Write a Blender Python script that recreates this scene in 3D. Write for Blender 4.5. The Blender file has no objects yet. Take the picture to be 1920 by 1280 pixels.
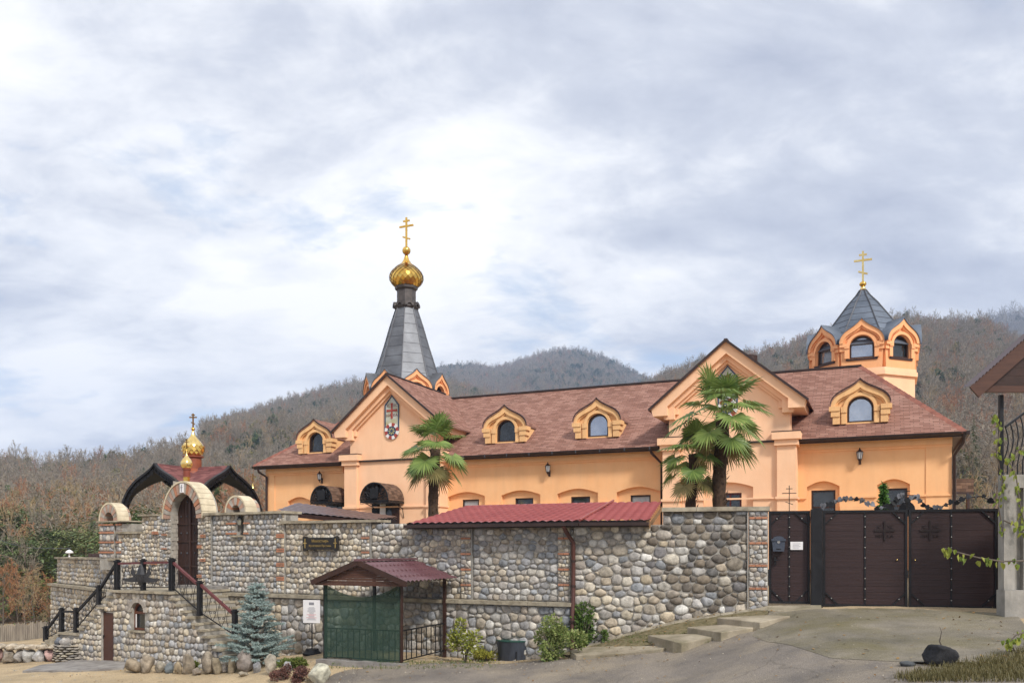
import bpy, math, random
import numpy as np
from math import sin, cos, pi, radians, sqrt, atan2
from mathutils import Matrix, Vector

sc = bpy.context.scene
col = sc.collection
# ---------------------------------------------------------------- camera
CAMH, FPX, HX, HY = 1.6, 1600.0, 960.0, 1030.0
cam_d = bpy.data.cameras.new('camera'); cam = bpy.data.objects.new('camera', cam_d); col.objects.link(cam)
cam.location = (0, 0, CAMH); cam.rotation_euler = (pi/2, 0, 0)
cam_d.lens = 30.0; cam_d.sensor_width = 36.0; cam_d.shift_y = 390/1920
cam_d.clip_start = 0.1; cam_d.clip_end = 9000
sc.camera = cam
# ---------------------------------------------------------------- light
SUN_EL, SUN_AZ = radians(42), radians(148)      # azimuth clockwise from +Y
sun_d = bpy.data.lights.new('sun', 'SUN'); sun_d.energy = 2.9; sun_d.angle = radians(9); sun_d.color = (1, .95, .87)
sun = bpy.data.objects.new('sun', sun_d); col.objects.link(sun)
sd = Vector((sin(SUN_AZ)*cos(SUN_EL), cos(SUN_AZ)*cos(SUN_EL), sin(SUN_EL)))
sun.rotation_euler = sd.to_track_quat('Z', 'Y').to_euler(); sun.location = (0, -20, 60)

world = bpy.data.worlds.new('World'); sc.world = world; world.use_nodes = True
def build_world():
    nt = world.node_tree; nt.nodes.clear(); N = nt.nodes.new; L = nt.links.new
    out = N('ShaderNodeOutputWorld'); bg = N('ShaderNodeBackground'); bg.inputs['Strength'].default_value = 0.1
    sky = N('ShaderNodeTexSky'); sky.sky_type = 'NISHITA'; sky.sun_disc = False
    sky.sun_elevation = SUN_EL; sky.sun_rotation = SUN_AZ; sky.altitude = 300; sky.air_density = 1.0; sky.dust_density = 1.0
    tc = N('ShaderNodeTexCoord'); sep = N('ShaderNodeSeparateXYZ'); L(tc.outputs['Generated'], sep.inputs[0])
    def math_(op, a, b=None, clamp=False):
        m = N('ShaderNodeMath'); m.operation = op; m.use_clamp = clamp
        for i, q in enumerate((a, b)):
            if q is None: continue
            if isinstance(q, (int, float)): m.inputs[i].default_value = q
            else: L(q, m.inputs[i])
        return m.outputs[0]
    zz = math_('ADD', math_('MAXIMUM', sep.outputs[2], 0.0), 0.30)
    comb = N('ShaderNodeCombineXYZ'); L(math_('DIVIDE', sep.outputs[0], zz), comb.inputs[0]); L(math_('DIVIDE', sep.outputs[1], zz), comb.inputs[1])
    mp = N('ShaderNodeMapping'); mp.inputs['Location'].default_value = (CLX, CLY, 0); mp.inputs['Rotation'].default_value = (0, 0, radians(CLR)); mp.inputs['Scale'].default_value = (1.0, 1.45, 1)
    L(comb.outputs[0], mp.inputs[0])
    def noise(scale, det, rough, dist, seed):
        n = N('ShaderNodeTexNoise'); n.noise_dimensions = '4D'; L(mp.outputs[0], n.inputs['Vector'])
        n.inputs['Scale'].default_value = scale; n.inputs['Detail'].default_value = det; n.inputs['Roughness'].default_value = rough
        n.inputs['Distortion'].default_value = dist; n.inputs['W'].default_value = seed
        return n.outputs['Fac']
    def ramp(fac, stops, ip='EASE'):
        r = N('ShaderNodeValToRGB'); L(fac, r.inputs[0]); e = r.color_ramp.elements
        while len(e) < len(stops): e.new(.5)
        for q, (p, c) in zip(e, stops): q.position = p; q.color = (*c, 1)
        r.color_ramp.interpolation = ip
        return r.outputs[0]
    # lit cloud tops against grey-blue cloud bases; billows from ridged detail
    big = noise(1.25, 4, .5, .35, CLW); mid = noise(3.4, 6, .6, .5, CLW+5); fine = noise(9.0, 7, .62, .4, CLW+9)
    f = math_('ADD', math_('ADD', math_('MULTIPLY', big, .58), math_('MULTIPLY', mid, .31)), math_('MULTIPLY', fine, .15))
    body = ramp(f, [(.34, (3.5, 3.8, 4.7)), (.45, (5.4, 5.65, 6.3)), (.52, (7.6, 7.7, 7.95)), (.595, (9.3, 9.2, 9.05))], 'LINEAR')
    gap = ramp(math_('ADD', math_('MULTIPLY', noise(1.7, 5, .55, .4, CLW+20), .8), math_('MULTIPLY', fine, .2)), [(.36, (1, 1, 1)), (.45, (0, 0, 0))], 'LINEAR')
    mx = N('ShaderNodeMix'); mx.data_type = 'RGBA'
    skys = N('ShaderNodeMix'); skys.data_type = 'RGBA'; skys.inputs[0].default_value = .6
    L(sky.outputs[0], skys.inputs[6]); skys.inputs[7].default_value = (4.2, 5.6, 7.6, 1)
    g2 = math_('MULTIPLY', gap, .7)
    L(g2, mx.inputs[0]); L(body, mx.inputs[6]); L(skys.outputs[2], mx.inputs[7])
    L(mx.outputs[2], bg.inputs['Color']); L(bg.outputs[0], out.inputs[0])
CLX, CLY, CLR, CLW = 7.3, 6.1, 30, 70.9
build_world()
sc.view_settings.view_transform = 'Standard'; sc.view_settings.look = 'None'
sc.view_settings.exposure = 0.5; sc.view_settings.gamma = 1.0; sc.view_settings.use_curve_mapping = False
try:
    sc.cycles.use_denoising = True; sc.cycles.max_bounces = 6; sc.cycles.volume_bounces = 0; sc.cycles.transparent_max_bounces = 8
except Exception: pass

# ---------------------------------------------------------------- helpers
def tag(o, label=None, cat=None, group=None, kind=None):
    if label: o['label'] = label
    if cat: o['category'] = cat
    if group: o['group'] = group
    if kind: o['kind'] = kind
    return o
def thing(name, label, cat, frame=None, group=None):
    o = bpy.data.objects.new(name, None); col.objects.link(o); o.empty_display_size = .2
    if frame is not None: o.matrix_basis = frame
    return tag(o, label, cat, group)
def link(name, me, parent=None, frame=None):
    o = bpy.data.objects.new(name, me); col.objects.link(o)
    if parent is not None: o.parent = parent
    if frame is not None: o.matrix_basis = frame
    return o
def copy_tree(o, parent=None):
    c = o.copy(); col.objects.link(c); c.parent = parent
    for ch in list(o.children): copy_tree(ch, c)
    return c
def T(x, y, z, rz=0, s=1):
    return Matrix.Translation((x, y, z)) @ Matrix.Rotation(rz, 4, 'Z') @ Matrix.Scale(s, 4)

class MB:
    def __init__(self, m=None): self.v = []; self.f = []; self.m = m or Matrix()
    def add(self, vs, fs):
        o = len(self.v); self.v += [tuple(self.m @ Vector(p)) for p in vs]; self.f += [tuple(i+o for i in f) for f in fs]; return self
    def box(self, x0, x1, y0, y1, z0, z1):
        return self.add([(x0,y0,z0),(x1,y0,z0),(x1,y1,z0),(x0,y1,z0),(x0,y0,z1),(x1,y0,z1),(x1,y1,z1),(x0,y1,z1)],
                        [(3,2,1,0),(4,5,6,7),(0,1,5,4),(1,2,6,5),(2,3,7,6),(3,0,4,7)])
    def ext(self, pts, y0, y1):            # outline (x,z), anticlockwise seen from -y, extruded from y0 (front) to y1
        n = len(pts)
        return self.add([(x,y0,z) for x,z in pts]+[(x,y1,z) for x,z in pts],
                        [tuple(range(n)), tuple(range(2*n-1,n-1,-1))]+[((i+1)%n,i,i+n,(i+1)%n+n) for i in range(n)])
    def band(self, a, b, y0, y1):          # ring between two equally long open polylines a (outer) and b (inner)
        n = len(a); V = [(x,y0,z) for x,z in a]+[(x,y0,z) for x,z in b]+[(x,y1,z) for x,z in a]+[(x,y1,z) for x,z in b]; F = []
        for i in range(n-1):
            F += [(i,i+n,i+n+1,i+1),(i+2*n,i+1+2*n,i+1+3*n,i+3*n),(i,i+1,i+1+2*n,i+2*n),(i+n+1,i+n,i+3*n,i+1+3*n)]
        F += [(0,2*n,3*n,n),(n-1,2*n-1,4*n-1,3*n-1)]
        return self.add(V, F)
    def tube(self, pts, r, n=6, cap=True):
        pts = [Vector(p) for p in pts]; k = len(pts); rs = r if isinstance(r, (list, tuple)) else [r]*k
        V = []; F = []; up = None
        for i, p in enumerate(pts):
            d = (pts[min(i+1,k-1)]-pts[max(i-1,0)]).normalized()
            if up is None: up = Vector((0,0,1)) if abs(d.z) < .9 else Vector((1,0,0))
            a = d.cross(up)
            a = a.normalized() if a.length > 1e-5 else d.orthogonal().normalized()
            b = a.cross(d).normalized(); up = b
            for j in range(n):
                t = 2*pi*j/n; V.append(tuple(p+(a*cos(t)+b*sin(t))*rs[i]))
        for i in range(k-1):
            for j in range(n): F.append((i*n+j, (i+1)*n+j, (i+1)*n+(j+1)%n, i*n+(j+1)%n))
        if cap: F += [tuple(range(n)), tuple(range(k*n-1, (k-1)*n-1, -1))]
        return self.add(V, F)
    def bar(self, p, q, w=.04, h=None):    # rectangular bar from p to q
        p = Vector(p); q = Vector(q); h = h or w; d = (q-p).normalized()
        up = Vector((0,0,1)) if abs(d.z) < .95 else Vector((0,1,0))
        a = d.cross(up).normalized()*w/2; b = a.cross(d).normalized()*h/2
        V = [tuple(e+s1*a+s2*b) for e in (p,q) for s1,s2 in ((-1,-1),(1,-1),(1,1),(-1,1))]
        return self.add(V, [(0,1,2,3),(7,6,5,4),(0,4,5,1),(1,5,6,2),(2,6,7,3),(3,7,4,0)])
    def lathe(self, prof, n=16, c=(0,0), ph=0):
        V = []; F = []; k = len(prof)
        for r, z in prof:
            for j in range(n):
                t = 2*pi*j/n+ph; V.append((c[0]+r*cos(t), c[1]+r*sin(t), z))
        for i in range(k-1):
            for j in range(n): F.append((i*n+j, i*n+(j+1)%n, (i+1)*n+(j+1)%n, (i+1)*n+j))
        F += [tuple(range(n-1,-1,-1)), tuple(range((k-1)*n, k*n))]
        return self.add(V, F)
    def ball(self, c, r, n=10, sq=1.0):
        return self.lathe([(max(r*sin(pi*i/n), r*.02), c[2]-r*sq*cos(pi*i/n)) for i in range(n+1)], n+2, (c[0], c[1]))
    def mesh(self, name, mat, smooth=False):
        me = bpy.data.meshes.new(name); me.from_pydata(self.v, [], self.f)
        if mat is not None: me.materials.append(mat)
        if smooth: me.polygons.foreach_set('use_smooth', [True]*len(me.polygons))
        me.validate(clean_customdata=False); fix_normals(me); me.update()
        return me
    def build(self, name, mat, parent=None, smooth=False, frame=None, uv=False, sharp=None):
        me = self.mesh(name, mat, smooth)
        if uv: auto_uv(me)
        if sharp is not None:
            me.polygons.foreach_set('use_smooth', [True]*len(me.polygons)); me.set_sharp_from_angle(angle=radians(sharp))
        return link(name, me, parent, frame)
import bmesh
def fix_normals(me):
    bm = bmesh.new(); bm.from_mesh(me); bmesh.ops.recalc_face_normals(bm, faces=bm.faces[:]); bm.to_mesh(me); bm.free()
def auto_uv(me):
    uvl = me.uv_layers.new(name='UVMap')
    for p in me.polygons:
        n = p.normal; t = Vector((0,0,1)).cross(n)
        t = t.normalized() if t.length > 1e-3 else Vector((1,0,0)); b = n.cross(t)
        for li in p.loop_indices:
            co = me.vertices[me.loops[li].vertex_index].co; uvl.data[li].uv = (co.dot(t), co.dot(b))
def np_mesh(name, V, F, mat, smooth=False, colors=None):
    """V (n,3) array, F (m,k) array of equal-size faces; colors per vertex (n,3)"""
    V = np.asarray(V, dtype=np.float32); F = np.asarray(F, dtype=np.int32); me = bpy.data.meshes.new(name)
    m, k = F.shape; me.vertices.add(len(V)); me.vertices.foreach_set('co', V.ravel())
    me.loops.add(m*k); me.loops.foreach_set('vertex_index', F.ravel())
    me.polygons.add(m); me.polygons.foreach_set('loop_start', np.arange(0, m*k, k, dtype=np.int32))
    if smooth: me.polygons.foreach_set('use_smooth', np.ones(m, dtype=bool))
    me.update(calc_edges=True)
    if colors is not None:
        a = me.color_attributes.new('Col', 'FLOAT_COLOR', 'POINT'); c = np.ones((len(V), 4), dtype=np.float32); c[:, :3] = colors; a.data.foreach_set('color', c.ravel())
    me.materials.append(mat); return me

# pixel geometry of the photograph -> metres
def pt(x, y, Y): return Vector(((x-HX)/FPX*Y, Y, CAMH+(HY-y)/FPX*Y))
class Plane:
    """vertical plane through O (plan), running to the right and turned a degrees towards the camera; local x along it, y into depth"""
    def __init__(self, O, a):
        self.O = O; self.a = radians(a); self.c = cos(self.a); self.s = sin(self.a)
        self.F = T(O[0], O[1], 0, -self.a)
    def Y(self, px, off=0):
        r = (px-HX)/FPX; D = self.O[0]*self.s+self.O[1]*self.c+off
        return D/(self.c+self.s*r)
    def x(self, px, off=0):
        Y = self.Y(px, off); X = (px-HX)/FPX*Y
        return (X-self.O[0])*self.c-(Y-self.O[1])*self.s
    def z(self, px, py, off=0): return CAMH+(HY-py)/FPX*self.Y(px, off)
    def world(self, x, y, z=0): return self.F @ Vector((x, y, z))

# ---------------------------------------------------------------- materials
def mat(name, c1, c2=None, scale=4.0, rough=.75, metal=0.0, bump=0.0, bscale=None, detail=5, spec=.35, stretch=None, contrast=(.35,.65), uv=False, extra=None):
    m = bpy.data.materials.new(name); m.use_nodes = True; nt = m.node_tree; N = nt.nodes.new; L = nt.links.new
    b = nt.nodes['Principled BSDF']; b.inputs['Roughness'].default_value = rough; b.inputs['Metallic'].default_value = metal; b.inputs['Specular IOR Level'].default_value = spec
    tc = N('ShaderNodeTexCoord'); src = tc.outputs['UV' if uv else 'Object']
    if stretch:
        mp = N('ShaderNodeMapping'); mp.inputs['Scale'].default_value = stretch; L(src, mp.inputs[0]); src = mp.outputs[0]
    n = N('ShaderNodeTexNoise'); n.inputs['Scale'].default_value = scale; n.inputs['Detail'].default_value = detail; n.inputs['Roughness'].default_value = .6; L(src, n.inputs['Vector'])
    r = N('ShaderNodeValToRGB'); L(n.outputs['Fac'], r.inputs[0]); c2 = c2 or tuple(k*.8 for k in c1)
    e = r.color_ramp.elements; e[0].position = contrast[0]; e[1].position = contrast[1]; e[0].color = (*c2, 1); e[1].color = (*c1, 1)
    L(r.outputs[0], b.inputs['Base Color'])
    if bump:
        n2 = N('ShaderNodeTexNoise'); n2.inputs['Scale'].default_value = bscale or scale*4; n2.inputs['Detail'].default_value = 4; L(src, n2.inputs['Vector'])
        bp = N('ShaderNodeBump'); bp.inputs['Strength'].default_value = bump; bp.inputs['Distance'].default_value = .02; L(n2.outputs['Fac'], bp.inputs['Height']); L(bp.outputs[0], b.inputs['Normal'])
    if extra: extra(nt, b, r, tc)
    return m
def stain(amount=.35, scale=1.2, tint=(.25,.2,.16), vstretch=(2.5,2.5,.35)):
    def fn(nt, b, r, tc):
        N = nt.nodes.new; L = nt.links.new
        mp = N('ShaderNodeMapping'); mp.inputs['Scale'].default_value = vstretch; L(tc.outputs['Object'], mp.inputs[0])
        n = N('ShaderNodeTexNoise'); n.inputs['Scale'].default_value = scale; n.inputs['Detail'].default_value = 8; n.inputs['Roughness'].default_value = .65; L(mp.outputs[0], n.inputs['Vector'])
        q = N('ShaderNodeMapRange'); q.inputs[1].default_value = .45; q.inputs[2].default_value = .68; q.inputs[3].default_value = 0; q.inputs[4].default_value = amount; L(n.outputs['Fac'], q.inputs[0])
        mx = N('ShaderNodeMix'); mx.data_type = 'RGBA'; L(q.outputs[0], mx.inputs[0]); L(r.outputs[0], mx.inputs[6]); mx.inputs[7].default_value = (*tint, 1)
        L(mx.outputs[2], b.inputs['Base Color'])
    return fn
def col_mat(name, rough=.8, bump=.25, bscale=30, var=.35, nscale=14):
    """base colour from the vertex colour 'Col' (each stone's own colour) with mineral mottling"""
    m = bpy.data.materials.new(name); m.use_nodes = True; nt = m.node_tree; N = nt.nodes.new; L = nt.links.new
    b = nt.nodes['Principled BSDF']; b.inputs['Roughness'].default_value = rough; b.inputs['Specular IOR Level'].default_value = .3
    a = N('ShaderNodeAttribute'); a.attribute_name = 'Col'; tc = N('ShaderNodeTexCoord')
    geo = N('ShaderNodeNewGeometry'); n = N('ShaderNodeTexNoise'); n.inputs['Scale'].default_value = nscale; n.inputs['Detail'].default_value = 6; n.inputs['Roughness'].default_value = .65; L(geo.outputs['Position'], n.inputs['Vector'])
    q = N('ShaderNodeMapRange'); q.inputs[1].default_value = .3; q.inputs[2].default_value = .7; q.inputs[3].default_value = 1-var; q.inputs[4].default_value = 1+var*.7; L(n.outputs['Fac'], q.inputs[0])
    mx = N('ShaderNodeMix'); mx.data_type = 'RGBA'; mx.blend_type = 'MULTIPLY'; mx.inputs[0].default_value = 1; L(a.outputs['Color'], mx.inputs[6]); L(q.outputs[0], mx.inputs[7]); L(mx.outputs[2], b.inputs['Base Color'])
    n2 = N('ShaderNodeTexNoise'); n2.inputs['Scale'].default_value = bscale; n2.inputs['Detail'].default_value = 4; L(geo.outputs['Position'], n2.inputs['Vector'])
    bp = N('ShaderNodeBump'); bp.inputs['Strength'].default_value = bump; bp.inputs['Distance'].default_value = .02; L(n2.outputs['Fac'], bp.inputs['Height']); L(bp.outputs[0], b.inputs['Normal'])
    return m
def shingle_mat(name, ca, cb, cc, w=.34, h=.145, moss=.25):
    m = bpy.data.materials.new(name); m.use_nodes = True; nt = m.node_tree; N = nt.nodes.new; L = nt.links.new
    b = nt.nodes['Principled BSDF']; b.inputs['Roughness'].default_value = .9; b.inputs['Specular IOR Level'].default_value = .2
    uv = N('ShaderNodeUVMap'); uv.uv_map = 'UVMap'
    br = N('ShaderNodeTexBrick'); L(uv.outputs[0], br.inputs['Vector']); br.offset = .37; br.inputs['Scale'].default_value = 1.0
    br.inputs['Brick Width'].default_value = w; br.inputs['Row Height'].default_value = h; br.inputs['Mortar Size'].default_value = .006; br.inputs['Mortar Smooth'].default_value = .1; br.inputs['Bias'].default_value = 0
    br.inputs['Color1'].default_value = (0,0,0,1); br.inputs['Color2'].default_value = (1,1,1,1); br.inputs['Mortar'].default_value = (.5,.5,.5,1)
    r = N('ShaderNodeValToRGB'); L(br.outputs['Color'], r.inputs[0]); e = r.color_ramp.elements; e.new(.5)
    for q, p, c in zip(e, (0, .5, 1), (ca, cb, cc)): q.position = p; q.color = (*c, 1)
    # row edge: darker lip line at the bottom of every course
    sp = N('ShaderNodeSeparateXYZ'); L(uv.outputs[0], sp.inputs[0])
    dv = N('ShaderNodeMath'); dv.operation = 'DIVIDE'; L(sp.outputs[1], dv.inputs[0]); dv.inputs[1].default_value = h
    fr = N('ShaderNodeMath'); fr.operation = 'FRACT'; L(dv.outputs[0], fr.inputs[0])
    n = N('ShaderNodeTexNoise'); n.inputs['Scale'].default_value = .55; n.inputs['Detail'].default_value = 7; n.inputs['Roughness'].default_value = .65; L(uv.outputs[0], n.inputs['Vector'])
    q = N('ShaderNodeMapRange'); q.inputs[1].default_value = .52; q.inputs[2].default_value = .75; q.inputs[3].default_value = 0; q.inputs[4].default_value = moss; L(n.outputs['Fac'], q.inputs[0])
    mx = N('ShaderNodeMix'); mx.data_type = 'RGBA'; L(q.outputs[0], mx.inputs[0]); L(r.outputs[0], mx.inputs[6]); mx.inputs[7].default_value = (.10,.075,.06,1)
    mo = N('ShaderNodeMix'); mo.data_type = 'RGBA'; L(br.outputs['Fac'], mo.inputs[0]); L(mx.outputs[2], mo.inputs[6]); mo.inputs[7].default_value = (.07,.04,.035,1)
    L(mo.outputs[2], b.inputs['Base Color'])
    hgt = N('ShaderNodeMath'); hgt.operation = 'SUBTRACT'; hgt.inputs[0].default_value = 1; L(fr.outputs[0], hgt.inputs[1])
    bp = N('ShaderNodeBump'); bp.inputs['Strength'].default_value = .9; bp.inputs['Distance'].default_value = .03; L(hgt.outputs[0], bp.inputs['Height']); L(bp.outputs[0], b.inputs['Normal'])
    return m
def leaf_mat(name, c1, c2, trans=.25, rough=.55, objrand=True, c3=None):
    m = bpy.data.materials.new(name); m.use_nodes = True; nt = m.node_tree; N = nt.nodes.new; L = nt.links.new
    b = nt.nodes['Principled BSDF']; b.inputs['Roughness'].default_value = rough; b.inputs['Specular IOR Level'].default_value = .3
    g = N('ShaderNodeNewGeometry'); oi = N('ShaderNodeObjectInfo')
    ad = N('ShaderNodeMath'); ad.operation = 'ADD'; L(g.outputs['Random Per Island'], ad.inputs[0]); L(oi.outputs['Random'], ad.inputs[1])
    fr = N('ShaderNodeMath'); fr.operation = 'MULTIPLY'; L(ad.outputs[0], fr.inputs[0]); fr.inputs[1].default_value = .5
    r = N('ShaderNodeValToRGB'); L(fr.outputs[0], r.inputs[0]); e = r.color_ramp.elements; e[0].position = .15; e[1].position = .85; e[0].color = (*c1,1); e[1].color = (*c2,1)
    if c3: k = e.new(.93); k.color = (*c3,1)
    L(r.outputs[0], b.inputs['Base Color'])
    if trans:
        tr = N('ShaderNodeBsdfTranslucent'); L(r.outputs[0], tr.inputs[0]); ms = N('ShaderNodeMixShader'); ms.inputs[0].default_value = trans
        L(b.outputs[0], ms.inputs[1]); L(tr.outputs[0], ms.inputs[2]); L(ms.outputs[0], nt.nodes['Material Output'].inputs[0])
    return m
def grain(inner=None, scale=70, amt=.35, crack=0.0):
    """fine aggregate speckle (and hairline cracks) on top of another colour"""
    def fn(nt, b, r, tc):
        if inner: inner(nt, b, r, tc)
        N = nt.nodes.new; L = nt.links.new; src = b.inputs['Base Color'].links[0].from_socket
        n = N('ShaderNodeTexNoise'); n.inputs['Scale'].default_value = scale; n.inputs['Detail'].default_value = 3; L(tc.outputs['Object'], n.inputs['Vector'])
        q = N('ShaderNodeMapRange'); q.inputs[1].default_value = .3; q.inputs[2].default_value = .7; q.inputs[3].default_value = 1-amt; q.inputs[4].default_value = 1+amt; L(n.outputs['Fac'], q.inputs[0])
        mx = N('ShaderNodeMix'); mx.data_type = 'RGBA'; mx.blend_type = 'MULTIPLY'; mx.inputs[0].default_value = 1; L(src, mx.inputs[6]); L(q.outputs[0], mx.inputs[7]); o = mx.outputs[2]
        if crack:
            w = N('ShaderNodeTexNoise'); w.inputs['Scale'].default_value = 1.5; w.inputs['Detail'].default_value = 6; L(tc.outputs['Object'], w.inputs['Vector'])
            ad = N('ShaderNodeMix'); ad.data_type = 'RGBA'; ad.blend_type = 'LINEAR_LIGHT'; ad.inputs[0].default_value = .25; L(tc.outputs['Object'], ad.inputs[6]); L(w.outputs['Color'], ad.inputs[7])
            v = N('ShaderNodeTexVoronoi'); v.feature = 'DISTANCE_TO_EDGE'; v.inputs['Scale'].default_value = .42; L(ad.outputs[2], v.inputs['Vector'])
            k = N('ShaderNodeMapRange'); k.inputs[1].default_value = .0; k.inputs[2].default_value = .008; k.inputs[3].default_value = crack; k.inputs[4].default_value = 0; L(v.outputs['Distance'], k.inputs[0])
            m2 = N('ShaderNodeMix'); m2.data_type = 'RGBA'; L(k.outputs[0], m2.inputs[0]); L(o, m2.inputs[6]); m2.inputs[7].default_value = (.05,.045,.035,1); o = m2.outputs[2]
        L(o, b.inputs['Base Color'])
    return fn
M = {}
M['wall'] = mat('orange_stucco', (.90,.51,.255), (.87,.465,.22), 1.3, .9, bump=.12, bscale=60, extra=stain(.2, 1.1, (.56,.31,.17), (2,2,.3)))
M['gable'] = mat('peach_stucco', (.93,.585,.37), (.90,.54,.33), 1.3, .9, bump=.12, bscale=60, extra=stain(.18, 1.1, (.60,.37,.24), (2,2,.3)))
M['ochre'] = mat('ochre_stucco', (.86,.53,.255), (.80,.47,.215), 2.5, .9, bump=.12, bscale=60, extra=stain(.3, 1.5, (.36,.22,.12)))
M['tower'] = mat('tower_stucco', (.90,.46,.225), (.86,.42,.195), 1.6, .9, bump=.12, bscale=60, extra=stain(.18, 1.0, (.5,.26,.14)))
M['shingle'] = shingle_mat('red_shingle', (.20,.096,.071), (.27,.138,.104), (.34,.188,.145), .30, .125)
M['shingle2'] = shingle_mat('plum_shingle', (.10,.035,.035), (.17,.06,.058), (.24,.10,.09), .3, .13, .1)
M['gutter'] = mat('brown_gutter', (.045,.026,.022), (.03,.018,.016), 3, .4)
M['frame'] = mat('brown_frame', (.05,.022,.016), (.03,.014,.01), 5, .45)
M['zinc'] = mat('dark_zinc', (.17,.18,.2), (.085,.088,.1), 1.1, .5, metal=.35, bump=.12, bscale=9, detail=9, contrast=(.3,.7))
M['bluezinc'] = mat('blue_zinc', (.17,.2,.25), (.09,.11,.145), 1.1, .45, metal=.35, bump=.12, bscale=9, detail=9, contrast=(.3,.7))
M['seam'] = mat('zinc_seam', (.09,.095,.11), (.06,.06,.07), 3, .5, metal=.3)
M['neck'] = mat('brown_zinc', (.12,.105,.1), (.06,.052,.05), 2, .55, metal=.3)
M['gold'] = mat('gold_leaf', (.83,.53,.13), (.62,.36,.07), 3, .2, metal=1.0, bump=.05, bscale=12)
M['palegold'] = mat('pale_gold', (.92,.70,.30), (.8,.55,.18), 3, .22, metal=1.0)
M['glass'] = mat('dark_glass', (.025,.03,.034), (.015,.018,.02), 2, .06, spec=.8)
M['glasslit'] = mat('reflecting_glass', (.55,.58,.62), (.42,.45,.5), 1, .03, metal=.75, spec=.9)
M['curtain'] = mat('pale_curtain', (.5,.5,.5), (.3,.31,.33), 20, .6, stretch=(3,3,.15))
M['black'] = mat('black_iron', (.018,.018,.02), (.01,.01,.012), 6, .45, metal=.2)
M['plum_rail'] = mat('plum_rail', (.14,.04,.042), (.09,.028,.03), 5, .4)
M['mortar'] = mat('grey_mortar', (.40,.375,.335), (.27,.25,.22), 5, .95, bump=.5, bscale=40)
M['coping'] = mat('weathered_coping', (.42,.37,.28), (.20,.17,.125), 3.5, .9, bump=.4, bscale=25, detail=8)
M['cream'] = mat('cream_slab', (.66,.575,.42), (.50,.425,.30), 4, .8, bump=.25)
M['brick'] = mat('orange_brick', (.46,.20,.115), (.32,.16,.10), 9, .9, bump=.4, bscale=30)
M['stone'] = col_mat('river_stone', .85, .45, 22, .5, 11)
M['rock'] = col_mat('rough_rock', .92, 1.0, 11, .65, 6)
M['darkwood'] = mat('dark_door_wood', (.048,.022,.016), (.026,.012,.009), 5, .6, stretch=(6,6,.5), bump=.25, bscale=12)
M['gate'] = mat('plum_gate_board', (.043,.022,.021), (.026,.014,.014), 3, .5, stretch=(.35,3,9), bump=.2, bscale=8, contrast=(.3,.75))
M['redtile'] = mat('red_metal_tile', (.30,.072,.068), (.24,.052,.052), 1.5, .35, spec=.5)
M['plumtile'] = mat('plum_metal_tile', (.135,.065,.072), (.105,.046,.053), 1.5, .33, spec=.5)
M['browntile'] = mat('brown_metal_tile', (.075,.036,.034), (.055,.026,.025), 1.5, .35, spec=.5)
M['brownwood'] = mat('brown_board', (.085,.037,.024), (.06,.025,.017), 4, .6, stretch=(.6,6,6), bump=.1)
M['rawwood'] = mat('raw_pine', (.30,.175,.085), (.2,.11,.05), 5, .7, stretch=(1,6,6))
M['paper'] = mat('white_paper', (.78,.76,.76), (.72,.7,.71), 3, .6)
M['ink'] = mat('grey_ink', (.25,.25,.28), None, 3, .7)
M['redink'] = mat('red_ink', (.55,.12,.14), None, 3, .7)
M['concrete'] = mat('grey_concrete', (.36,.34,.31), (.23,.22,.2), 2.5, .9, bump=.3, bscale=25, detail=9, extra=stain(.5, 1.5, (.13,.125,.11)))
M['fibre'] = mat('palm_fibre', (.085,.05,.03), (.035,.022,.014), 14, .95, bump=.8, bscale=30)
M['bark'] = mat('grey_bark', (.16,.13,.105), (.085,.07,.058), 6, .95, bump=.3)
M['twig'] = mat('bare_twig', (.20,.145,.11), (.13,.095,.075), 2, .95)
M['slate'] = mat('slate_slab', (.30,.28,.26), (.17,.155,.145), 3, .8, bump=.3)
M['tub'] = mat('dark_blue_tub', (.05,.058,.075), (.03,.034,.045), 4, .45, stretch=(2,2,.4))
M['tubrim'] = mat('green_rim', (.03,.09,.07), None, 4, .4)
M['soil'] = mat('dark_soil', (.22,.175,.10), (.10,.09,.04), 9, .95, bump=.8)
# ================================================================ GROUND
_cp = []
for x, y, Y in [(1440,1141,18.6),(1530,1141,18.1),(1700,1142,17.5),(1875,1146,17.0),(1500,1200,15.0),(1750,1200,14.4),(1500,1280,12.6),(1800,1280,11.0),(1900,1230,12.5),
                (1250,1172,19.1),(1265,1214,17.5),(1345,1197,17.3),(1425,1182,17.0),(1250,1280,15.0),(1075,1222,19.6),(1075,1234,18.3),(970,1239,20.0),(1000,1280,16.6),
                (840,1232,20.9),(752,1243,18.95),(610,1237,19.6),(560,1228,22.6),(700,1280,17.3),(600,1275,18.6),(440,1240,23.0),(300,1262,21.6),(200,1238,24.4),(0,1240,25.5),
                (100,1280,20.6),(400,1280,20.0),(80,1203,28.5),(0,1203,31.0),(-300,1240,27)]:
    p = pt(x, y, Y); _cp.append((p.x, p.y, p.z))
_cp += [(0,0,-.25),(10,2,.1),(-14,4,-1.5),(-30,10,-2.2),(20,8,.3),(22,20,.8),(-30,35,-2.4),(-20,45,-2.5),(0,10,-.95),(-8,10,-1.5)]
_cp = np.array(_cp)
def _tps(d): return np.where(d > 1e-9, d*d*np.log(np.maximum(d, 1e-9)), 0)
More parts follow.
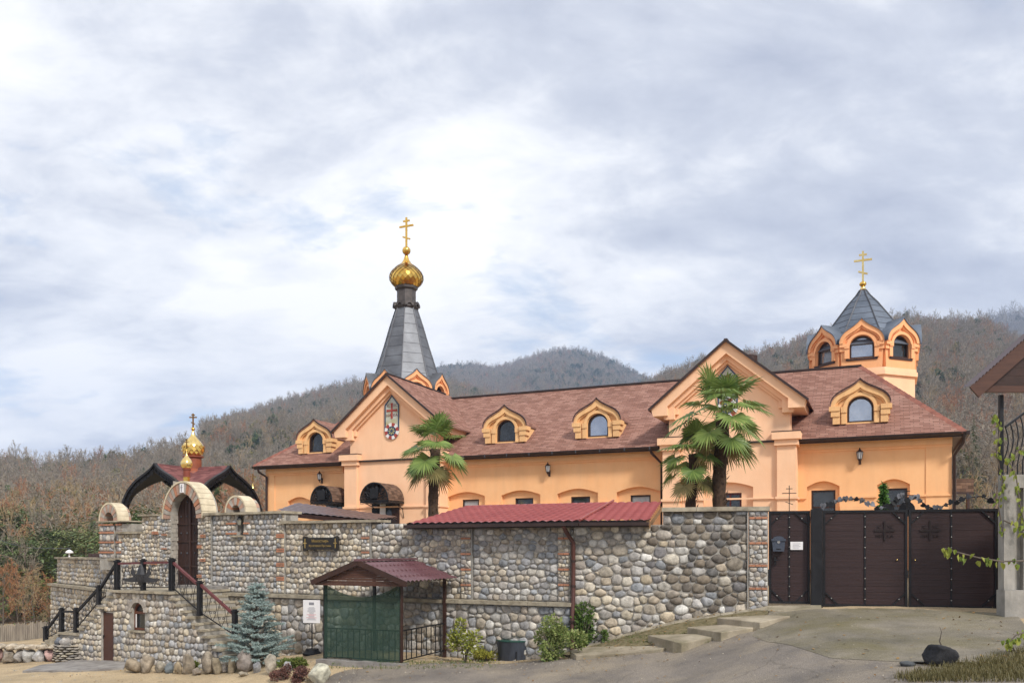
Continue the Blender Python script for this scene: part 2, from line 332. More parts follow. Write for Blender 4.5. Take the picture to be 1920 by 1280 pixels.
def _fit():
    n = len(_cp); d = np.linalg.norm(_cp[:, None, :2]-_cp[None, :, :2], axis=2)
    A = np.zeros((n+3, n+3)); A[:n, :n] = _tps(d)+np.eye(n)*.15; P = np.c_[np.ones(n), _cp[:, :2]]; A[:n, n:] = P; A[n:, :n] = P.T
    return np.linalg.solve(A, np.r_[_cp[:, 2], 0, 0, 0])
_w = _fit()
def gz(X, Y):
    X = np.asarray(X, float); Y = np.asarray(Y, float)
    d = np.sqrt((X[..., None]-_cp[:, 0])**2+(Y[..., None]-_cp[:, 1])**2)
    z = _tps(d)@_w[:-3]+_w[-3]+_w[-2]*X+_w[-1]*Y
    far = np.clip((np.sqrt((X*.8)**2+(Y-18)**2)-22)/25, 0, 1)
    return np.clip(z, -3, 2.5)*(1-far)-3.2*far
def gzf(X, Y): return float(gz(np.array([X]), np.array([Y]))[0])
def on_ground(px, Y): X = (px-HX)/FPX*Y; return Vector((X, Y, gzf(X, Y)))
def axis(a, b, step, far):
    m = list(np.arange(a, b+.01, step)); out = list(m); s = step; p = b
    while p < far: s *= 1.35; p += s; out.append(p)
    s = step; p = a
    while p > -far: s *= 1.35; p -= s; out.insert(0, p)
    return np.array(out)
def grid_mesh(name, XX, YY, ZZ, mat_, smooth=True):
    h, w = XX.shape; V = np.stack([XX, YY, ZZ], -1).reshape(-1, 3); i = np.arange(h*w).reshape(h, w)
    F = np.stack([i[:-1, :-1], i[:-1, 1:], i[1:, 1:], i[1:, :-1]], -1).reshape(-1, 4)
    return np_mesh(name, V, F, mat_, smooth)
gx = axis(-34, 26, .35, 1800); gy = axis(6, 36, .35, 1800)
GX, GY = np.meshgrid(gx, gy); GZ = gz(GX, GY)
rng = np.random.default_rng(5)
GZ += np.where((abs(GX) < 40) & (GY < 40), rng.normal(0, .008, GZ.shape), 0)
M['ground'] = mat('sandy_ground', (.47,.36,.22), (.33,.25,.155), 1.2, .95, bump=.5, bscale=14, detail=10, extra=grain(stain(.6, .5, (.25,.20,.125), (1,1,1)), 40, .25))
tag(link('ground', grid_mesh('ground', GX, GY, GZ, M['ground'])), kind='structure')
M['asphalt'] = mat('worn_asphalt', (.215,.185,.155), (.125,.11,.098), .9, .9, bump=.5, bscale=45, detail=12, extra=grain(stain(.6, .6, (.29,.24,.17), (1,1,1)), 60, .35, .4))
M['drive'] = mat('mossy_concrete_drive', (.235,.205,.16), (.12,.107,.085), .8, .9, bump=.4, bscale=30, detail=12, extra=grain(stain(.85, .45, (.12,.103,.045), (1,1,1)), 50, .3, .35))
def sheet(name, back, front, nu, nv, mat_, lift):
    """ground-hugging sheet between two plan curves (lists of (X, Y))"""
    def res(c, n):
        c = np.array(c, float); s = np.r_[0, np.cumsum(np.linalg.norm(np.diff(c, axis=0), axis=1))]; t = np.linspace(0, s[-1], n); return np.c_[np.interp(t, s, c[:, 0]), np.interp(t, s, c[:, 1])]
    a = res(back, nu); b = res(front, nu); w = np.linspace(0, 1, nv)[:, None, None]
    P = a[None]*(1-w)+b[None]*w; P[0] += rng.normal(0, .03, P[0].shape)
    Z = gz(P[..., 0], P[..., 1])+lift
    return tag(link(name, grid_mesh(name, P[..., 0], P[..., 1], Z, mat_)), kind='structure')
def pl(x, Y): return ((x-HX)/FPX*Y, Y)
sheet('road', [pl(618,18.6),pl(640,18.8),pl(760,18.6),pl(850,19.4),pl(1000,19.0),pl(1075,18.1),pl(1265,17.4),pl(1345,17.2),pl(1425,16.9),pl(1440,16.2),pl(1560,13.6),pl(1700,12.6)],
      [(-4.6,17.8),(-4.2,16.5),(-4,14),(-2,10),(0,6),(3,5),(6,6),(7,9)], 90, 50, M['asphalt'], .03)
sheet('driveway', [pl(1446,18.35),pl(1500,18.0),pl(1545,17.85),pl(1700,17.4),pl(1905,16.5)], [pl(1410,16.6),pl(1440,15.5),pl(1560,13.5),pl(1700,12.6),pl(1800,12.2),pl(1990,11.6)], 60, 50, M['drive'], .035)

# ================================================================ STONE WALLS
PAL = {'grey': [(.42,.40,.375),(.33,.33,.335),(.47,.45,.415),(.28,.29,.305),(.44,.385,.31),(.36,.31,.255),(.50,.465,.41),(.40,.37,.335),(.38,.35,.32),(.31,.30,.295)],
       'tan': [(.47,.42,.345),(.52,.455,.35),(.41,.345,.265),(.54,.49,.41),(.38,.34,.295),(.33,.33,.335),(.45,.395,.32),(.49,.41,.30),(.55,.51,.44),(.31,.275,.24)],
       'dark': [(.155,.13,.105),(.19,.16,.125),(.13,.125,.12),(.23,.19,.145),(.175,.16,.145),(.26,.225,.18),(.16,.14,.12),(.36,.325,.275),(.21,.20,.20)]}
SRNG = np.random.default_rng(11)
NA = 12
def pack(x0, x1, z0, z1, w, h, wvar=.25, relax=2):
    """cobbles packed in a rectangle: weighted Voronoi cells with rounded corners -> centres (n,2), radii (n,NA)"""
    W = (x1-x0)/w; H = (z1-z0)/h; nr = max(1, round(H)); P = []
    for r in range(nr):
        nc = max(1, round(W+SRNG.uniform(-.4,.4)))
        for c in range(nc): P.append(((c+.5+(.5 if r % 2 else 0)*(nc > 1)*.8-.2+SRNG.uniform(-.3,.3))/nc*W, (r+.5+SRNG.uniform(-.25,.25))/nr*H))
    P = np.array(P); P[:, 0] = np.clip(P[:, 0], .15, max(W-.15,.16)); P[:, 1] = np.clip(P[:, 1], .15, max(H-.15,.16)); n = len(P)
    wt = SRNG.normal(0, wvar, n)
    ang = np.arange(NA)*2*pi/NA; D = np.c_[np.cos(ang), np.sin(ang)]
    for it in range(relax+1):
        d = P[None]-P[:, None]; dist = np.linalg.norm(d, axis=2); np.fill_diagonal(dist, 1e6)
        K = min(14, n-1); R = np.full((n, NA, K+4), 50.0)
        if K > 0:
            nb = np.argpartition(dist, K-1, axis=1)[:, :K]; dn = np.take_along_axis(dist, nb, 1); dv = np.take_along_axis(d, nb[..., None], 1)/dn[..., None]
            off = np.maximum((dn**2+.35*(wt[:, None]-wt[nb]))/(2*dn), dn*.2); dot = np.einsum('ad,nkd->nak', D, dv)
            R[..., :K] = np.where(dot > .02, off[:, None, :]/np.maximum(dot, .02), 50)
        for j, (dd, k) in enumerate((((1,0), W-P[:, 0]), ((-1,0), P[:, 0]), ((0,1), H-P[:, 1]), ((0,-1), P[:, 1]))):
            dot = D@np.array(dd); R[..., K+j] = np.where(dot > .02, np.maximum(k, .05)[:, None]/np.maximum(dot, .02), 50)
        if it < relax:
            r = R.min(2); P = P+(r[..., None]**3*D).sum(1)/np.maximum((r**2).sum(1), 1e-6)[:, None]*.66
            P[:, 0] = np.clip(P[:, 0], .12, max(W-.12,.13)); P[:, 1] = np.clip(P[:, 1], .12, max(H-.12,.13))
    r = (np.minimum(R, 50)**-7).sum(2)**(-1/7)
    return np.c_[x0+P[:, 0]*w, z0+P[:, 1]*h], r, (w, h)
def stone_geo(c, r, wh, gap, bulge, ybase):
    """one cobble: rim, shoulder, crown rings and cap"""
    ang = np.arange(NA)*2*pi/NA; sz = min(wh)*.5
    x = r*np.cos(ang)*wh[0]; z = r*np.sin(ang)*wh[1]; L = np.sqrt(x*x+z*z); k = np.maximum(L-gap, L*.6)/L; x = x*k; z = z*k
    x = x*(1+SRNG.normal(0,.035,NA)); z = z*(1+SRNG.normal(0,.035,NA)); b = bulge*SRNG.uniform(.6,1.25); tx, tz = SRNG.normal(0,.12,2)
    V = []
    for s, hh in ((1.0, .05), (.94, .55), (.66, .92)):
        V.append(np.c_[c[0]+x*s, ybase+.02-b*hh-(x*tx+z*tz)*s*.5*(hh > 0), c[1]+z*s])
    V = np.concatenate(V+[np.array([[c[0], ybase+.02-b*1.02, c[1]]])])
    return V
_sf = []
for q in range(2):
    for j in range(NA): _sf.append((q*NA+j, q*NA+(j+1) % NA, (q+1)*NA+(j+1) % NA, (q+1)*NA+j))
for j in range(NA): _sf.append((2*NA+j, 2*NA+(j+1) % NA, 3*NA, 3*NA))
_tri = np.array([t for a, b, c, d in _sf for t in (((a, b, c), (a, c, d)) if c != d else ((a, b, c),))])
class StoneSet:
    """gathers cobbles for one wall; the largest 290 become single objects, the rest one joined part"""
    def __init__(self, root): self.root = root; self.items = []
    def panel(self, x0, x1, z0, z1, w, h, pal, y=0.0, gap=.008, bulge=.045, wvar=.25, relax=2, keep=None, palfn=None, floor=None):
        if x1-x0 < .03 or z1-z0 < .03: return
        c, r, wh = pack(x0, x1, z0, z1, w, h, wvar, relax)
        for i in range(len(c)):
            if keep and not keep(*c[i]): continue
            if floor and c[i][1] < floor(c[i][0])-.08: continue
            p = PAL[palfn(*c[i]) if palfn else pal]; q = np.array(p[SRNG.integers(len(p))])*SRNG.uniform(.8,1.2)
            if SRNG.random() < .025: q = np.array((.62,.60,.56))*SRNG.uniform(.85,1.1)
            self.items.append((float(r[i].mean()**2*wh[0]*wh[1]), stone_geo(c[i], r[i], wh, gap, bulge, y), q))
    def finish(self, limit=290):
        self.items.sort(key=lambda t: -t[0])
        for a, V, q in self.items[:limit]:
            o = V.mean(0); me = np_mesh('stone', V-o, _tri, M['stone'], True, np.tile(q, (len(V), 1)))
            ob = link('stone', me, self.root); ob.location = o
        rest = self.items[limit:]
        if rest:
            n = len(rest[0][1]); V = np.concatenate([t[1] for t in rest]); F = np.concatenate([_tri+i*n for i in range(len(rest))])
            tag(link('small_stones', np_mesh('small_stones', V, F, M['stone'], True, np.repeat(np.array([t[2] for t in rest]), n, 0)), self.root), kind='stuff')
def slabs(root, x0, x1, y0, y1, z0, z1, step, mat_='coping', name='coping_slab'):
    n = max(1, round((x1-x0)/step)); r = random.Random(int(x0*100+z0*10)); e = [x0+(x1-x0)*i/n+(r.uniform(-.12,.12)*step if 0 < i < n else 0) for i in range(n+1)]
    for a, b in zip(e, e[1:]):
        dz = r.uniform(-.008,.008); dy = r.uniform(-.015,.015); m = MB()
        m.box(a+.004, b-.004, y0+dy, y1, z0, z1+dz); m.build(name, M[mat_], root)
def bricks(root, x0, x1, z, y, rows=1, bl=.13, h=.045):
    for k in range(rows):
        n = max(1, round((x1-x0)/bl)); w = (x1-x0)/n
        for i in range(n): MB().box(x0+i*w+.005, x0+(i+1)*w-.005, y-.03-random.uniform(0,.015), y+.05, z+k*(h+.012), z+k*(h+.012)+h).build('brick', M['brick'], root)
def pilaster(root, ss, x0, x1, z0, z1, zs, y=-.02, w=.11, rows=1, pal='tan'):
    """strip of small stones broken by brick courses at heights zs"""
    MB().box(x0, x1, y, .2, z0, z1).build('pilaster_core', M['mortar'], root)
    e = [z0]+sorted(zs)+[z1]; bh = rows*.057
    for a, b in zip(e, e[1:]):
        ss.panel(x0+.01, x1-.01, a+(bh if a != z0 else 0)+.01, b-.01, w, w*1.0, pal, y-.02, .005, .032, .35)
    for z in zs: bricks(root, x0+.01, x1-.01, z+.006, y, rows)
random.seed(4)
nodes = {}
def chain():
    x = 1440; Y = 18.6; X = (x-HX)/FPX*Y
    for x1, a in [(1075,15),(697,25),(535,28),(215,29),(104,48)]:
        a_ = radians(a); r = (x1-HX)/FPX; t = (X-r*Y)/(cos(a_)+r*sin(a_)); X -= cos(a_)*t; Y += sin(a_)*t
        nodes[x1] = Plane((X, Y), a)
chain()
WA, WB, WC, WD, WH = nodes[1075], nodes[697], nodes[535], nodes[215], nodes[104]
LEDGE = .34
def gfloor(W, off=0.0): return lambda x: gzf(*W.world(x, off).xy)
# ---- wall A: tall dark-stone wall between roofed wall and gate
def wall_a():
    W = WA; R = thing('stone_wall', 'high cobblestone wall with dark brown stones beside the pedestrian gate', 'wall', W.F); ss = StoneSet(R)
    L = W.x(1440); xp = W.x(1402); top = W.z(1340,958); x1215 = W.x(1243); low = W.z(1150,984)
    MB().box(0, xp, .02, .4, -1.6, low).box(x1215, xp, .02, .4, low, top).build('mortar_core', M['mortar'], R)
    f = gfloor(W)
    pf = lambda x, z: 'dark' if random.random() < min(.88, max(0, (x-W.x(1215)+.35*(z-1))/.9)) else ('tan' if random.random() < .35 else 'grey')
    ss.panel(0, xp, -1.3, low, .225, .165, 'grey', .0, .005, .05, .7, 1, palfn=pf, floor=f)
    ss.panel(x1215, xp, low, top, .225, .165, 'dark', .0, .005, .05, .7, 1, palfn=pf)
    zs = [W.z(1420, y) for y in (973,1020,1062,1105)]
    pilaster(R, ss, xp+.02, L, -.1, top, zs, -.03, .115, pal='grey')
    MB().box(xp-.012, xp+.012, -.055, .1, -.1, top).build('edge_strip', M['concrete'], R)
    slabs(R, x1215-.02, L+.04, -.1, .5, top, top+.09, .8)
    ss.finish()
wall_a()
def wall_b():
    W = WB; R = thing('stone_wall', 'long cobblestone wall with ledge under the red tiled roof behind the shelter', 'wall', W.F); ss = StoneSet(R)
    L = W.x(1075); top = W.z(960,978); bot = -1.5
    MB().box(0, L, .02, .4, LEDGE, top).box(0, L, -.14, .4, bot, LEDGE-.01).build('mortar_core', M['mortar'], R)
    p1a, p1b, p2a, p2b = W.x(865), W.x(885), W.x(1047), W.x(1070)
    f = gfloor(W, -.2)
    ss.panel(0, p1a, LEDGE+.05, top, .18, .145, 'grey', 0, .005, .045, .55, 1, palfn=lambda x, z: 'tan' if random.random() < .45 else 'grey')
    ss.panel(p1b+.03, p2a, LEDGE+.05, top, .185, .145, 'grey', 0, .005, .045, .55, 1)
    ss.panel(p2b, L, LEDGE+.05, top, .2, .16, 'grey', 0, .005, .045, .55, 1)
    ss.panel(0, L, -1.25, LEDGE-.06, .22, .18, 'grey', -.16, .006, .05, .5, 1, floor=f)
    for a, b, px in ((p1a, p1b, 875), (p2a, p2b, 1058)):
        pilaster(R, ss, a, b, LEDGE+.05, top, [W.z(px, y) for y in (1098,1069,1040,1011)], -.03, .11)
    MB().box(p1b, p1b+.03, -.045, .1, LEDGE+.04, top).build('edge_strip', M['concrete'], R)
    slabs(R, 0, L+.03, -.27, .05, LEDGE-.04, LEDGE+.045, .55)
    ss.finish()
wall_b()
def wall_c():
    W = WC; R = thing('stone_wall', 'cobblestone wall section carrying the dark name plaque', 'wall', W.F); ss = StoneSet(R)
    L = W.x(697); top = W.z(620,980); MB().box(0, L, .02, .4, LEDGE, top).box(0, L, -.14, .4, -1.7, LEDGE-.01).build('mortar_core', M['mortar'], R)
    pa, pb = W.x(679), W.x(695)
    ss.panel(.02, pa, LEDGE+.05, top, .155, .145, 'tan', 0, .006, .045, .25)
    ss.panel(0, L, -1.4, LEDGE-.06, .22, .22, 'grey', -.16, .006, .05, .5, 1, floor=gfloor(W, -.2))
    pilaster(R, ss, pa, pb, LEDGE+.05, top, [W.z(688, y) for y in (1098,1066,1037,1010)], -.03, .105)
    MB().box(pb, pb+.04, -.045, .1, LEDGE+.04, top).build('edge_strip', M['concrete'], R)
    slabs(R, -.1, L+.25, -.12, .5, top, top+.07, .9)
    slabs(R, 0, L, -.27, .05, LEDGE-.04, LEDGE+.045, .7)
    ss.finish()
    # name plaque
    B = thing('name_plaque', 'dark scroll-ended plaque with gilded crosses and lettering on the cobblestone wall', 'plaque', W.F)
    xa, xb, za, zb = W.x(569,-.1), W.x(635,-.1), W.z(602,1033,-.1), W.z(602,1004,-.1); e = .13
    pts = [(xa,za+.03),(xa+.05,za),(xa+e,za+.02),(xa+e+.03,za+.045),(xb-e-.03,za+.045),(xb-e,za+.02),(xb-.05,za),(xb,za+.03),(xb,zb-.03),(xb-.05,zb),(xb-e,zb-.02),(xb-e-.03,zb-.045),(xa+e+.03,zb-.045),(xa+e,zb-.02),(xa+.05,zb),(xa,zb-.03)]
    MB().ext(pts, -.13, -.085).build('board', mat('dark_plaque', (.022,.019,.016), (.014,.012,.01), 6, .45), B)
    g = M['gilt'] = mat('gilt_letter', (.5,.36,.13), (.3,.21,.08), 8, .4, metal=.6)
    for cx in (xa+.085, xb-.085):
        zc = (za+zb)/2; m = MB(); m.box(cx-.012, cx+.012, -.142, -.131, zc-.12, zc+.13).box(cx-.06, cx+.06, -.143, -.132, zc+.0, zc+.024); m.build('gilded_cross', g, B)
    text('Монастырь', B, ((xa+xb)/2, -.135, (za+zb)/2+.035), .105, g, 'gilded_lettering')
    text('Крестовая Пустынь', B, ((xa+xb)/2, -.135, (za+zb)/2-.085), .08, g, 'gilded_lettering', maxw=xb-xa-.34)
def text(s, parent, loc, size, mat_, name, maxw=None, ry=0, depth=.004, align='CENTER'):
    cu = bpy.data.curves.new('txt', 'FONT'); cu.body = s; cu.size = size; cu.align_x = align; cu.extrude = depth
    o = bpy.data.objects.new('txt', cu); col.objects.link(o); dg = bpy.context.evaluated_depsgraph_get()
    me = bpy.data.meshes.new_from_object(o.evaluated_get(dg)); bpy.data.objects.remove(o); me.name = name
    me.materials.clear(); me.materials.append(mat_)
    k = 1.0
    xs = [v.co.x for v in me.vertices]
    if maxw and xs and max(xs)-min(xs) > maxw: k = maxw/(max(xs)-min(xs))
    me.transform(Matrix.Translation(loc) @ Matrix.Rotation(ry, 4, 'Y') @ Matrix.Rotation(pi/2, 4, 'X') @ Matrix.Diagonal((k, 1, 1, 1)))
    return link(name, me, parent)
wall_c()
def arc(cx, cz, r, a0, a1, n, rz=None): rz = rz or r; return [(cx+r*cos(radians(a0+(a1-a0)*i/n)), cz+rz*sin(radians(a0+(a1-a0)*i/n))) for i in range(n+1)]
def voussoirs(root, cx, cz, ri, ro, y0, y1, n, rzk=1.0, mats=('brick','stonev')):
    """ring of single arch stones (pointed-oval when rzk > 1)"""
    for i in range(n):
        a, b = 180*i/n+.6, 180*(i+1)/n-.6; P = arc(cx, cz, ro, a, b, 2, ro*rzk); Q = arc(cx, cz, ri, a, b, 2, ri*rzk)
        MB().band(P, Q, y0-random.uniform(0,.02), y1).build('arch_stone', M[mats[i % len(mats)]], root)
def cope_arch(root, cx, cz, ro, y0, y1, n, rzk=1.0, t=.06):
    for i in range(n):
        a, b = 180*i/n+.35, 180*(i+1)/n-.35; P = arc(cx, cz, ro+t, a, b, 2, (ro+t)*rzk); Q = arc(cx, cz, ro+.005, a, b, 2, (ro+.005)*rzk)
        MB().band(P, Q, y0, y1).build('arch_slab', M['cream'], root)
M['stonev'] = mat('arch_stone', (.42,.38,.33), (.26,.23,.2), 5, .9, bump=.4); M['stonep'] = mat('arch_stone_pink', (.45,.27,.2), (.33,.22,.17), 6, .9, bump=.4)
ONION = [(.62,0),(.66,.05),(.86,.22),(.97,.42),(1.0,.6),(.96,.8),(.84,1.0),(.66,1.2),(.46,1.38),(.30,1.54),(.19,1.72),(.12,1.92),(.09,2.1)]
def ortho_cross(root, x, y, z, h, mat_, name='cross', t=.05):
    m = MB(); m.box(x-t/2, x+t/2, y-t/2, y+t/2, z, z+h)
    m.box(x-.27*h, x+.27*h, y-t*.45, y+t*.45, z+.68*h, z+.68*h+t); m.box(x-.12*h, x+.12*h, y-t*.45, y+t*.45, z+.86*h, z+.86*h+t*.9)
    m.bar((x-.14*h, y, z+.36*h), (x+.14*h, y, z+.25*h), t*.85)
    return m.build(name, mat_, root)
def wall_d():
    W = WD; R = thing('stone_wall', 'tall cobblestone wall with slot niche between arched portal and plaque wall', 'wall', W.F); ss = StoneSet(R)
    x0 = W.x(386); x1 = W.x(535); top = W.z(460,964); sa, sb = W.x(444.5), W.x(456); sz0, sz1 = W.z(450,1003), W.z(450,966)
    m = MB(); m.box(x0, sa, .02, .5, LEDGE, top).box(sb, x1, .02, .5, LEDGE, top).box(sa, sb, .02, .5, LEDGE, sz0).box(sa, sb, .02, .5, sz1, top).box(x0, x1, -.14, .4, -1.9, LEDGE-.01).build('mortar_core', M['mortar'], R)
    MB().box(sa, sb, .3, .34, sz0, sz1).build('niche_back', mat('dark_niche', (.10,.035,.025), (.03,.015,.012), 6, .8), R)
    pa, pb = W.x(399), W.x(520)
    ss.panel(x0, pa-.03, LEDGE+.05, top, .125, .12, 'tan', -.02, .006, .035, .3)
    MB().box(pa-.03, pa, -.05, .1, LEDGE, top).build('edge_strip', M['concrete'], R)
    def keep(x, z): return not (sa-.05 < x < sb+.05 and sz0-.06 < z < sz1+.06) and not (abs(z-W.z(450,975)) < .06 and sa-.5 < x < sb+.26)
    ss.panel(pa, pb, LEDGE+.05, top, .152, .15, 'grey', 0, .007, .05, .18, 3, keep=keep)
    bricks(R, sa-.42, sa-.03, W.z(450,982), 0, 1); bricks(R, sb+.03, sb+.24, W.z(450,982), 0, 1); bricks(R, sa-.42, sa-.03, W.z(450,1001), 0, 1); bricks(R, sb+.03, sb+.24, W.z(450,1001), 0, 1)
    MB().box(sa-.2, sb+.03, -.1, .1, sz0-.05, sz0).build('niche_sill', M['coping'], R)
    pilaster(R, ss, pb, x1, LEDGE+.05, top, [W.z(528, y) for y in (1088,1062,1035,1008)], -.03, .11, rows=2)
    ss.panel(x0, x1, -1.6, LEDGE-.06, .22, .22, 'tan', -.16, .006, .05, .5, 1, floor=gfloor(W, -.2))
    slabs(R, x0, x1+.05, -.12, .6, top, top+.065, .7); slabs(R, x0, x1, -.27, .05, LEDGE-.04, LEDGE+.045, .8)
    ss.finish()
    # little bell arch standing on the wall
    A = thing('bell_arch', 'small stone arch with cream slabs on top of wall right of portal', 'arch', W.F); cx = W.x(446); cz = top+.066
    A_ro, A_ri = .37, .18
    voussoirs(A, cx, cz, A_ri, A_ro, -.08, .5, 9, 1.15, ('stonev','stonep','stonev','brick')); cope_arch(A, cx, cz, A_ro, -.1, .33, 9, 1.15, .05)
    LN = thing('wall_lantern', 'small black lantern hanging in slot niche of cobblestone wall', 'lantern', W.F); lx = (sa+sb)/2; lz = W.z(450,985)
    MB().lathe([(.02,lz+.26),(.07,lz+.2),(.085,lz+.17)], 6, (lx,-.02)).build('cap', M['black'], LN); MB().lathe([(.05,lz),(.055,lz+.015)], 6, (lx,-.02)).build('base', M['black'], LN); MB().tube([(lx,-.02,lz+.26),(lx,-.02,lz+.36)], .008, 4).build('hanger', M['black'], LN)
    MB().lathe([(.04,lz+.015),(.068,lz+.17)], 6, (lx,-.02)).build('glass', mat('lantern_glass', (.25,.24,.2), (.16,.15,.12), 4, .2), LN)
wall_d()
def portal():
    W = WD; R = thing('gate_portal', 'tall arched stone portal with cream slab top at head of the staircase', 'portal', W.F); ss = StoneSet(R)
    x0, x1 = W.x(299), W.x(386); da, db = W.x(319.5), W.x(370.5); cx = (da+db)/2; rw = (db-da)/2; zs = W.z(345,972); top = W.z(380,962); zt = W.z(345,925); rzk = (zt-zs)/rw; base = .3
    m = MB(); m.box(x0, da, .02, .58, base-.3, top).box(db, x1, .02, .58, base-.3, top); m.build('mortar_core', M['mortar'], R)
    ro = rw+.25
    m = MB(); m.band(arc(cx, zs, ro-.02, 0, 180, 20, (ro-.02)*rzk), arc(cx, zs, rw, 0, 180, 20, rw*rzk), .0, .58); m.build('arch_core', M['mortar'], R)
    voussoirs(R, cx, zs, rw, ro, -.05, .3, 21, rzk, ('stonep','stonev','stonep','brick','stonev')); cope_arch(R, cx, zs, ro, -.08, .46, 17, rzk, .045)
    MB().box(cx-.075, cx+.075, -.085, -.055, zs+rw*rzk+.03, zs+ro*rzk-.02).build('key_tile', M['paper'], R); MB().box(cx-.012, cx+.012, -.092, -.086, zs+rw*rzk+.06, zs+ro*rzk-.05).box(cx-.04, cx+.04, -.092, -.0861, zs+rw*rzk+.17, zs+rw*rzk+.19).build('key_cross', M['ink'], R)
    ss.panel(x0, da-.0, base, zs+.02, .125, .115, 'grey', 0, .006, .035, .35); ss.panel(db+.0, x1, base, top, .12, .12, 'tan', 0, .006, .035, .35)
    for z in (W.z(310,1003), W.z(310,1029), W.z(310,1055)): bricks(R, da-.36, da-.14, z, -.02, 1, .12, .035)
    for z in (W.z(378,1007), W.z(378,1052)): bricks(R, db+.14, db+.34, z, -.02, 2, .12, .035)
    for z in (W.z(375,1027), W.z(375,1082)): bricks(R, db+.02, db+.18, z, -.02, 2, .12, .035)
    ss.finish(200)
    # reveal stones (left jamb seen from the right)
    m = MB()
    for k in range(26):
        z = base+k*.13; 
        for q in range(4): m.box(da-.02, da+.012+random.uniform(0,.02), .05+q*.17+(k%2)*.06, .05+q*.17+.15+(k%2)*.06, z, z+.12)
    tag(m.build('jamb_stones', M['stonev'], R), kind='stuff')
    D = thing('arched_door', 'dark brown double-leaf arched wooden door with iron straps in the portal', 'door', W.F); yd = .26
    for k, (a, b) in enumerate(((da, cx-.006), (cx+.006, db))):
        P = [(a, base+.08), (b, base+.08)] + ([(x, z) for x, z in arc(cx, zs, rw, 0, 90, 9, rw*rzk) if x >= cx+.006] + [(a, zs+rw*rzk-.02)] if k else [(b, zs+rw*rzk-.02)]+[(x, z) for x, z in arc(cx, zs, rw, 90, 180, 9, rw*rzk) if x <= cx-.006])
        lf = MB().ext(P, yd, yd+.07).build('door_leaf', M['darkwood'], D)
        for q in range(1, 4):
            xx = a+(b-a)*q/4; MB().box(xx-.006, xx+.006, yd-.008, yd+.01, base+.1, zs+rw*.9).build('board_joint', M['frame'], lf)
        for z in (base+.78, base+1.52, base+2.05): MB().box(a+.01, b-.01, yd-.03, yd-.002, z, z+.045).build('iron_strap', M['frame'], lf)
        m = MB()
        for z in (base+.5, base+1.2, base+1.8, base+2.3, base+2.75):
            for q in (.3,.75): m.ball((a+(b-a)*q, yd-.01, z), .028, 5)
        m.build('studs', M['seam'], lf)
    MB().box(cx-.03, cx+.03, yd-.045, yd-.003, base+.1, zs+rw*rzk-.05).build('meeting_post', M['frame'], D)
    # little gilded cupola on the arch
    C = thing('gilded_cupola', 'small gilded onion cupola with cross on top of arched portal', 'cupola', W.F @ T(cx, .1, zs+ro*rzk+.02, 0, .74))
    MB().lathe([(.13,0),(.13,.22)], 8, ph=pi/8).build('pedestal', M['gold'], C, sharp=30); MB().lathe([(.17,.22),(.17,.25),(.145,.26),(.145,.5),(.18,.52),(.18,.56)], 12).build('drum', mat('red_drum', (.24,.06,.035), (.17,.04,.025), 5, .5), C, sharp=30)
    MB().lathe([(r*.235, .56+z*.32) for r, z in ONION]+[(.02,1.3)], 16).build('onion', M['palegold'], C, smooth=True); MB().ball((0,0,1.3), .05, 8).build('ball', M['gold'], C, True); ortho_cross(C, 0, 0, 1.34, .42, mat('tarnished_gold', (.3,.17,.05), (.2,.1,.03), 5, .4, metal=.8), t=.03)
portal()
def wall_f():
    W = WD; R = thing('stone_wall', 'stepped cobblestone wall between small pier and arched portal', 'wall', W.F); ss = StoneSet(R)
    xa, xm, xb = W.x(222), W.x(266), W.x(299); t1, t2 = W.z(245,1000), W.z(285,967); b = -.4
    MB().box(xa, xm, .02, .4, b, t1).box(xm, xb, .02, .4, b, t2).build('mortar_core', M['mortar'], R)
    ss.panel(xa, xm, 0, t1, .13, .135, 'tan', 0, .006, .04, .25); ss.panel(xm, xb, 0, t2, .13, .135, 'tan', 0, .006, .04, .25)
    for x, y in ((287,1001),(284,1058)): bricks(R, W.x(x), W.x(x)+.25, W.z(x, y), -.02, 2, .12, .035)
    slabs(R, xa-.05, xm-.01, -.1, .45, t1, t1+.06, .5); slabs(R, xm-.06, xb-.01, -.1, .45, t2, t2+.06, .5); ss.finish()
    # pier with bell arch
    P = thing('stone_pier', 'narrow brick-banded stone pier with small cream-topped arch left of portal', 'pier', W.F); s2 = StoneSet(P)
    pa, pb, pc, pd = W.x(186), W.x(213), W.x(217), W.x(245); tz = W.z(213,982); bz = W.z(213,1050)
    MB().box(pa, pb, .02, .75, bz-.3, tz).box(pc, pd, .02, .75, W.z(230,1000)-.02, tz).box(pc, pc+.25, .03, .7, bz-.3, tz-.05).build('core', M['mortar'], P)
    e = [bz]+[W.z(213, y) for y in (1037,1018,1000,985)]
    for a, c in zip(e, e[1:]):
        s2.panel(pa, pb, a+.07, c, .17, .16, 'grey', 0, .006, .04, .3); bricks(P, pa, pb, c+.01, 0, 1, .22, .05); s2.panel(pc+.02, pc+.3, a+.07, c, .14, .13, 'grey', .01, .006, .03, .3)
        bricks(P, pc+.02, pc+.28, c+.01, .01, 1, .13, .05)
    slabs(P, pa-.05, pd+.03, -.08, .8, tz+.06, tz+.1, .5)
    cx = W.x(206); voussoirs(P, cx, tz+.1, .23, .43, -.04, .45, 11, 1.22, ('stonep','stonev')); cope_arch(P, cx, tz+.1, .43, -.06, .34, 11, 1.22, .05)
    s2.finish()
wall_f()
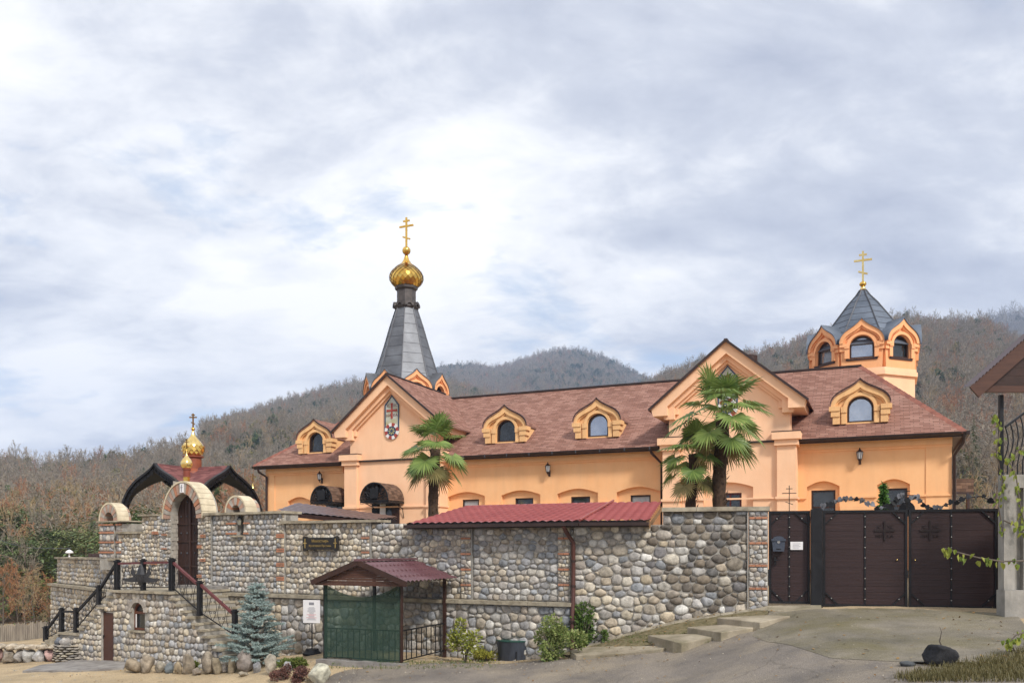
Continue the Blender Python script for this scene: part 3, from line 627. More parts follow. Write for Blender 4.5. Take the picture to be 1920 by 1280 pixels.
def wall_h():
    W = WH; R = thing('stone_wall', 'low round-cobble terrace wall with ledge at far left behind stair railing', 'wall', W.F); ss = StoneSet(R)
    L = W.x(222); top = W.z(150,1048); lg = W.z(140,1098)
    MB().box(.25, L, .02, .4, lg, top).box(0, L, -.14, .4, -2.5, lg-.02).box(0, .4, .4, 3.5, -2.5, lg-.02).build('mortar_core', M['mortar'], R)
    ss.panel(.25, L, lg+.04, top, .2, .155, 'tan', 0, .007, .05, .2, 3); ss.panel(0, L, -2.0, lg-.07, .2, .17, 'tan', -.16, .007, .05, .2, 3)
    slabs(R, .2, L, -.1, .5, top, top+.06, .8); slabs(R, -.05, L, -.27, .05, lg-.05, lg+.03, .8); ss.finish()
    LP = thing('wall_ornament', 'small white ornament standing on coping of far left terrace wall', 'ornament', T(*W.world(W.x(130,.2), .2, top+.06)))
    MB().lathe([(.05,0),(.03,.03),(.025,.14),(.15,.15),(.13,.2),(.06,.26),(.01,.28)], 9).build('body', M['paper'], LP, True)
    B = thing('board_fence', 'low red-brown board screen behind far left terrace wall', 'fence', W.F)
    for k in range(5): MB().box(W.x(165,.7)+k*.42, W.x(165,.7)+k*.42+.4, .7, .73, top-.1, top+.2).build('board', M['brownwood'], B)
wall_h()
# ---- staircase with landing in front of the portal
def stairs():
    W = Plane(WD.world(0, -2.0).xy, 29); R = thing('stone_staircase', 'cobble-faced double staircase with landing below the arched portal', 'staircase', W.F); ss = StoneSet(R)
    xl, xr = W.x(213), W.x(322); top = W.z(265,1107); g0 = -2.0; xw0, xw1 = W.x(247), W.x(270.5); xd0, xd1 = W.x(190), W.x(212)
    zd = W.z(200,1148); zw0, zw1 = W.z(258,1181), W.z(258,1147); rw = (xw1-xw0)/2; cw = (xw0+xw1)/2
    # flights: profile of step tops
    nR = 11; xe = W.x(437); zb = W.z(437,1240); stR = [(xr+(xe-xr)*i/nR, top-(top+1.25)*(i)/nR) for i in range(nR+1)]
    x2, x3 = W.x(139), W.x(110); zl = W.z(139,1186); nL = 8; stL = [(xl-(xl-x2)*i/nL, top-(top-zl)*i/nL) for i in range(nL+1)]; xz = W.x(80); zz = W.z(82,1204)
    m = MB(); m.box(xd1, xw0, .02, 1.9, g0, top-.06).box(xw1, xr, .02, 1.9, g0, top-.06).box(xw0, xw1, .02, 1.9, g0, zw0).box(xw0, xw1, .02, 1.9, zw1+rw, top-.06).box(xw0, xw1, .4, 1.9, zw0, zw1+rw).box(xl-.35, xd1, .02, 1.9, zd, top-.06)
    for i in range(nR): m.box(stR[i][0]+.001, stR[i+1][0], .02, 1.9, g0, stR[i+1][1]-.06)
    m.build('mortar_core', M['mortar'], R)
    m = MB()
    for i in range(nL): m.box(stL[i+1][0], min(stL[i][0], xd0)-.001, .02, 1.7, g0, stL[i+1][1]-.06) if stL[i+1][0] < xd0 else None
    m.box(x3, x2, .02, 1.7, g0, zl-.06).box(xd0, xl-.351, .6, 1.7, g0, zd).build('mortar_core', M['mortar'], R)
    for i in range(nR): slabs(R, stR[i][0]-.03, stR[i+1][0]+.02, -.06, 1.9, stR[i+1][1]-.06, stR[i+1][1], .6, 'coping', 'step_slab')
    for i in range(nL): slabs(R, stL[i+1][0]-.02, stL[i][0]+.03, -.06, 1.7, stL[i+1][1]-.06, stL[i+1][1], .6, 'coping', 'step_slab')
    for i in range(4): slabs(R, x3-(i+1)*(x3-xz)/4, x3-i*(x3-xz)/4+.02, -.05, 1.6, zl-(zl-zz)*(i+1)/4-.5, zl-(zl-zz)*(i+1)/4, .6, 'coping', 'step_slab')
    slabs(R, xl-.1, xr+.05, -.1, 1.98, top-.06, top, .7, 'coping', 'landing_slab'); slabs(R, x3, x2, -.06, 1.7, zl-.06, zl, .6, 'coping', 'landing_slab')
    MB().box(xl+.6, xr-.02, 1.55, 1.97, top+.002, top+.09).build('threshold', M['slate'], R)
    def ztop(x):
        if x > xr:
            for i in range(nR):
                if x <= stR[i+1][0]: return stR[i+1][1]
            return -9
        if x < xl:
            for i in range(nL):
                if x >= stL[i+1][0]: return stL[i+1][1]
            return zl if x > x3 else -9
        return top
    def keep(x, z):
        if z > ztop(x)-.12: return False
        if xd0-.06 < x < xd1+.06 and z < zd+.05: return False
        if xw0-.07 < x < xw1+.07 and zw0-.07 < z < zw1+.1: return False
        return not ((x-cw)**2+((z-zw1))**2 < (rw+.07)**2)
    f = gfloor(W); ss.panel(xd1+.02, xe, -1.9, top-.07, .165, .175, 'grey', 0, .008, .05, .25, keep=keep, floor=f, palfn=lambda x, z: 'tan' if x < xw0 or random.random() < .3 else 'grey')
    ss.panel(x3, xd0-.02, -1.9, top-.07, .16, .15, 'tan', 0, .008, .045, .3, keep=keep, floor=f); ss.panel(xd0-.02, xd1+.02, zd+.03, top-.07, .15, .15, 'tan', 0, .008, .045, .3, keep=keep)
    for i in range(7):
        a = 180*(i+.5)/7; MB().band(arc(cw, zw1, rw+.13, a-12, a+12, 2), arc(cw, zw1, rw+.01, a-12, a+12, 2), -.04, .1).build('arch_stone', M['stonev'], R)
    ss.finish()
    D = thing('cellar_door', 'plain rusty brown metal door in the staircase base', 'door', W.F); gd = W.z(200,1237)
    MB().box(xd0+.01, xd1-.01, .06, .1, gd-.2, zd-.01).build('leaf', mat('brown_sheet_door', (.085,.035,.022), (.065,.026,.017), 2, .5), D); MB().box(xd0+.03, xd0+.055, .03, .06, (gd+zd)/2-.03, (gd+zd)/2+.03).build('handle', M['black'], D)
    wn = thing('arched_window', 'small arched brown-framed window in staircase base', 'window', W.F); y = .12
    MB().band([(xw0,zw0),(xw0,zw1)]+arc(cw, zw1, rw, 180, 0, 8)[1:-1]+[(xw1,zw1),(xw1,zw0)], [(xw0+.05,zw0),(xw0+.05,zw1)]+arc(cw, zw1, rw-.05, 180, 0, 8)[1:-1]+[(xw1-.05,zw1),(xw1-.05,zw0)], y-.04, y+.04).box(xw0+.05, xw1-.05, y-.035, y+.035, zw1-.05, zw1+.02).box(xw0+.05, xw1-.05, y-.035, y+.035, zw0, zw0+.06).build('frame', mat('red_brown_frame', (.15,.055,.03), (.1,.035,.02), 5, .5), wn)
    MB().ext([(xw0+.04,zw0+.02),(xw1-.04,zw0+.02),(xw1-.04,zw1)]+arc(cw, zw1, rw-.04, 0, 180, 8)[1:], y+.01, y+.02).build('pane', M['glass'], wn); MB().box(xw0+.07, xw0+.1, y-.05, y-.036, zw0+.07, zw1-.06).build('sash', M['paper'], wn)
    MB().box(xw0-.06, xw1+.06, -.08, .1, zw0-.05, zw0).build('sill', M['coping'], wn)
    # railings
    def post(px, py, h, y=.06, off=0): x = W.x(px, off); return (x, y+off, W.z(px, py, off), h)
    def rail(name, label, pts, railmat, eagle=False, flip=False):
        G = thing(name, label, 'railing', W.F, 'wrought iron railings of the portal staircase')
        for x, y, z, h in pts:
            MB().box(x-.055, x+.055, y-.055, y+.055, z, z+h).build('post', M['black'], G); MB().box(x-.075, x+.075, y-.075, y+.075, z+h+.001, z+h+.03).box(x-.04, x+.04, y-.04, y+.04, z+h+.03, z+h+.06).build('post_cap', M['black'], G)
        for (xa, ya, za, ha), (xb, yb, zb_, hb) in zip(pts, pts[1:]):
            MB().bar((xa+.05*(1 if xb > xa else -1), ya, za+ha-.06), (xb-.05*(1 if xb > xa else -1), yb, zb_+hb-.06), .07, .06).build('handrail', M[railmat], G)
            MB().bar((xa, ya, za+.1), (xb, yb, zb_+.1), .025).build('bottom_bar', M['black'], G)
            m = MB(); L_ = sqrt((xb-xa)**2); n = max(2, int(L_/.26)); rr = random.Random(int(xa*50))
            for k in range(n):
                t = (k+.5)/n; cx = xa+(xb-xa)*t; zb0 = za+(zb_-za)*t+.12; H = (ha-.22); w = L_/n*.48
                for s in (-1, 1):
                    m.tube([(cx+s*w*(.15+.85*sin(u*pi)*(1-.25*u)), ya, zb0+H*u) for u in np.linspace(0, 1, 9)], .009, 4)
                    for c0, r0 in ((.28,.3),(.72,.24)):
                        m.tube([(cx+s*(w*.45+r0*w*(1-q/12)*cos(q*.75)), ya, zb0+H*c0+r0*w*(1-q/12)*sin(q*.75)) for q in range(11)], .007, 3)
            m.build('scrollwork', M['black'], G)
        if eagle:
            x, y, z, h = pts[1]; m = MB()
            for s in (-1, 1):
                P = [(x+s*.05,z+h*.55),(x+s*.2,z+h*.48),(x+s*.5,z+h*.42),(x+s*.78,z+h*.40),(x+s*.62,z+h*.3),(x+s*.35,z+h*.28),(x+s*.05,z+h*.3)]
                m.ext(P if s < 0 else P[::-1], y-.085, y-.065); P2 = [(x+s*.2,z+h*.5),(x+s*.34,z+h*.8),(x+s*.4,z+h*.58),(x+s*.3,z+h*.45)]; m.ext(P2 if s < 0 else P2[::-1], y-.085, y-.065)
            m.lathe([(.02,z+.1),(.1,z+h*.35),(.13,z+h*.55),(.09,z+h*.72),(.06,z+h*.8),(.02,z+h*.9)], 8, (x, y-.06)); m.build('eagle_ornament', mat('grey_iron', (.05,.05,.055), (.03,.03,.033), 5, .5, metal=.3), G)
    h = .82
    rail('iron_railing', 'black wrought iron landing railing with eagle ornament before the arched door', [post(217,1107,h), post(265,1107,h), post(318,1107,h)], 'plum_rail', True)
    rail('iron_railing', 'wrought iron stair railing with plum handrail descending right toward the blue spruce', [post(319.5,1107,h-.02), post(371,1154,.86), post(437,1198,.7)], 'plum_rail')
    rail('iron_railing', 'black wrought iron stair railing descending to the far left corner', [post(215.5,1107,h-.02), post(182,1133,.5), post(139,1185,.66), post(112,1188,.72), post(82,1202,.4)], 'black')
stairs()
# ================================================================ MONASTERY BUILDING
BT = radians(23.6); BD = 32.0
BP = Plane((sin(BT)*BD, cos(BT)*BD), 23.6)
U0, U1 = -26.45, 2.02; EV = 5.42; RV, RZ = 4.5, 8.85; ZB = .9
def dup(o, frame, parent):
    c = o.copy(); col.objects.link(c); c.parent = parent; c.matrix_basis = frame
    for ch in o.children:
        d = ch.copy(); col.objects.link(d); d.parent = c
    return c
def ogee(w, zs, za, n=10):
    """half-circle springing at zs drawn up into a point at za; from right to left"""
    r = w/2; t0 = 50; q = (za-zs)*.70; right = [(r*cos(radians(t0*i/n)), zs+q*sin(radians(t0*i/n))) for i in range(n+1)]
    x0, z0 = right[-1]; p1 = (x0-r*sin(radians(t0))*.30, z0+q*cos(radians(t0))*.30); p2 = (x0*.20, za-(za-z0)*.42)
    for i in range(1, 9):
        t = i/8; b = ((1-t)**3, 3*t*(1-t)**2, 3*t*t*(1-t), t**3)
        right.append((b[0]*x0+b[1]*p1[0]+b[2]*p2[0], b[0]*z0+b[1]*p1[1]+b[2]*p2[1]+b[3]*za))
    return right+[(-x, z) for x, z in right[-2::-1]]
def gable_win(parent, w, z0, zs, y, name='window', glass='glass', sill=True):
    """round-headed window: frame, pane"""
    r = w/2; o = [(r,z0)]+arc(0, zs, r, 0, 180, 14)+[(-r,z0)]; i = [(r-.06,z0)]+arc(0, zs, r-.06, 0, 180, 14)+[(-r+.06,z0)]
    f = MB().band(o, i, y-.06, y+.08).box(-r, r, y-.07, y+.08, z0-.01, z0+.055).build(name, M['frame'], parent)
    MB().ext([(-r+.05,z0+.05),(r-.05,z0+.05)]+arc(0, zs, r-.05, 0, 180, 14), y+.02, y+.035).build('pane', M[glass], f)
    if sill: MB().box(-r-.14, r+.14, y-.16, y, z0-.09, z0-.012).build('sill', M['frame'], f)
    return f
def kokoshnik(parent, w, h, zs, winw, winz0, winzs, mat_, depth, y, glass, wall=True, lip='gutter', feet=True, sill=True, z0=0.0):
    """ogee-headed front: field wall with opening, outer moulding, archivolt, window"""
    a = ogee(w, zs, h); n = len(a); iw = w-.28
    b = ogee(iw, zs, h-.26); r = winw/2
    hole = arc(0, winzs, r, 0, 180, n-1)
    part = MB()
    part.band([(w/2-.08, z0)]+[(x*.96, z-.02) for x, z in a]+[(-w/2+.08, z0)], [(r, z0)]+hole+[(-r, z0)], y, y+depth)
    part.box(-r, r, y, y+depth, z0, winz0)
    f = part.build('front', M[mat_], parent)
    MB().band(a, b, y-.16, y+.02).build('outer_moulding', M[mat_], parent)
    MB().band(ogee(iw-.001, zs, h-.262), ogee(iw-.12, zs, h-.35), y-.09, y+.02).build('inner_moulding', M[mat_], parent)
    ra = r+.13; MB().band([(ra, zs-.02)]+arc(0, winzs, ra, 0, 180, 16)+[(-ra, zs-.02)], [(r+.015, zs-.02)]+arc(0, winzs, r+.015, 0, 180, 16)+[(-r-.015, zs-.02)], y-.1, y+.02).build('archivolt', M[mat_], parent)
    for s in (-1, 1):
        if feet:
            m = MB()
            for k, (za, zb, q) in enumerate(((zs-.16, zs, .06), (zs-.36, zs-.165, .0), (z0, zs-.365, -.06))):
                xa, xb = sorted((s*(w/2-.30), s*(w/2+q))); m.box(xa, xb, y-.17-q*.5, y+depth*.8, za, zb)
            m.build('impost', M[mat_], parent)
            xa, xb = sorted((s*(r+.01), s*(r+.2))); MB().box(xa, xb, y-.13, y+.02, zs-.22, zs-.021).box(xa+.015, xb-.015, y-.1, y+.02, z0, zs-.221).build('window_pier', M[mat_], parent)
        else:
            xa, xb = sorted((s*(r+.01), s*(r+.2))); MB().box(xa, xb, y-.12, y+.02, zs-.2, zs-.021).box(xa+.015, xb-.015, y-.085, y+.02, winz0, zs-.201).build('window_pier', M[mat_], parent)
            xa, xb = sorted((s*(w/2-.28), s*(w/2-.005))); MB().box(xa, xb, y-.13, y+.02, zs-.14, zs-.001).box(xa, xb, y-.07, y+.02, zs-.30, zs-.141).build('impost', M[mat_], parent)
    gable_win(parent, winw-.01, winz0, winzs, y+.12, glass=glass, sill=sill)
    return a
def vault(parent, a, y0, y1, mat_, name='vault_roof', t=.035):
    o = [(x*1.012, z+t) for x, z in a]; return MB().band(o, a, y0, y1).build(name, M[mat_], parent, uv=True)
B = thing('monastery_building', 'long orange stucco monastery building with red shingled hip roof behind the stone wall', 'building', BP.F)
def building():
    x = BP.x; z = BP.z
    # niches with windows: (arch left px, arch right px, window left px, window right px)
    ARCH = [(840,909,864,895),(940,1013,963,997),(1045,1121,1068,1104),(1156,1238,1180,1218),(1513,1574,1520.5,1566),(1645,1706,1653,1701),(540,583,None,None)]
    cols = []
    m = MB(); zt = EV+.0; edges = []
    for k, (al, ar, wl, wr) in enumerate(ARCH):
        xa, xb = x(al), x(ar); edges.append((xa, xb, x(wl) if wl else None, x(wr) if wr else None, k))
    edges.sort(); cur = U0
    for xa, xb, wl, wr, k in edges:
        zsp, ztop = (3.83, 4.02)
        m.box(cur, xa, 0, .35, ZB, zt)
        n = 8; A = [(xb-(xb-xa)*i/n, zsp+(ztop-zsp)*sin(pi*i/n)) for i in range(n+1)]
        m.band([(xb, zt)]+[(px_, zt) for px_, _ in A[1:-1]]+[(xa, zt)], A, 0, .35)
        # recessed niche field, pierced by the window
        if wl:
            wz1, wz0 = 3.71, 2.75; m.box(xa, wl, .16, .35, ZB, zt-.6).box(wr, xb, .16, .35, ZB, zt-.6).box(wl, wr, .16, .35, wz1, zt-.6).box(wl, wr, .16, .35, ZB, wz0)
        else: m.box(xa, xb, .16, .35, ZB, zt-.6)
        cur = xb
    m.box(cur, U1, 0, .35, ZB, zt); m.build('wall', M['wall'], B)
    MB().box(U1-.35, U1, .351, 9.6, ZB, zt).box(U0, U0+.35, .351, 9.6, ZB, zt).box(U0, U1, 9.61, 9.9, ZB, zt).build('side_wall', M['wall'], B)
    for xa, xb, wl, wr, k in edges:
        if not wl: continue
        wz1, wz0 = 3.71, 2.75
        f = MB().box(wl, wl+.06, .2, .3, wz0, wz1).box(wr-.06, wr, .2, .3, wz0, wz1).box(wl+.06, wr-.06, .2, .3, wz1-.06, wz1).box(wl+.06, wr-.06, .2, .3, wz0, wz0+.06).build('window', M['frame'], B)
        MB().box(wl+.05, wr-.05, .25, .262, wz0+.05, wz1-.05).build('pane', M['glass'] if k not in (0, 3) else M['curtain'], f)
        if k in (4, 5): MB().box(wl+.06, wr-.06, .21, .29, 3.08, 3.14).build('transom', M['frame'], f)
    # string courses between the niches
    spans = [(x(909),x(940)),(x(1013),x(1045)),(x(1121),x(1156)),(x(1488),x(1513)),(x(1574),x(1645)),(x(1706),U1+.03)]
    for a, b in spans:
        MB().box(a+.02, b-.02 if b < U1 else b, -.07, .0, 3.40, 3.47).build('string_course', M['wall'], B)
        MB().box(a+.02, b-.02 if b < U1 else b, -.04, .0, 2.9, 3.12).build('string_course', M['wall'], B)
    # frieze under the eaves and corner strips
    for a, b in ((U0-.04, x(645)), (x(832), x(1242)), (x(1488), U1+.04)):
        MB().box(a, b, -.10, -.0, EV-.30, EV-.002).build('frieze', M['wall'], B); MB().box(a, b, -.05, -.0, EV-.38, EV-.302).build('frieze', M['wall'], B)
    for a, b in ((U0-.03, U0+.42), (U1-.75, U1+.03)): MB().box(a, b, -.03, 0, ZB, EV-.381).build('corner_strip', M['wall'], B)
    # main roof
    e0, e1, v0, v1 = U0-.45, U1+.42, -.5, 9.9+.4; rl, rr = e0+3.4, -.85; t = .1
    roof = MB(); ze = EV+.06
    V = [(e0,v0,ze),(e1,v0,ze),(e1,v1,ze),(e0,v1,ze),(rl,RV,RZ),(rr,RV,RZ)]
    roof.add(V, [(0,1,5,4),(1,2,5),(2,3,4,5),(3,0,4)]); ro = roof.build('roof', M['shingle'], B, uv=True)
    MB().add([(e0,v0,ze-.01),(e1,v0,ze-.01),(e1,v1,ze-.01),(e0,v1,ze-.01)], [(3,2,1,0)]).build('soffit', M['frame'], B)
    def ridge_caps(p, q, step=.3, w=.16):
        p = Vector(p); q = Vector(q); n = int((q-p).length/step)
        for i in range(n):
            a = p.lerp(q, i/n); b = p.lerp(q, (i+1)/n); d = (q-p).normalized(); s = d.cross(Vector((0,0,1))).normalized()*w; up = Vector((0,0,.035)); dn = Vector((0,0,-.07))
            MB().add([tuple(a+s+dn), tuple(a+up), tuple(a-s+dn), tuple(b+s+dn+up*.5), tuple(b+up*1.5), tuple(b-s+dn+up*.5)], [(0,1,4,3),(1,2,5,4),(0,2,1),(3,4,5)]).build('hip_cap', M['hipcap'], ro)
    M['hipcap'] = mat('hip_cap_shingle', (.30,.12,.085), (.17,.065,.05), 5, .9, bump=.3)
    ridge_caps((e1,v0,ze),(rr,RV,RZ)); ridge_caps((e0,v0,ze),(rl,RV,RZ))
    MB().bar((rl,RV,RZ+.03),(rr,RV,RZ+.03),.14,.07).build('ridge_cap', M['gutter'], ro)
    # gutters and downpipes
    def gutter(a, b, y=v0-.07):
        P = [(y+.09+.09*cos(radians(t_)), ze-.03+.09*sin(radians(t_))) for t_ in range(180, 361, 30)]
        g = MB(); g.add([(a, py, pz) for py, pz in P]+[(b, py, pz) for py, pz in P], [(i, i+1, i+1+len(P), i+len(P)) for i in range(len(P)-1)])
        g.box(a, b, y+.17, y+.2, ze-.16, ze+.02).box(a, b, y-.005, y+.01, ze-.04, ze-.02); return g.build('gutter', M['gutter'], B)
    gutter(e0-.02, x(650)); gutter(x(846), x(1240)); gutter(x(1492), e1+.02)
    for k in range(9):
        xx = x(880)+k*(x(1225)-x(880))/8; MB().box(xx-.02, xx+.02, v0-.085, v0-.07, ze-.13, ze-.01).build('gutter_bracket', M['seam'], B)
    MB().box(e1, e1+.1, v0-.07, v1, ze-.12, ze+.0).build('gutter', M['gutter'], B)
    for px_, s in ((834, 1), (1241, -1), (1787, 1), (501, -1)):
        xx = x(px_, -.08); top = (xx+s*.16, v0+.03, ze-.12)
        if px_ == 834: P = [(xx, -.55, 5.3), (xx, -.1, 4.9)]
        elif px_ == 1787: P = [(e1-.05, v0+.0, ze-.1), (e1-.08, v0+.05, ze-.35), (U1+.1, -.08, ze-.75)]
        elif px_ == 501: P = [(e0+.3, v0, ze-.1), (e0+.3, v0+.05, ze-.28), (U0+.02, -.1, ze-.5)]
        else: P = [(xx-.35, v0, ze-.1), (xx-.3, v0+.05, ze-.25), (xx, -.1, ze-.62)]
        xx2 = P[-1][0]; P += [(xx2, -.1, 1.0)]; MB().tube(P, .055, 8).build('downpipe', M['gutter'], B, sharp=50)
    # ---- projecting gables
    def gable(cx, za, hw, glassy, mosaic_full):
        y = -.6; zr = za-.827*hw; ww = 2.15
        MB().ext([(cx-ww, EV), (cx+ww, EV), (cx+ww, za-.45-.827*ww), (cx, za-.45), (cx-ww, za-.45-.827*ww)], y, y+.6).build('gable_wall', M['gable'], B)
        if glassy: MB().box(cx-2.3, cx+2.3, y, .0, ZB, EV-.001).build('gable_wall', M['gable'], B)
        def chev(o, i, xo, xi, zf, ya, yb, nm):
            for s in (-1, 1):
                P = [(0, za-o), (xo, za-o-.827*xo), (xo-.07, zf), (xi, zf), (xi, za-i-.827*xi), (0, za-i)]
                P = [(cx+s*px_, pz) for px_, pz in P]; MB().ext(P if s < 0 else P[::-1], ya, yb).build(nm, M['gable'], B)
        chev(0, .42, hw, 2.12, zr-.26, y-.42, y+.0, 'raking_cornice'); chev(.421, .62, 2.34, 1.9, zr-.38, y-.24, y+.0, 'raking_moulding'); chev(.621, .73, 2.1, 1.78, zr-.2, y-.12, y+.0, 'raking_moulding')
        # roof sheets of the gable, running back into the main roof
        for s in (-1, 1):
            ex = hw+.08; zo = za+.05; zl = zo-.827*ex; yb0 = (zo-ze)*(RV-v0)/(RZ-ze)+v0; yb1 = (zl-ze)*(RV-v0)/(RZ-ze)+v0
            V = [(cx, y-.52, zo), (cx+s*ex, y-.52, zl), (cx+s*ex, yb1+.05, zl), (cx, min(yb0, RV+.4)+.1, zo)]; lo = [(a, b, c-.06) for a, b, c in V]
            r_ = MB().add(V+lo, [(0,1,2,3),(7,6,5,4),(0,4,5,1),(1,5,6,2)]).build('gable_roof', M['shingle'], B, uv=True)
            MB().bar((cx, y-.53, zo-.02), (cx+s*ex, y-.53, zl-.02), .03, .08).build('drip_edge', M['gutter'], r_)
        MB().bar((cx, y-.5, za+.07), (cx, RV-.3, za+.07), .12, .04).build('ridge_cap', M['gutter'], B)
        for s in (-1, 1):
            xa, xb = sorted((cx+s*1.9, cx+s*(hw-.09))); MB().box(xa, xb, y, 1.35, zr-.259, zr+.02).build('cornice_return', M['gable'], B)
        # ledge and corner pilasters
        MB().box(cx-1.75, cx+1.75, y-.09, y, EV-.02, EV+.05).build('ledge', M['gutter'], B)
        for s in (-1, 1):
            a, b = sorted((cx+s*1.72, cx+s*2.36)); MB().box(a, b, y-.14, 0, ZB, EV-.16).build('pilaster', M['gable'], B)
            MB().box(a-.08, b+.08, y-.24, 0, EV-.159, EV+.04).box(a-.16, b+.16, y-.33, 0, EV+.041, EV+.3).build('capital', M['gable'], B); MB().box(a-.17, b+.17, y-.34, 0, EV+.301, EV+.33).build('capital_flashing', M['gutter'], B)
            MB().box(a-.05, b+.05, y-.2, 0, 3.38, 3.47).build('pilaster_band', M['gable'], B)
        MB().box(cx-1.72, cx+1.72, y-.06, y, 3.4, 3.46).build('string_course', M['gable'], B)
        # mosaic panel
        zt_ = za-.78; zb = zt_-1.9; w = .36
        mo = MB().ext([(cx-w, zb+w)]+[(cx+w*cos(radians(t)), zb+w+w*sin(radians(t))) for t in range(195, 346, 15)]+[(cx+w, zb+w), (cx+w, zt_-.42), (cx, zt_), (cx-w, zt_-.42)], y-.04, y+.02).build('mosaic', M['mosaic'], B)
        MB().band([(cx+w, zb+w), (cx+w, zt_-.42), (cx, zt_), (cx-w, zt_-.42), (cx-w, zb+w)], [(cx+w-.05, zb+w), (cx+w-.05, zt_-.45), (cx, zt_-.06), (cx-w+.05, zt_-.45), (cx-w+.05, zb+w)], y-.06, y-.041).build('mosaic_border', M['mosblue'], mo)
        for k in range(12):
            t = 30*k; MB().band(arc(cx, zb+w, w-.01, t+1, t+29, 3), arc(cx, zb+w, w-.15, t+1, t+29, 3), y-.065, y-.041).build('mosaic_block', M['paper' if k % 2 else 'mosred'], mo)
        MB().lathe([(.2, -.02), (.2, .03)], 20).v
        mm = MB(Matrix.Translation((cx, y-.05, zb+w)) @ Matrix.Rotation(pi/2, 4, 'X')); mm.lathe([(.205,-.02),(.205,.02)], 20); mm.build('mosaic_medallion', M['mosblue'], mo)
        mm = MB(Matrix.Translation((cx, y-.055, zb+w)) @ Matrix.Rotation(pi/2, 4, 'X'))
        for k in range(8):
            t = k*pi/4; mm.add([(.05*cos(t+.5),.05*sin(t+.5),.02),(.17*cos(t),.17*sin(t),.02),(.13*cos(t-.35),.13*sin(t-.35),.02)], [(0,1,2)])
        mm.build('mosaic_star', M['mosgold'], mo)
        zc = zt_-.66; MB().ext([(cx-.045,zc-.34),(cx+.045,zc-.34),(cx+.03,zc),(cx+.05,zc+.32),(cx-.05,zc+.32),(cx-.03,zc)], y-.06, y-.041).ext([(cx-.26,zc-.05),(cx-.26,zc+.05),(cx,zc+.03),(cx+.26,zc+.05),(cx+.26,zc-.05),(cx,zc-.03)][::-1], y-.062, y-.0405).build('mosaic_cross', M['mosred'], mo)
        for s, zz_, tx in ((-1,.16,'IC'),(1,.16,'XC'),(-1,-.26,'НИ'),(1,-.26,'КА')): text(tx, mo, (cx+s*.17, y-.045, zc+zz_), .17, M['mosink'], 'mosaic_letters')
    M['mosaic'] = mat('pale_mosaic', (.50,.55,.53), (.45,.40,.22), 2.2, .5, bump=.5, bscale=60); M['mosblue'] = mat('blue_mosaic', (.045,.08,.16), (.02,.035,.07), 16, .4); M['mosred'] = mat('red_mosaic', (.42,.07,.05), (.3,.045,.035), 12, .5)
    M['mosgold'] = mat('yellow_mosaic', (.55,.5,.2), None, 8, .4); M['mosink'] = mat('plum_mosaic', (.20,.04,.06), None, 8, .5)
    gable(-19.3, 8.98, 2.72, True, True)
    # second gable has a window niche at its foot
    gable(-5.2, 9.03, 2.72, False, False); cx = -5.2; y = -.6; a, b = BP.x(1319,-.6), BP.x(1412,-.6); wl, wr = BP.x(1356,-.6), BP.x(1389,-.6)
    m = MB(); m.box(cx-2.3, a, y, 0, ZB, EV-.001).box(b, cx+2.3, y, 0, ZB, EV-.001); n = 8; A = [(b-(b-a)*i/n, 3.85+.19*sin(pi*i/n)) for i in range(n+1)]
    m.band([(px_, EV-.001) for px_, _ in A], A, y, 0).box(a, wl, y+.18, 0, ZB, 4.3).box(wr, b, y+.18, 0, ZB, 4.3).box(wl, wr, y+.18, 0, 3.66, 4.3).box(wl, wr, y+.18, 0, ZB, 2.9); m.build('gable_wall', M['gable'], B)
    f = MB().box(wl, wl+.07, y+.22, y+.32, 2.9, 3.66).box(wr-.07, wr, y+.22, y+.32, 2.9, 3.66).box(wl+.07, wr-.07, y+.22, y+.32, 3.59, 3.66).box((wl+wr)/2-.12, (wl+wr)/2-.07, y+.22, y+.32, 2.9, 3.59).build('window', mat('red_window_frame', (.09,.018,.016), None, 4, .4), B); MB().box(wl+.06, wr-.06, y+.27, y+.28, 2.9, 3.6).build('pane', M['glass'], f)
    # gable 1 entrance door
    dl, dr = BP.x(697,-.62), BP.x(749,-.62); f = MB().box(dl, dr, y-.012, y-.002, 1.4, 3.62).build('entrance', M['glass'], B); MB().box(dl+.42, dl+.7, y-.04, y-.013, 1.4, 3.58).build('door_leaf', M['paper'], f); MB().box(dr-.36, dr, y-.05, y-.014, 1.4, 3.62).box(dl, dr, y-.05, y-.014, 3.62, 3.7).build('door_leaf', M['frame'], f)
    dl, dr = BP.x(612), BP.x(650); MB().box(dl, dr, -.02, -.004, 1.4, 3.6).build('entrance', M['glass'], B)
    # ---- dormers
    for k, (px_, gl, lab) in enumerate(((593,'glass',''),(949,'glass',''),(1121,'glasslit',''),(1613,'glasslit',''))):
        D = bpy.data.objects.new('dormer', None); col.objects.link(D); D.parent = B; D.matrix_basis = T(x(px_, .3), .3, 6.02)
        a = kokoshnik(D, 1.92, 1.5, .62, .86, .05, .52, 'ochre', .25, 0, gl, sill=False)
        vault(D, [(px2, pz+.001) for px2, pz in a], -.2, 2.1, 'shingle', 'dormer_roof', .04)
        MB().band([(px2*1.03, pz+.075) for px2, pz in a], [(px2*1.015, pz+.04) for px2, pz in a], -.22, -.16).build('drip_edge', M['gutter'], D)
        for s in (-1, 1): MB().box(min(s*.84, s*.92), max(s*.84, s*.92), .2, .95, 0, .62).build('dormer_cheek', M['ochre'], D)
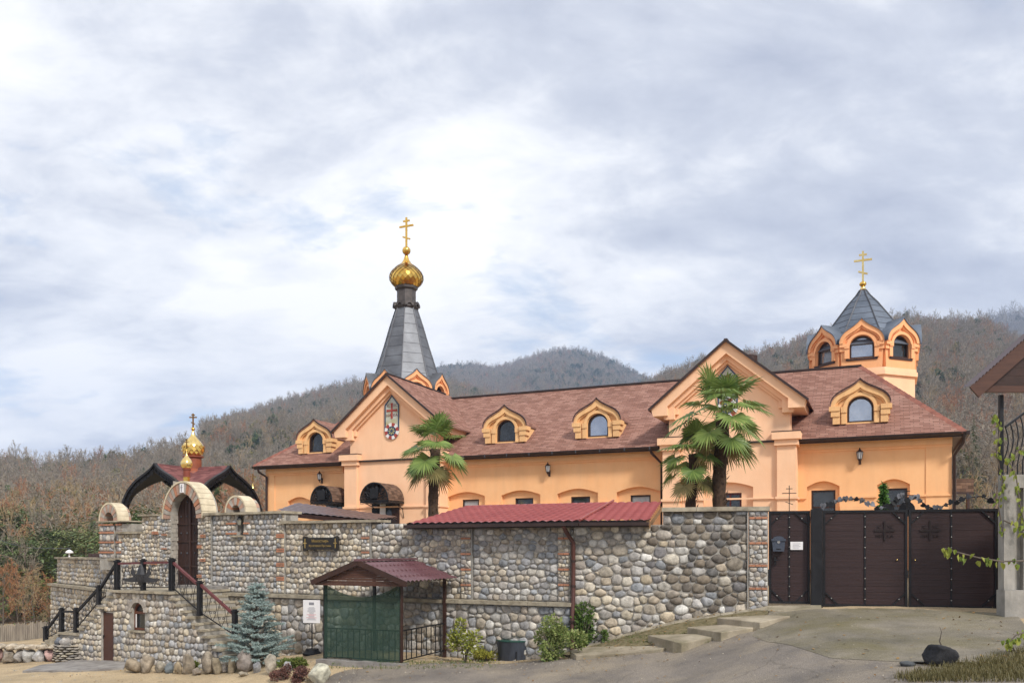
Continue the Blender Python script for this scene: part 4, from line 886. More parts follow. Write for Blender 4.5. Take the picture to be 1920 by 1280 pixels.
    # ---- lanterns on the wall
    for px_, py in ((599,893),(1027,878),(1612,853)):
        L_ = bpy.data.objects.new('lantern', None); col.objects.link(L_); L_.parent = B; xx = x(px_, -.2); L_.matrix_basis = T(xx, -.2, z(px_, py, -.2))
        MB().lathe([(.01,.26),(.03,.2),(.10,.13),(.12,.11)], 6).build('cap', M['frame'], L_); MB().lathe([(.01,-.24),(.03,-.2),(.06,-.16),(.07,-.13)], 6).build('base', M['frame'], L_)
        MB().lathe([(.065,-.125),(.10,.105)], 6).build('glass', M['curtain'], L_)
        m = MB()
        for k in range(6): t = k*pi/3; m.bar((.07*cos(t), .07*sin(t), -.13), (.108*cos(t), .108*sin(t), .11), .014)
        m.tube([(0,.2,-.22),(0,.1,-.28),(0,0,-.24)], .014, 5).box(-.04,.04,.17,.2,-.3,-.05); m.build('bracket', M['frame'], L_)
    # ---- chimney caps
    m = MB(); cxx, cz = x(1407, 3.2), z(1407, 672, 3.2); m.lathe([(.2,cz-.9),(.2,cz-.08)], 12, (cxx,3.2)).lathe([(.27,cz-.12),(.27,cz+.1),(.22,cz+.14)], 12, (cxx,3.2)); m.build('chimney_pipe', M['frame'], B, sharp=40)
    # ---- barrel canopies over the doors
    for (pl_, pr_, ptop, pbot, yy) in ((582,648,909,940,0.0),(675,760,903,937,-.62)):
        C = bpy.data.objects.new('door_canopy', None); col.objects.link(C); C.parent = B
        depth = 1.25; yf = yy-depth; xa, xb = x(pl_, yf), x(pl_+(pr_-pl_)*.63, yf); zt_ = z((pl_+pr_)/2-8, ptop, yf); zb = z((pl_+pr_)/2-8, pbot, yf); r = (xb-xa)/2; cx = (xa+xb)/2
        O = arc(cx, zb, r, 0, 180, 14, zt_-zb); I = arc(cx, zb, r-.04, 0, 180, 14, zt_-zb-.04)
        MB().band(O, I, yf, yy).build('barrel_roof', M['canopy'], C, uv=True)
        m = MB(); m.band(arc(cx, zb, r, 0, 180, 14, zt_-zb), arc(cx, zb, r-.05, 0, 180, 14, zt_-zb-.05), yf-.03, yf-.002)
        for k in range(9):
            t = radians(12+19.5*k); ex = cx+(r-.06)*cos(t); ez = zb+(zt_-zb-.06)*sin(t); m.tube([(cx+(ex-cx)*q+.06*sin(q*9+k), yf-.015, zb+.02+(ez-zb)*q) for q in np.linspace(.15, 1, 7)], .016, 4)
            sx = cx+(r*.68)*cos(t); sz = zb+(zt_-zb)*.68*sin(t); m.tube([(sx+.13*(1-q/11)*cos(q*.8+k), yf-.015, sz+.1*(1-q/11)*sin(q*.8+k)) for q in range(10)], .013, 3)
        m.box(cx-.2, cx+.2, yf-.03, yf-.01, zb+.08, zb+.5); m.bar((xa, yf-.01, zb), (xb, yf-.01, zb), .03)
        for k in range(6): sx = xa+(xb-xa)*(k+.5)/6; m.tube([(sx+.1*cos(q*.8), yf-.01, zb-.12+.09*sin(q*.8)*(1-q/11)) for q in range(9)], .011, 3)
        m.build('scroll_grille', M['black'], C); m = MB()
        for s in (-1, 1): m.tube([(cx+s*(r-.03), yy, zb-.7), (cx+s*(r-.03), yy-.1, zb-.3), (cx+s*(r-.03), yf+.05, zb)], .018, 5)
        m.box(xa, xb, yf, yy, zb-.1, zb-.02); m.build('canopy_frame', M['black'], C)
M['canopy'] = shingle_mat('canopy_shingle', (.075,.045,.03), (.13,.08,.055), (.2,.125,.085), .22, .12, .3)
building()
# ---------------------------------------------------------------- towers
def tower(name, label, px, vdepth, R, ykok, tent_pts, glasses, zmat):
    cx = BP.x(px, vdepth); Z = lambda py: BP.z(px, py, vdepth); Zf = lambda py: BP.z(px, py, vdepth-R*.92)
    TW = thing(name, label, 'tower', BP.F @ T(cx, vdepth, 0)); ap = R*cos(pi/8); side = 2*R*sin(pi/8); za = Zf(ykok); zl = za-1.98
    MB().lathe([(R-.06, zl-4.5), (R-.06, zl)], 8, ph=pi/8).build('drum', M['gable'], TW)
    for k, (r_, a, b) in enumerate(((R+.05, zl-.30, zl-.12), (R+.0, zl-.119, zl))): MB().lathe([(r_, a), (r_, b)], 8, ph=pi/8).build('cornice', M['gable'], TW)
    first = None
    for k in range(8):
        fr = Matrix.Rotation(k*pi/4, 4, 'Z') @ T(0, -ap, zl)
        D = bpy.data.objects.new('kokoshnik', None); col.objects.link(D); D.parent = TW; D.matrix_basis = fr
        if first is None or glasses[k] != glasses[0]:
            a = kokoshnik(D, side-.0, 1.98, 1.02, .92, .42, .86, 'tower', .22, 0, glasses[k], feet=False)
            vault(D, a, -.2, 1.15, zmat, 'kokoshnik_roof', .045)
            if first is None: first = D
        else:
            for ch in first.children:
                c = ch.copy(); col.objects.link(c); c.parent = D
                for g in ch.children: d = g.copy(); col.objects.link(d); d.parent = c
    prof = [(r_, Z(y_)) for r_, y_ in tent_pts]
    MB().lathe(prof, 8, ph=pi/8).build('tent_roof', M[zmat], TW)
    m = MB()
    for k in range(8):
        t = k*pi/4+pi/8
        m.tube([((r_+.015)*cos(t), (r_+.015)*sin(t), z_) for r_, z_ in prof], .03, 4)
    sm = m.build('roof_seams', M['seam'], TW); m = MB()
    (ra, z_a), (rb, z_b) = prof[0], prof[-1]
    for k in range(8):
        for q in range(1, 9):
            t_ = q/9+.05*((k*3) % 5)/5
            if t_ > .97: continue
            j = [i for i in range(len(prof)-1) if prof[i][1] <= z_a+(z_b-z_a)*t_ <= prof[i+1][1]][0]; zz = z_a+(z_b-z_a)*t_; f_ = (zz-prof[j][1])/(prof[j+1][1]-prof[j][1]); rr = prof[j][0]+(prof[j+1][0]-prof[j][0])*f_+.004
            a0, a1 = k*pi/4+pi/8, (k+1)*pi/4+pi/8; m.bar((rr*cos(a0), rr*sin(a0), zz), (rr*cos(a1), rr*sin(a1), zz), .014)
    m.build('sheet_joints', M['seam'], TW)
    return TW, Z, cx
g8 = ['glass']*8; g8b = ['glasslit','glass','glass','glass','glass','glass','glass','glasslit']
t1, Z1, _ = tower('bell_tower', 'tall grey tent-roofed tower with gilded scaled onion dome behind the left gable', 762, 7.0, 2.12, 689, [(2.12,752),(1.62,700),(1.17,650),(.86,612),(.56,580)], g8, 'zinc')
def tower1_top():
    z = Z1; MB().lathe([(.58,z(581)),(.66,z(578)),(.66,z(572)),(.56,z(570))], 8, ph=pi/8).build('collar', M['neck'], t1)
    for k in range(8):
        t = k*pi/4; m = MB(Matrix.Rotation(t, 4, 'Z') @ T(0, -.62, z(579))); m.band(arc(0, .05, .24, 0, 180, 8), arc(0, .05, .12, 0, 180, 8), -.07, .06); m.build('collar_arch', M['neck'], t1)
    MB().lathe([(.53,z(573)),(.50,z(569)),(.50,z(546)),(.60,z(543)),(.62,z(539)),(.55,z(537))], 8, ph=pi/8).build('neck', M['neck'], t1)
    s = (z(478)-z(540))/2.1; prof = [(r*.88, z(539)+q*s) for r, q in ONION]
    on = MB().lathe(prof, 32).build('onion_dome', M['gold'], t1, smooth=True)
    # gilded scales laid in rows over the bulb
    V = []; F = []; nseg = 20
    zz = np.array([p[1] for p in prof]); rr = np.array([p[0] for p in prof]); L = np.r_[0, np.cumsum(np.hypot(np.diff(zz), np.diff(rr)))]
    rows = np.arange(.05, L[8], .15)
    for i, l in enumerate(rows):
        def P(l_, a, o): r_ = np.interp(l_, L, rr)+o; return (r_*cos(a), r_*sin(a), np.interp(l_, L, zz))
        for k in range(nseg):
            a = (k+.5*(i % 2))*2*pi/nseg; h = pi/nseg*.97
            b = len(V); V += [P(l-.13, a, .055), P(l+.03, a-h, .03), P(l+.03, a+h, .03), P(l+.17, a, .0)]; F += [(b, b+2, b+3, b+1)]
    link('dome_scales', np_mesh('dome_scales', V, F, M['gold']), t1)['kind'] = 'stuff'
    MB().ball((0,0,z(470)), .22, 12).build('ball', M['gold'], t1, True)
    ortho_cross(t1, 0, 0, z(463), z(408)-z(463), M['gold'], t=.085)
tower1_top()
t2, Z2, _ = tower('church_tower', 'octagonal orange tower with low blue-grey tent roof and golden cross at the right end', 1618, 7.2, 2.2, 598, [(2.2,664),(1.34,615),(.62,572),(.30,556),(.12,544)], g8b, 'bluezinc')
def tower2_top():
    z = Z2; MB().lathe([(.14,z(545)),(.10,z(540)),(.09,z(538))], 12).build('cross_base', M['palegold'], t2, True); MB().ball((0,0,z(532.5)), .145, 10, .8).build('ball', M['gold'], t2, True)
    ortho_cross(t2, 0, 0, z(529), z(471)-z(529), M['palegold'], t=.075)
tower2_top()
# ================================================================ HILLS, FOREST, TREES
def twig_mat(name, c1, c2): return leaf_mat(name, c1, c2, 0, .95)
M['tw_grey'] = twig_mat('grey_brown_twigs', (.20,.172,.135), (.31,.265,.205)); M['tw_rust'] = twig_mat('rust_twigs', (.29,.13,.065), (.39,.215,.115)); M['tw_tan'] = twig_mat('tan_twigs', (.28,.21,.13), (.36,.27,.15)); M['tw_ever'] = twig_mat('evergreen_foliage', (.035,.06,.025), (.09,.12,.04)); M['tw_olive'] = twig_mat('olive_foliage', (.13,.13,.045), (.22,.19,.06))
M['litter'] = mat('leaf_litter', (.20,.125,.075), (.115,.078,.052), .05, .95, detail=10, extra=stain(.6, .03, (.11,.105,.05), (1,1,1)))
def bare_tree(seed, H=10, n1=9, n2=6, n3=5, tw=.05, spread=.42, low=.28, trunk_r=.16):
    """returns (trunk V,F), (crown V,F): trunk and limbs as tapered prisms, branches and twigs as narrow blades"""
    r = np.random.default_rng(seed); TV, TF, CV, CF = [], [], [], []
    def prism(V, F, p, q, ra, rb, n=4):
        d = q-p; d = d/np.linalg.norm(d); a = np.cross(d, (0.3,.9,.1)); a /= np.linalg.norm(a); b = np.cross(d, a); o = len(V)
        for e, rr in ((p, ra), (q, rb)):
            for j in range(n): V.append(e+(a*cos(2*pi*j/n)+b*sin(2*pi*j/n))*rr)
        for j in range(n): F.append((o+j, o+(j+1) % n, o+n+(j+1) % n, o+n+j))
    def blade(p, q, w):
        d = q-p; a = np.cross(d, r.normal(size=3)); a = a/np.linalg.norm(a)*w/2; o = len(CV); CV.extend([p-a, p+a, q+a*.4, q-a*.4]); CF.append((o, o+1, o+2, o+3))
    P = [np.array((0,0,-.3))]; 
    for k in range(1, 6): P.append(np.array((r.normal(0,.03)*H*k/5, r.normal(0,.03)*H*k/5, H*.9*k/5)))
    for k in range(5): prism(TV, TF, P[k], P[k+1], trunk_r*(1-k/5.5)*H/10, trunk_r*(1-(k+1)/5.5)*H/10, 6)
    tr = lambda t: P[min(int(t*5), 4)]+(P[min(int(t*5), 4)+1]-P[min(int(t*5), 4)])*(t*5-min(int(t*5), 4))
    for i in range(n1):
        t = low+(1-low)*(i+r.random()*.6)/n1; az = i*2.4+r.normal(0,.4); el = radians(30+38*t+r.normal(0,8)); L = H*spread*(1.15-.75*t)*r.uniform(.75,1.2)
        p = tr(t); d = np.array((cos(az)*cos(el), sin(az)*cos(el), sin(el))); q = p+d*L*.55; q2 = q+(d+np.array((0,0,.35)))*L*.42
        prism(TV, TF, p, q, .055*H/10*(1.2-t), .032*H/10, 4); prism(TV, TF, q, q2, .032*H/10, .012*H/10, 3)
        for j in range(n2):
            s = .25+.75*(j+r.random())/n2; b0 = p+(q-p)*(s/.6) if s < .6 else q+(q2-q)*((s-.6)/.4); dd = d+r.normal(0,.6,3)+np.array((0,0,.25)); dd /= np.linalg.norm(dd); l2 = L*.42*r.uniform(.6,1.2); b1 = b0+dd*l2
            blade(b0, b1, tw*1.3)
            for k in range(n3):
                u = .2+.8*(k+r.random())/n3; c0 = b0+(b1-b0)*u; d3 = dd+r.normal(0,.7,3)+np.array((0,0,.2)); d3 /= np.linalg.norm(d3); c1 = c0+d3*l2*.5*r.uniform(.6,1.2); blade(c0, c1, tw)
                c2 = c0+(c1-c0)*.5; d4 = d3+r.normal(0,.8,3); d4 /= np.linalg.norm(d4); blade(c2, c2+d4*l2*.3, tw*.8)
    return (np.array(TV), np.array(TF)), (np.array(CV), np.array(CF))
def merge_quads(parts):
    V = []; F = []; o = 0
    for v, f in parts: V.append(v); F.append(f+o); o += len(v)
    return np.concatenate(V), np.concatenate(F)
def split4(TF): return np.array([f if len(f) == 4 else (*f, f[-1]) for f in TF])
def bushy(seed, H, R, n, leaf, cone=False):
    """evergreen mass: leaf sprays over clumped volume"""
    r = np.random.default_rng(seed); V = []; F = []
    cl = [(r.normal(0,.33,3)*np.array((R,R,H*.33))+np.array((0,0,H*.55)), r.uniform(.25,.5)) for _ in range(11)]
    for i in range(n):
        if cone:
            t = r.random()**.7; z = H*(1-t*.95); rad = R*t*(.75+.25*sin(z*6/H*3))*sqrt(r.random()*.7+.3); az = r.random()*2*pi; c = np.array((rad*cos(az), rad*sin(az), z)); out = np.array((cos(az), sin(az), -.35))
        else:
            c0, k = cl[r.integers(len(cl))]; d = r.normal(size=3); d /= np.linalg.norm(d); c = c0+d*k*R*r.random()**.3; out = d+np.array((0,0,.2))
        out = out+r.normal(0,.35,3); out /= np.linalg.norm(out); s = np.cross(out, r.normal(size=3)); s = s/np.linalg.norm(s)*leaf*.35; L = leaf*r.uniform(.7,1.4); o = len(V)
        V.extend([c-s, c+s, c+out*L+s*.3, c+out*L-s*.3]); F.append((o, o+1, o+2, o+3))
    return np.array(V), np.array(F)
proto_c = bpy.data.collections.new('tree_shapes')       # shapes scattered by the forest node group
PROTO = []
for k, (key, H) in enumerate((('tw_grey',11),('tw_grey',12),('tw_grey',10),('tw_rust',10),('tw_rust',9),('tw_tan',9),('tw_tan',10))):
    t, c = bare_tree(100+k, H, 10, 6, 5, .085, .46); V, F = merge_quads([t, c]); me = np_mesh('a%02d_bare_tree' % k, V, F, M[key]); o = bpy.data.objects.new('a%02d_bare_tree' % k, me); proto_c.objects.link(o)
for k, (key, cone) in enumerate((('tw_ever',0),('tw_ever',1),('tw_olive',0))):
    V, F = bushy(150+k, 9, 3.2 if not cone else 2.6, 700, .8, cone); o = bpy.data.objects.new('b%02d_leafy_tree' % k, np_mesh('b%02d_leafy_tree' % k, V, F, M[key])); proto_c.objects.link(o)
def forest_nodes():
    g = bpy.data.node_groups.new('scatter_forest', 'GeometryNodeTree'); g.interface.new_socket('Geometry', in_out='INPUT', socket_type='NodeSocketGeometry'); g.interface.new_socket('Geometry', in_out='OUTPUT', socket_type='NodeSocketGeometry')
    N = g.nodes.new; L = g.links.new; i = N('NodeGroupInput'); o = N('NodeGroupOutput'); ip = N('GeometryNodeInstanceOnPoints'); ci = N('GeometryNodeCollectionInfo')
    ci.inputs['Collection'].default_value = proto_c; ci.inputs['Separate Children'].default_value = True; ci.inputs['Reset Children'].default_value = True
    def attr(n, t): a = N('GeometryNodeInputNamedAttribute'); a.data_type = t; a.inputs['Name'].default_value = n; return a.outputs[0]
    L(i.outputs[0], ip.inputs['Points']); L(ci.outputs[0], ip.inputs['Instance']); ip.inputs['Pick Instance'].default_value = True
    L(attr('idx', 'INT'), ip.inputs['Instance Index']); L(attr('rot', 'FLOAT_VECTOR'), ip.inputs['Rotation']); L(attr('scl', 'FLOAT_VECTOR'), ip.inputs['Scale']); L(ip.outputs[0], o.inputs[0]); return g
FN = forest_nodes()
def forest(name, label, P, idx, scl, rngf, cat='forest'):
    me = bpy.data.meshes.new(name); n = len(P); me.vertices.add(n); me.vertices.foreach_set('co', np.asarray(P, np.float32).ravel())
    a = me.attributes.new('idx', 'INT', 'POINT'); a.data.foreach_set('value', np.asarray(idx, np.int32))
    rot = np.zeros((n, 3), np.float32); rot[:, 2] = rngf.random(n)*6.28; rot[:, :2] = rngf.normal(0,.06,(n,2)); me.attributes.new('rot', 'FLOAT_VECTOR', 'POINT').data.foreach_set('vector', rot.ravel())
    s = np.repeat(np.asarray(scl, np.float32)[:, None], 3, 1); s[:, 2] *= rngf.uniform(.85,1.25,n); me.attributes.new('scl', 'FLOAT_VECTOR', 'POINT').data.foreach_set('vector', s.ravel())
    o = link(name, me); md = o.modifiers.new('scatter', 'NODES'); md.node_group = FN; return tag(o, label, cat, kind='stuff')
def vnoise(x, y, seed):
    r = np.random.default_rng(seed); z = 0
    for k in range(5):
        a = r.uniform(0, 2*pi, 3); f = 2**k; z = z+(np.sin(x*f*1.3+a[0]+1.7*np.sin(y*f*.9+a[1]))*np.cos(y*f*1.1+a[2]))/f**.9
    return z/2
HILL = {}
def hill(name, sky, Yr, Yf, zf, th, seed, step=6, power=1.0, rough=.06):
    xs = np.arange(sky[0][0], sky[-1][0]+1, step); py = np.interp(xs, [s[0] for s in sky], [s[1] for s in sky]); py = np.convolve(np.pad(py, 4, 'edge'), np.ones(9)/9, 'valid')
    t = np.r_[np.linspace(0, 1, 44), 1.06, 1.15, 1.3]; TT, XX = np.meshgrid(t, xs, indexing='ij'); Y = Yf+(Yr-Yf)*TT
    zr = CAMH+(HY-py)/FPX*Yr-th; tt = np.clip(TT, 0, 1); prof = tt**power
    Z = zf+(zr[None]-zf)*prof-np.clip(TT-1, 0, 1)**1*(Yr-Yf)*.9; X = (XX-HX)/FPX*Y; amp = (zr.max()-zf)*rough
    Z += vnoise(X/(Yr*.06), Y/(Yr*.09), seed)*amp*np.sin(pi*np.clip(tt, 0, 1))
    me = grid_mesh(name, X, Y, Z, M['litter']); tag(link(name, me), kind='structure'); HILL[name] = (xs, t, X, Y, Z)
def scatter(name, label, hname, n, mix, scale, seed, tmin=0.0, tmax=1.0, pxr=None):
    r = np.random.default_rng(seed); xs, t, X, Y, Z = HILL[hname]; k = n*6
    Yf, Yr = Y[0, 0], Y[43, 0]; yy = np.sqrt(r.uniform((Yf+(Yr-Yf)*tmin)**2, (Yf+(Yr-Yf)*tmax)**2, n)); tt = (yy-Yf)/(Yr-Yf)
    lo, hi = pxr or (xs[0], xs[-1]); px = r.uniform(lo, hi, n); ci = np.clip((px-xs[0])/(xs[1]-xs[0]), 0, len(xs)-1.001); ri = np.clip(tt*43, 0, 42.999); i0 = ri.astype(int); j0 = ci.astype(int); fr = ri-i0; fc = ci-j0
    def bl(A): return A[i0, j0]*(1-fr)*(1-fc)+A[i0+1, j0]*fr*(1-fc)+A[i0, j0+1]*(1-fr)*fc+A[i0+1, j0+1]*fr*fc
    P = np.c_[bl(X), bl(Y), bl(Z)-.2]; cl = vnoise(P[:, 0]/(Yr*.05), P[:, 1]/(Yr*.08), seed+9)
    idx = np.empty(n, int)
    for q in range(n):
        w = np.array([mix.get(i, 0) for i in range(10)], float); w[7:] *= np.clip(1+2.2*cl[q], .05, 3); w[3:5] *= np.clip(1-1.2*cl[q], .2, 3); idx[q] = r.choice(10, p=w/w.sum())
    return forest(name, label, P, idx, r.uniform(.7,1.25,n)*scale, r)
hill('near_slope', [(-260,905),(0,905),(100,892),(200,890),(300,890),(400,885),(480,878),(560,880),(640,890)], 150, 42, -4.5, 7, 1, 8)
hill('left_ridge', [(-260,850),(0,842),(100,848),(200,842),(300,828),(380,803),(440,788),(490,772),(560,780),(620,776),(700,766),(860,770),(1000,800)], 340, 150, 3, 9, 2, 8, 1.35)
hill('middle_hill', [(380,812),(430,790),(480,772),(560,745),(640,722),(690,712),(750,706),(820,712),(900,735),(980,760)], 800, 340, 40, 9, 3, 6)
hill('far_mountain', [(640,735),(780,702),(820,690),(860,681),(940,690),(1000,668),(1065,653),(1130,668),(1200,702),(1260,735),(1340,770)], 1500, 800, 110, 10, 4, 6)
hill('right_hill', [(1100,800),(1160,748),(1210,714),(1250,694),(1310,674),(1400,657),(1480,642),(1520,624),(1600,605),(1680,585),(1720,587),(1780,598),(1840,590),(1880,610),(1920,634),(2000,690),(2140,760)], 560, 90, 2, 9, 5, 6, 1.25)
hill('blue_ridge', [(1700,690),(1780,640),(1860,600),(1920,594),(2000,600),(2200,650)], 1400, 1000, 150, 8, 6, 8)
G_, R_, Tn, EV_ = {0:3,1:3,2:3}, {3:3,4:3}, {5:2,6:2}, {7:1,8:.6,9:.8}
scatter('near_forest', 'rust brown winter woodland covering the near left slope', 'near_slope', 1200, {0:1.5,1:1,2:1.5,3:4,4:4,5:2.5,6:2,7:1.6,8:.2,9:2.2}, .52, 21, .2, 1.0)
scatter('ridge_forest', 'bare grey winter trees along the left ridge', 'left_ridge', 3000, {0:3,1:3,2:3,3:1,4:1,5:1,6:1,7:1.2,8:.2,9:1.4}, .75, 22, .12)
scatter('middle_forest', 'dark wooded hillside with bare and evergreen trees behind the left tower', 'middle_hill', 5600, {0:3,1:3,2:3,3:1.2,4:1,5:.7,6:.7,7:4,8:1.2,9:.8}, 1.0, 23)
scatter('mountain_forest', 'bluish wooded slopes of the far mountain', 'far_mountain', 13000, {0:3,1:3,2:3,3:.7,4:.7,5:.5,6:.5,7:5,8:2,9:.5}, 1.25, 24)
scatter('right_forest', 'brown winter woodland on the big hill at right', 'right_hill', 9500, {0:3,1:3,2:3,3:1.6,4:1.6,5:1.6,6:1.6,7:1.2,8:.2,9:1.8}, .82, 25, .08)
scatter('blue_ridge_forest', 'faint blue woodland on the farthest ridge at right', 'blue_ridge', 2500, {0:3,1:3,2:3,7:1}, 2.2, 26)
# ---- single trees near the camera
def hz_at(hname, px, Yd):
    xs, t, X, Y, Z = HILL[hname]; ri = np.clip((Yd-Y[0,0])/(Y[43,0]-Y[0,0])*43, 0, 42.99); ci = np.clip((px-xs[0])/(xs[1]-xs[0]), 0, len(xs)-1.01); return float(Z[int(round(ri)), int(round(ci))])
TREES = []
for k, (key, H) in enumerate((('tw_rust',9),('tw_grey',10),('tw_tan',8),('tw_rust',8))):
    t, c = bare_tree(300+k, H, 13, 8, 7, .035, .46, .2, .13); TREES.append((np_mesh('trunk', t[0], split4(t[1]), M['bark']), np_mesh('crown', c[0], c[1], M[key])))
WORDS = ['rust brown', 'grey', 'tan', 'russet']
def put_tree(kind, px, Yd, s, label, z=None, name='bare_tree', group='bare trees on the near left slope'):
    X = (px-HX)/FPX*Yd; z = z if z is not None else hz_at('near_slope', px, Yd); R = thing(name, label, 'tree', T(X, Yd, z, px*1.7, s), group)
    link('trunk', TREES[kind][0], R); link('crown', TREES[kind][1], R)
rt = random.Random(8)
spots = [(30,92),(75,70),(110,104),(150,80),(178,120),(215,90),(250,66),(285,110),(310,85),(345,125),(385,96),(420,120),(455,100),(490,128),(20,118),(200,64),(268,84),(332,68),(140,60),(236,120),(62,112),(405,74),(370,112)]
for i, (px, Yd) in enumerate(sorted(spots)):
    kd = [0,3,2,1,0,3][i % 6]; nth = ['first','second','third','fourth','fifth','sixth','seventh','eighth','ninth','tenth','eleventh','twelfth','thirteenth','fourteenth','fifteenth','sixteenth','seventeenth','eighteenth','nineteenth','twentieth','twenty-first','twenty-second','twenty-third'][i]
    put_tree(kd, px, Yd, rt.uniform(.48,.68), '%s leafless tree, %s from the left edge on the near slope' % (WORDS[kd], nth))
for i, (px, Yd, s, lab) in enumerate(((1822,62,.85,'grey leafless tree behind the right corner of the orange building'),(1862,70,1.0,'leafless tree between orange building corner and neighbouring porch post'),(1905,58,.9,'leafless tree seen behind the neighbouring porch'),(1842,48,.55,'low tangled leafless tree right of the orange building corner'))): put_tree([1,2,1,2][i], px, Yd, s, lab, 1.0, group='bare trees right of the building')
# conifers at the lower left
def conifer(seed, H, R, n, key):
    r = np.random.default_rng(seed); V = []; F = []
    for i in range(n):
        t = (i+r.random())/n; z = H*(.06+.94*t); L = R*(1-t)**.8*r.uniform(.7,1.15)+.15; az = i*2.399+r.normal(0,.3); d = np.array((cos(az), sin(az), .12-.35*(1-t)))
        for k in range(26):
            u = (k+r.random())/26; c = np.array((0,0,z))+d*L*u+np.array((0,0,-.25*u*u*L)); side = np.array((-sin(az), cos(az), 0))*(1 if k % 2 else -1); o = d*.6+side*r.uniform(.4,1.1)+np.array((0,0,r.uniform(-.35,.1))); o /= np.linalg.norm(o); l = L*.36*(1.1-u*.6); w = np.cross(o, (0,0,1))*l*.24; b = len(V)
            V.extend([c-w, c+w, c+o*l+w*.25, c+o*l-w*.25]); F.append((b, b+1, b+2, b+3))
    m = MB(); m.tube([(0,0,-.3),(0,0,H*.5),(0,0,H*.97)], [H*.02,H*.012,.01], 6)
    return m.mesh('trunk', M['bark']), np_mesh('crown', V, F, M[key])
M['conif3'] = leaf_mat('yellowish_conifer_green', (.10,.13,.035), (.19,.21,.065), .1); M['conif'] = leaf_mat('conifer_green', (.075,.125,.04), (.155,.205,.07), .1); M['conif2'] = leaf_mat('deep_conifer_green', (.045,.085,.035), (.10,.14,.055), .1)
def cedar(seed, H, R, n, key):
    """broad evergreen: rounded outline built from flat layered sprays"""
    r = np.random.default_rng(seed); V = []; F = []; C = []
    for i in range(46):
        t = r.random(); az = r.uniform(0, 6.28); rad = R*sqrt(1-(2*t-.85)**2 if abs(2*t-.85) < 1 else .05)*r.uniform(.55,1); C.append((np.array((rad*cos(az), rad*sin(az), H*(.08+.84*t))), az, r.uniform(.5,1.0)*R*.5))
    for i in range(n):
        c0, az, k = C[r.integers(len(C))]; d = r.normal(size=3)*np.array((1,1,.28)); c = c0+d*k*.55; a2 = az+r.normal(0,.9); o = np.array((cos(a2), sin(a2), r.uniform(-.45,.15))); o /= np.linalg.norm(o); l = .30*r.uniform(.6,1.3); w = np.cross(o, (0,0,1.))*l*.2; b = len(V); V.extend([c-w, c+w, c+o*l+w*.3, c+o*l-w*.3]); F.append((b, b+1, b+2, b+3))
    m = MB(); m.tube([(0,0,-.3),(0,0,H*.5),(0,0,H*.9)], [H*.025,H*.015,.02], 6)
    return m.mesh('trunk', M['bark']), np_mesh('crown', V, F, M[key])
CON = [cedar(41, 9, 4.0, 15000, 'conif'), conifer(42, 10, 3.4, 200, 'conif2'), cedar(43, 7.5, 4.2, 14000, 'conif3')]
for i, (px, Yd, top, k, lab) in enumerate(((10,74,940,0,'wide green conifer at the left edge of the slope'),(62,80,948,2,'round-topped green conifer second from the left edge'),(105,66,975,0,'broad green conifer left of the terrace wall top'),(158,60,978,2,'green conifer directly behind the far left terrace wall'),(35,58,995,0,'low spreading conifer in front of the left slope'),(185,74,960,0,'green conifer just left of the brick-banded pier'),(262,40,935,0,'yellow green conifer seen under the pavilion arch'),(1826,75,775,1,'slim dark conifer right of the orange building'))):
    X = (px-HX)/FPX*Yd; zt = CAMH+(HY-top)/FPX*Yd; H = (9,10,7.5)[k]; zb = -4.5 if px < 1000 else 1.0; s = (zt-zb)/H; R = thing('conifer', lab, 'tree', T(X, Yd, zb, px, 1) @ Matrix.Diagonal((s*(.95 if px < 1000 else .35), s*(.95 if px < 1000 else .35), s, 1)), 'conifers around the monastery'); link('trunk', CON[k][0], R); link('crown', CON[k][1], R)

for i, (px, Yd, k, s, lab) in enumerate(((6,33.5,0,.34,'leafless brown shrub at the left edge behind the picket fence'),(34,34.5,3,.36,'leafless russet shrub second from the left edge behind the fence'),(64,34,2,.33,'tan leafless shrub third from the left behind the fence'),(92,35,0,.28,'small leafless shrub nearest the terrace wall behind the fence'),(48,37,1,.42,'taller grey leafless shrub behind the fence shrubs'))):
    put_tree(k, px, Yd, s, lab, gzf((px-HX)/FPX*Yd, Yd)-.1, 'bare_shrub', 'bare shrubs behind the picket fence')
# ================================================================ OBJECTS
def solve_ground(px, py):
    lo, hi = 6.0, 34.0
    f = lambda Y: HY+(CAMH-gzf((px-HX)/FPX*Y, Y))/Y*FPX-py
    for k in range(40):
        mid = (lo+hi)/2
        if f(mid) > 0: lo = mid
        else: hi = mid
    return on_ground(px, (lo+hi)/2)
def tile_sheet(L, D, rise, sh0=0.0, sh1=0.0, pitch=.21, step=.33, amp=.042):
    """pressed metal tile: waves across, stepped down the slope; eave along x at z 0, rising to z=rise at depth D"""
    nx = int(L/pitch*6)+1; xs = np.linspace(0, 1, nx); rows = max(2, int(sqrt(D*D+rise*rise)/step)); V = []; 
    for i in range(rows):
        for t, lift in ((i/rows, .0), ((i+.985)/rows, -.04)):
            d = D*t; x = sh0*d+(L+(sh1-sh0)*d)*xs; V.append(np.c_[x, np.full(nx, d), rise*t+lift+.024+amp*np.abs(np.sin(pi*x/pitch))**.8])
    V = np.concatenate(V); i = np.arange(2*rows*nx).reshape(2*rows, nx); F = np.stack([i[:-1, :-1], i[:-1, 1:], i[1:, 1:], i[1:, :-1]], -1).reshape(-1, 4); return V, F
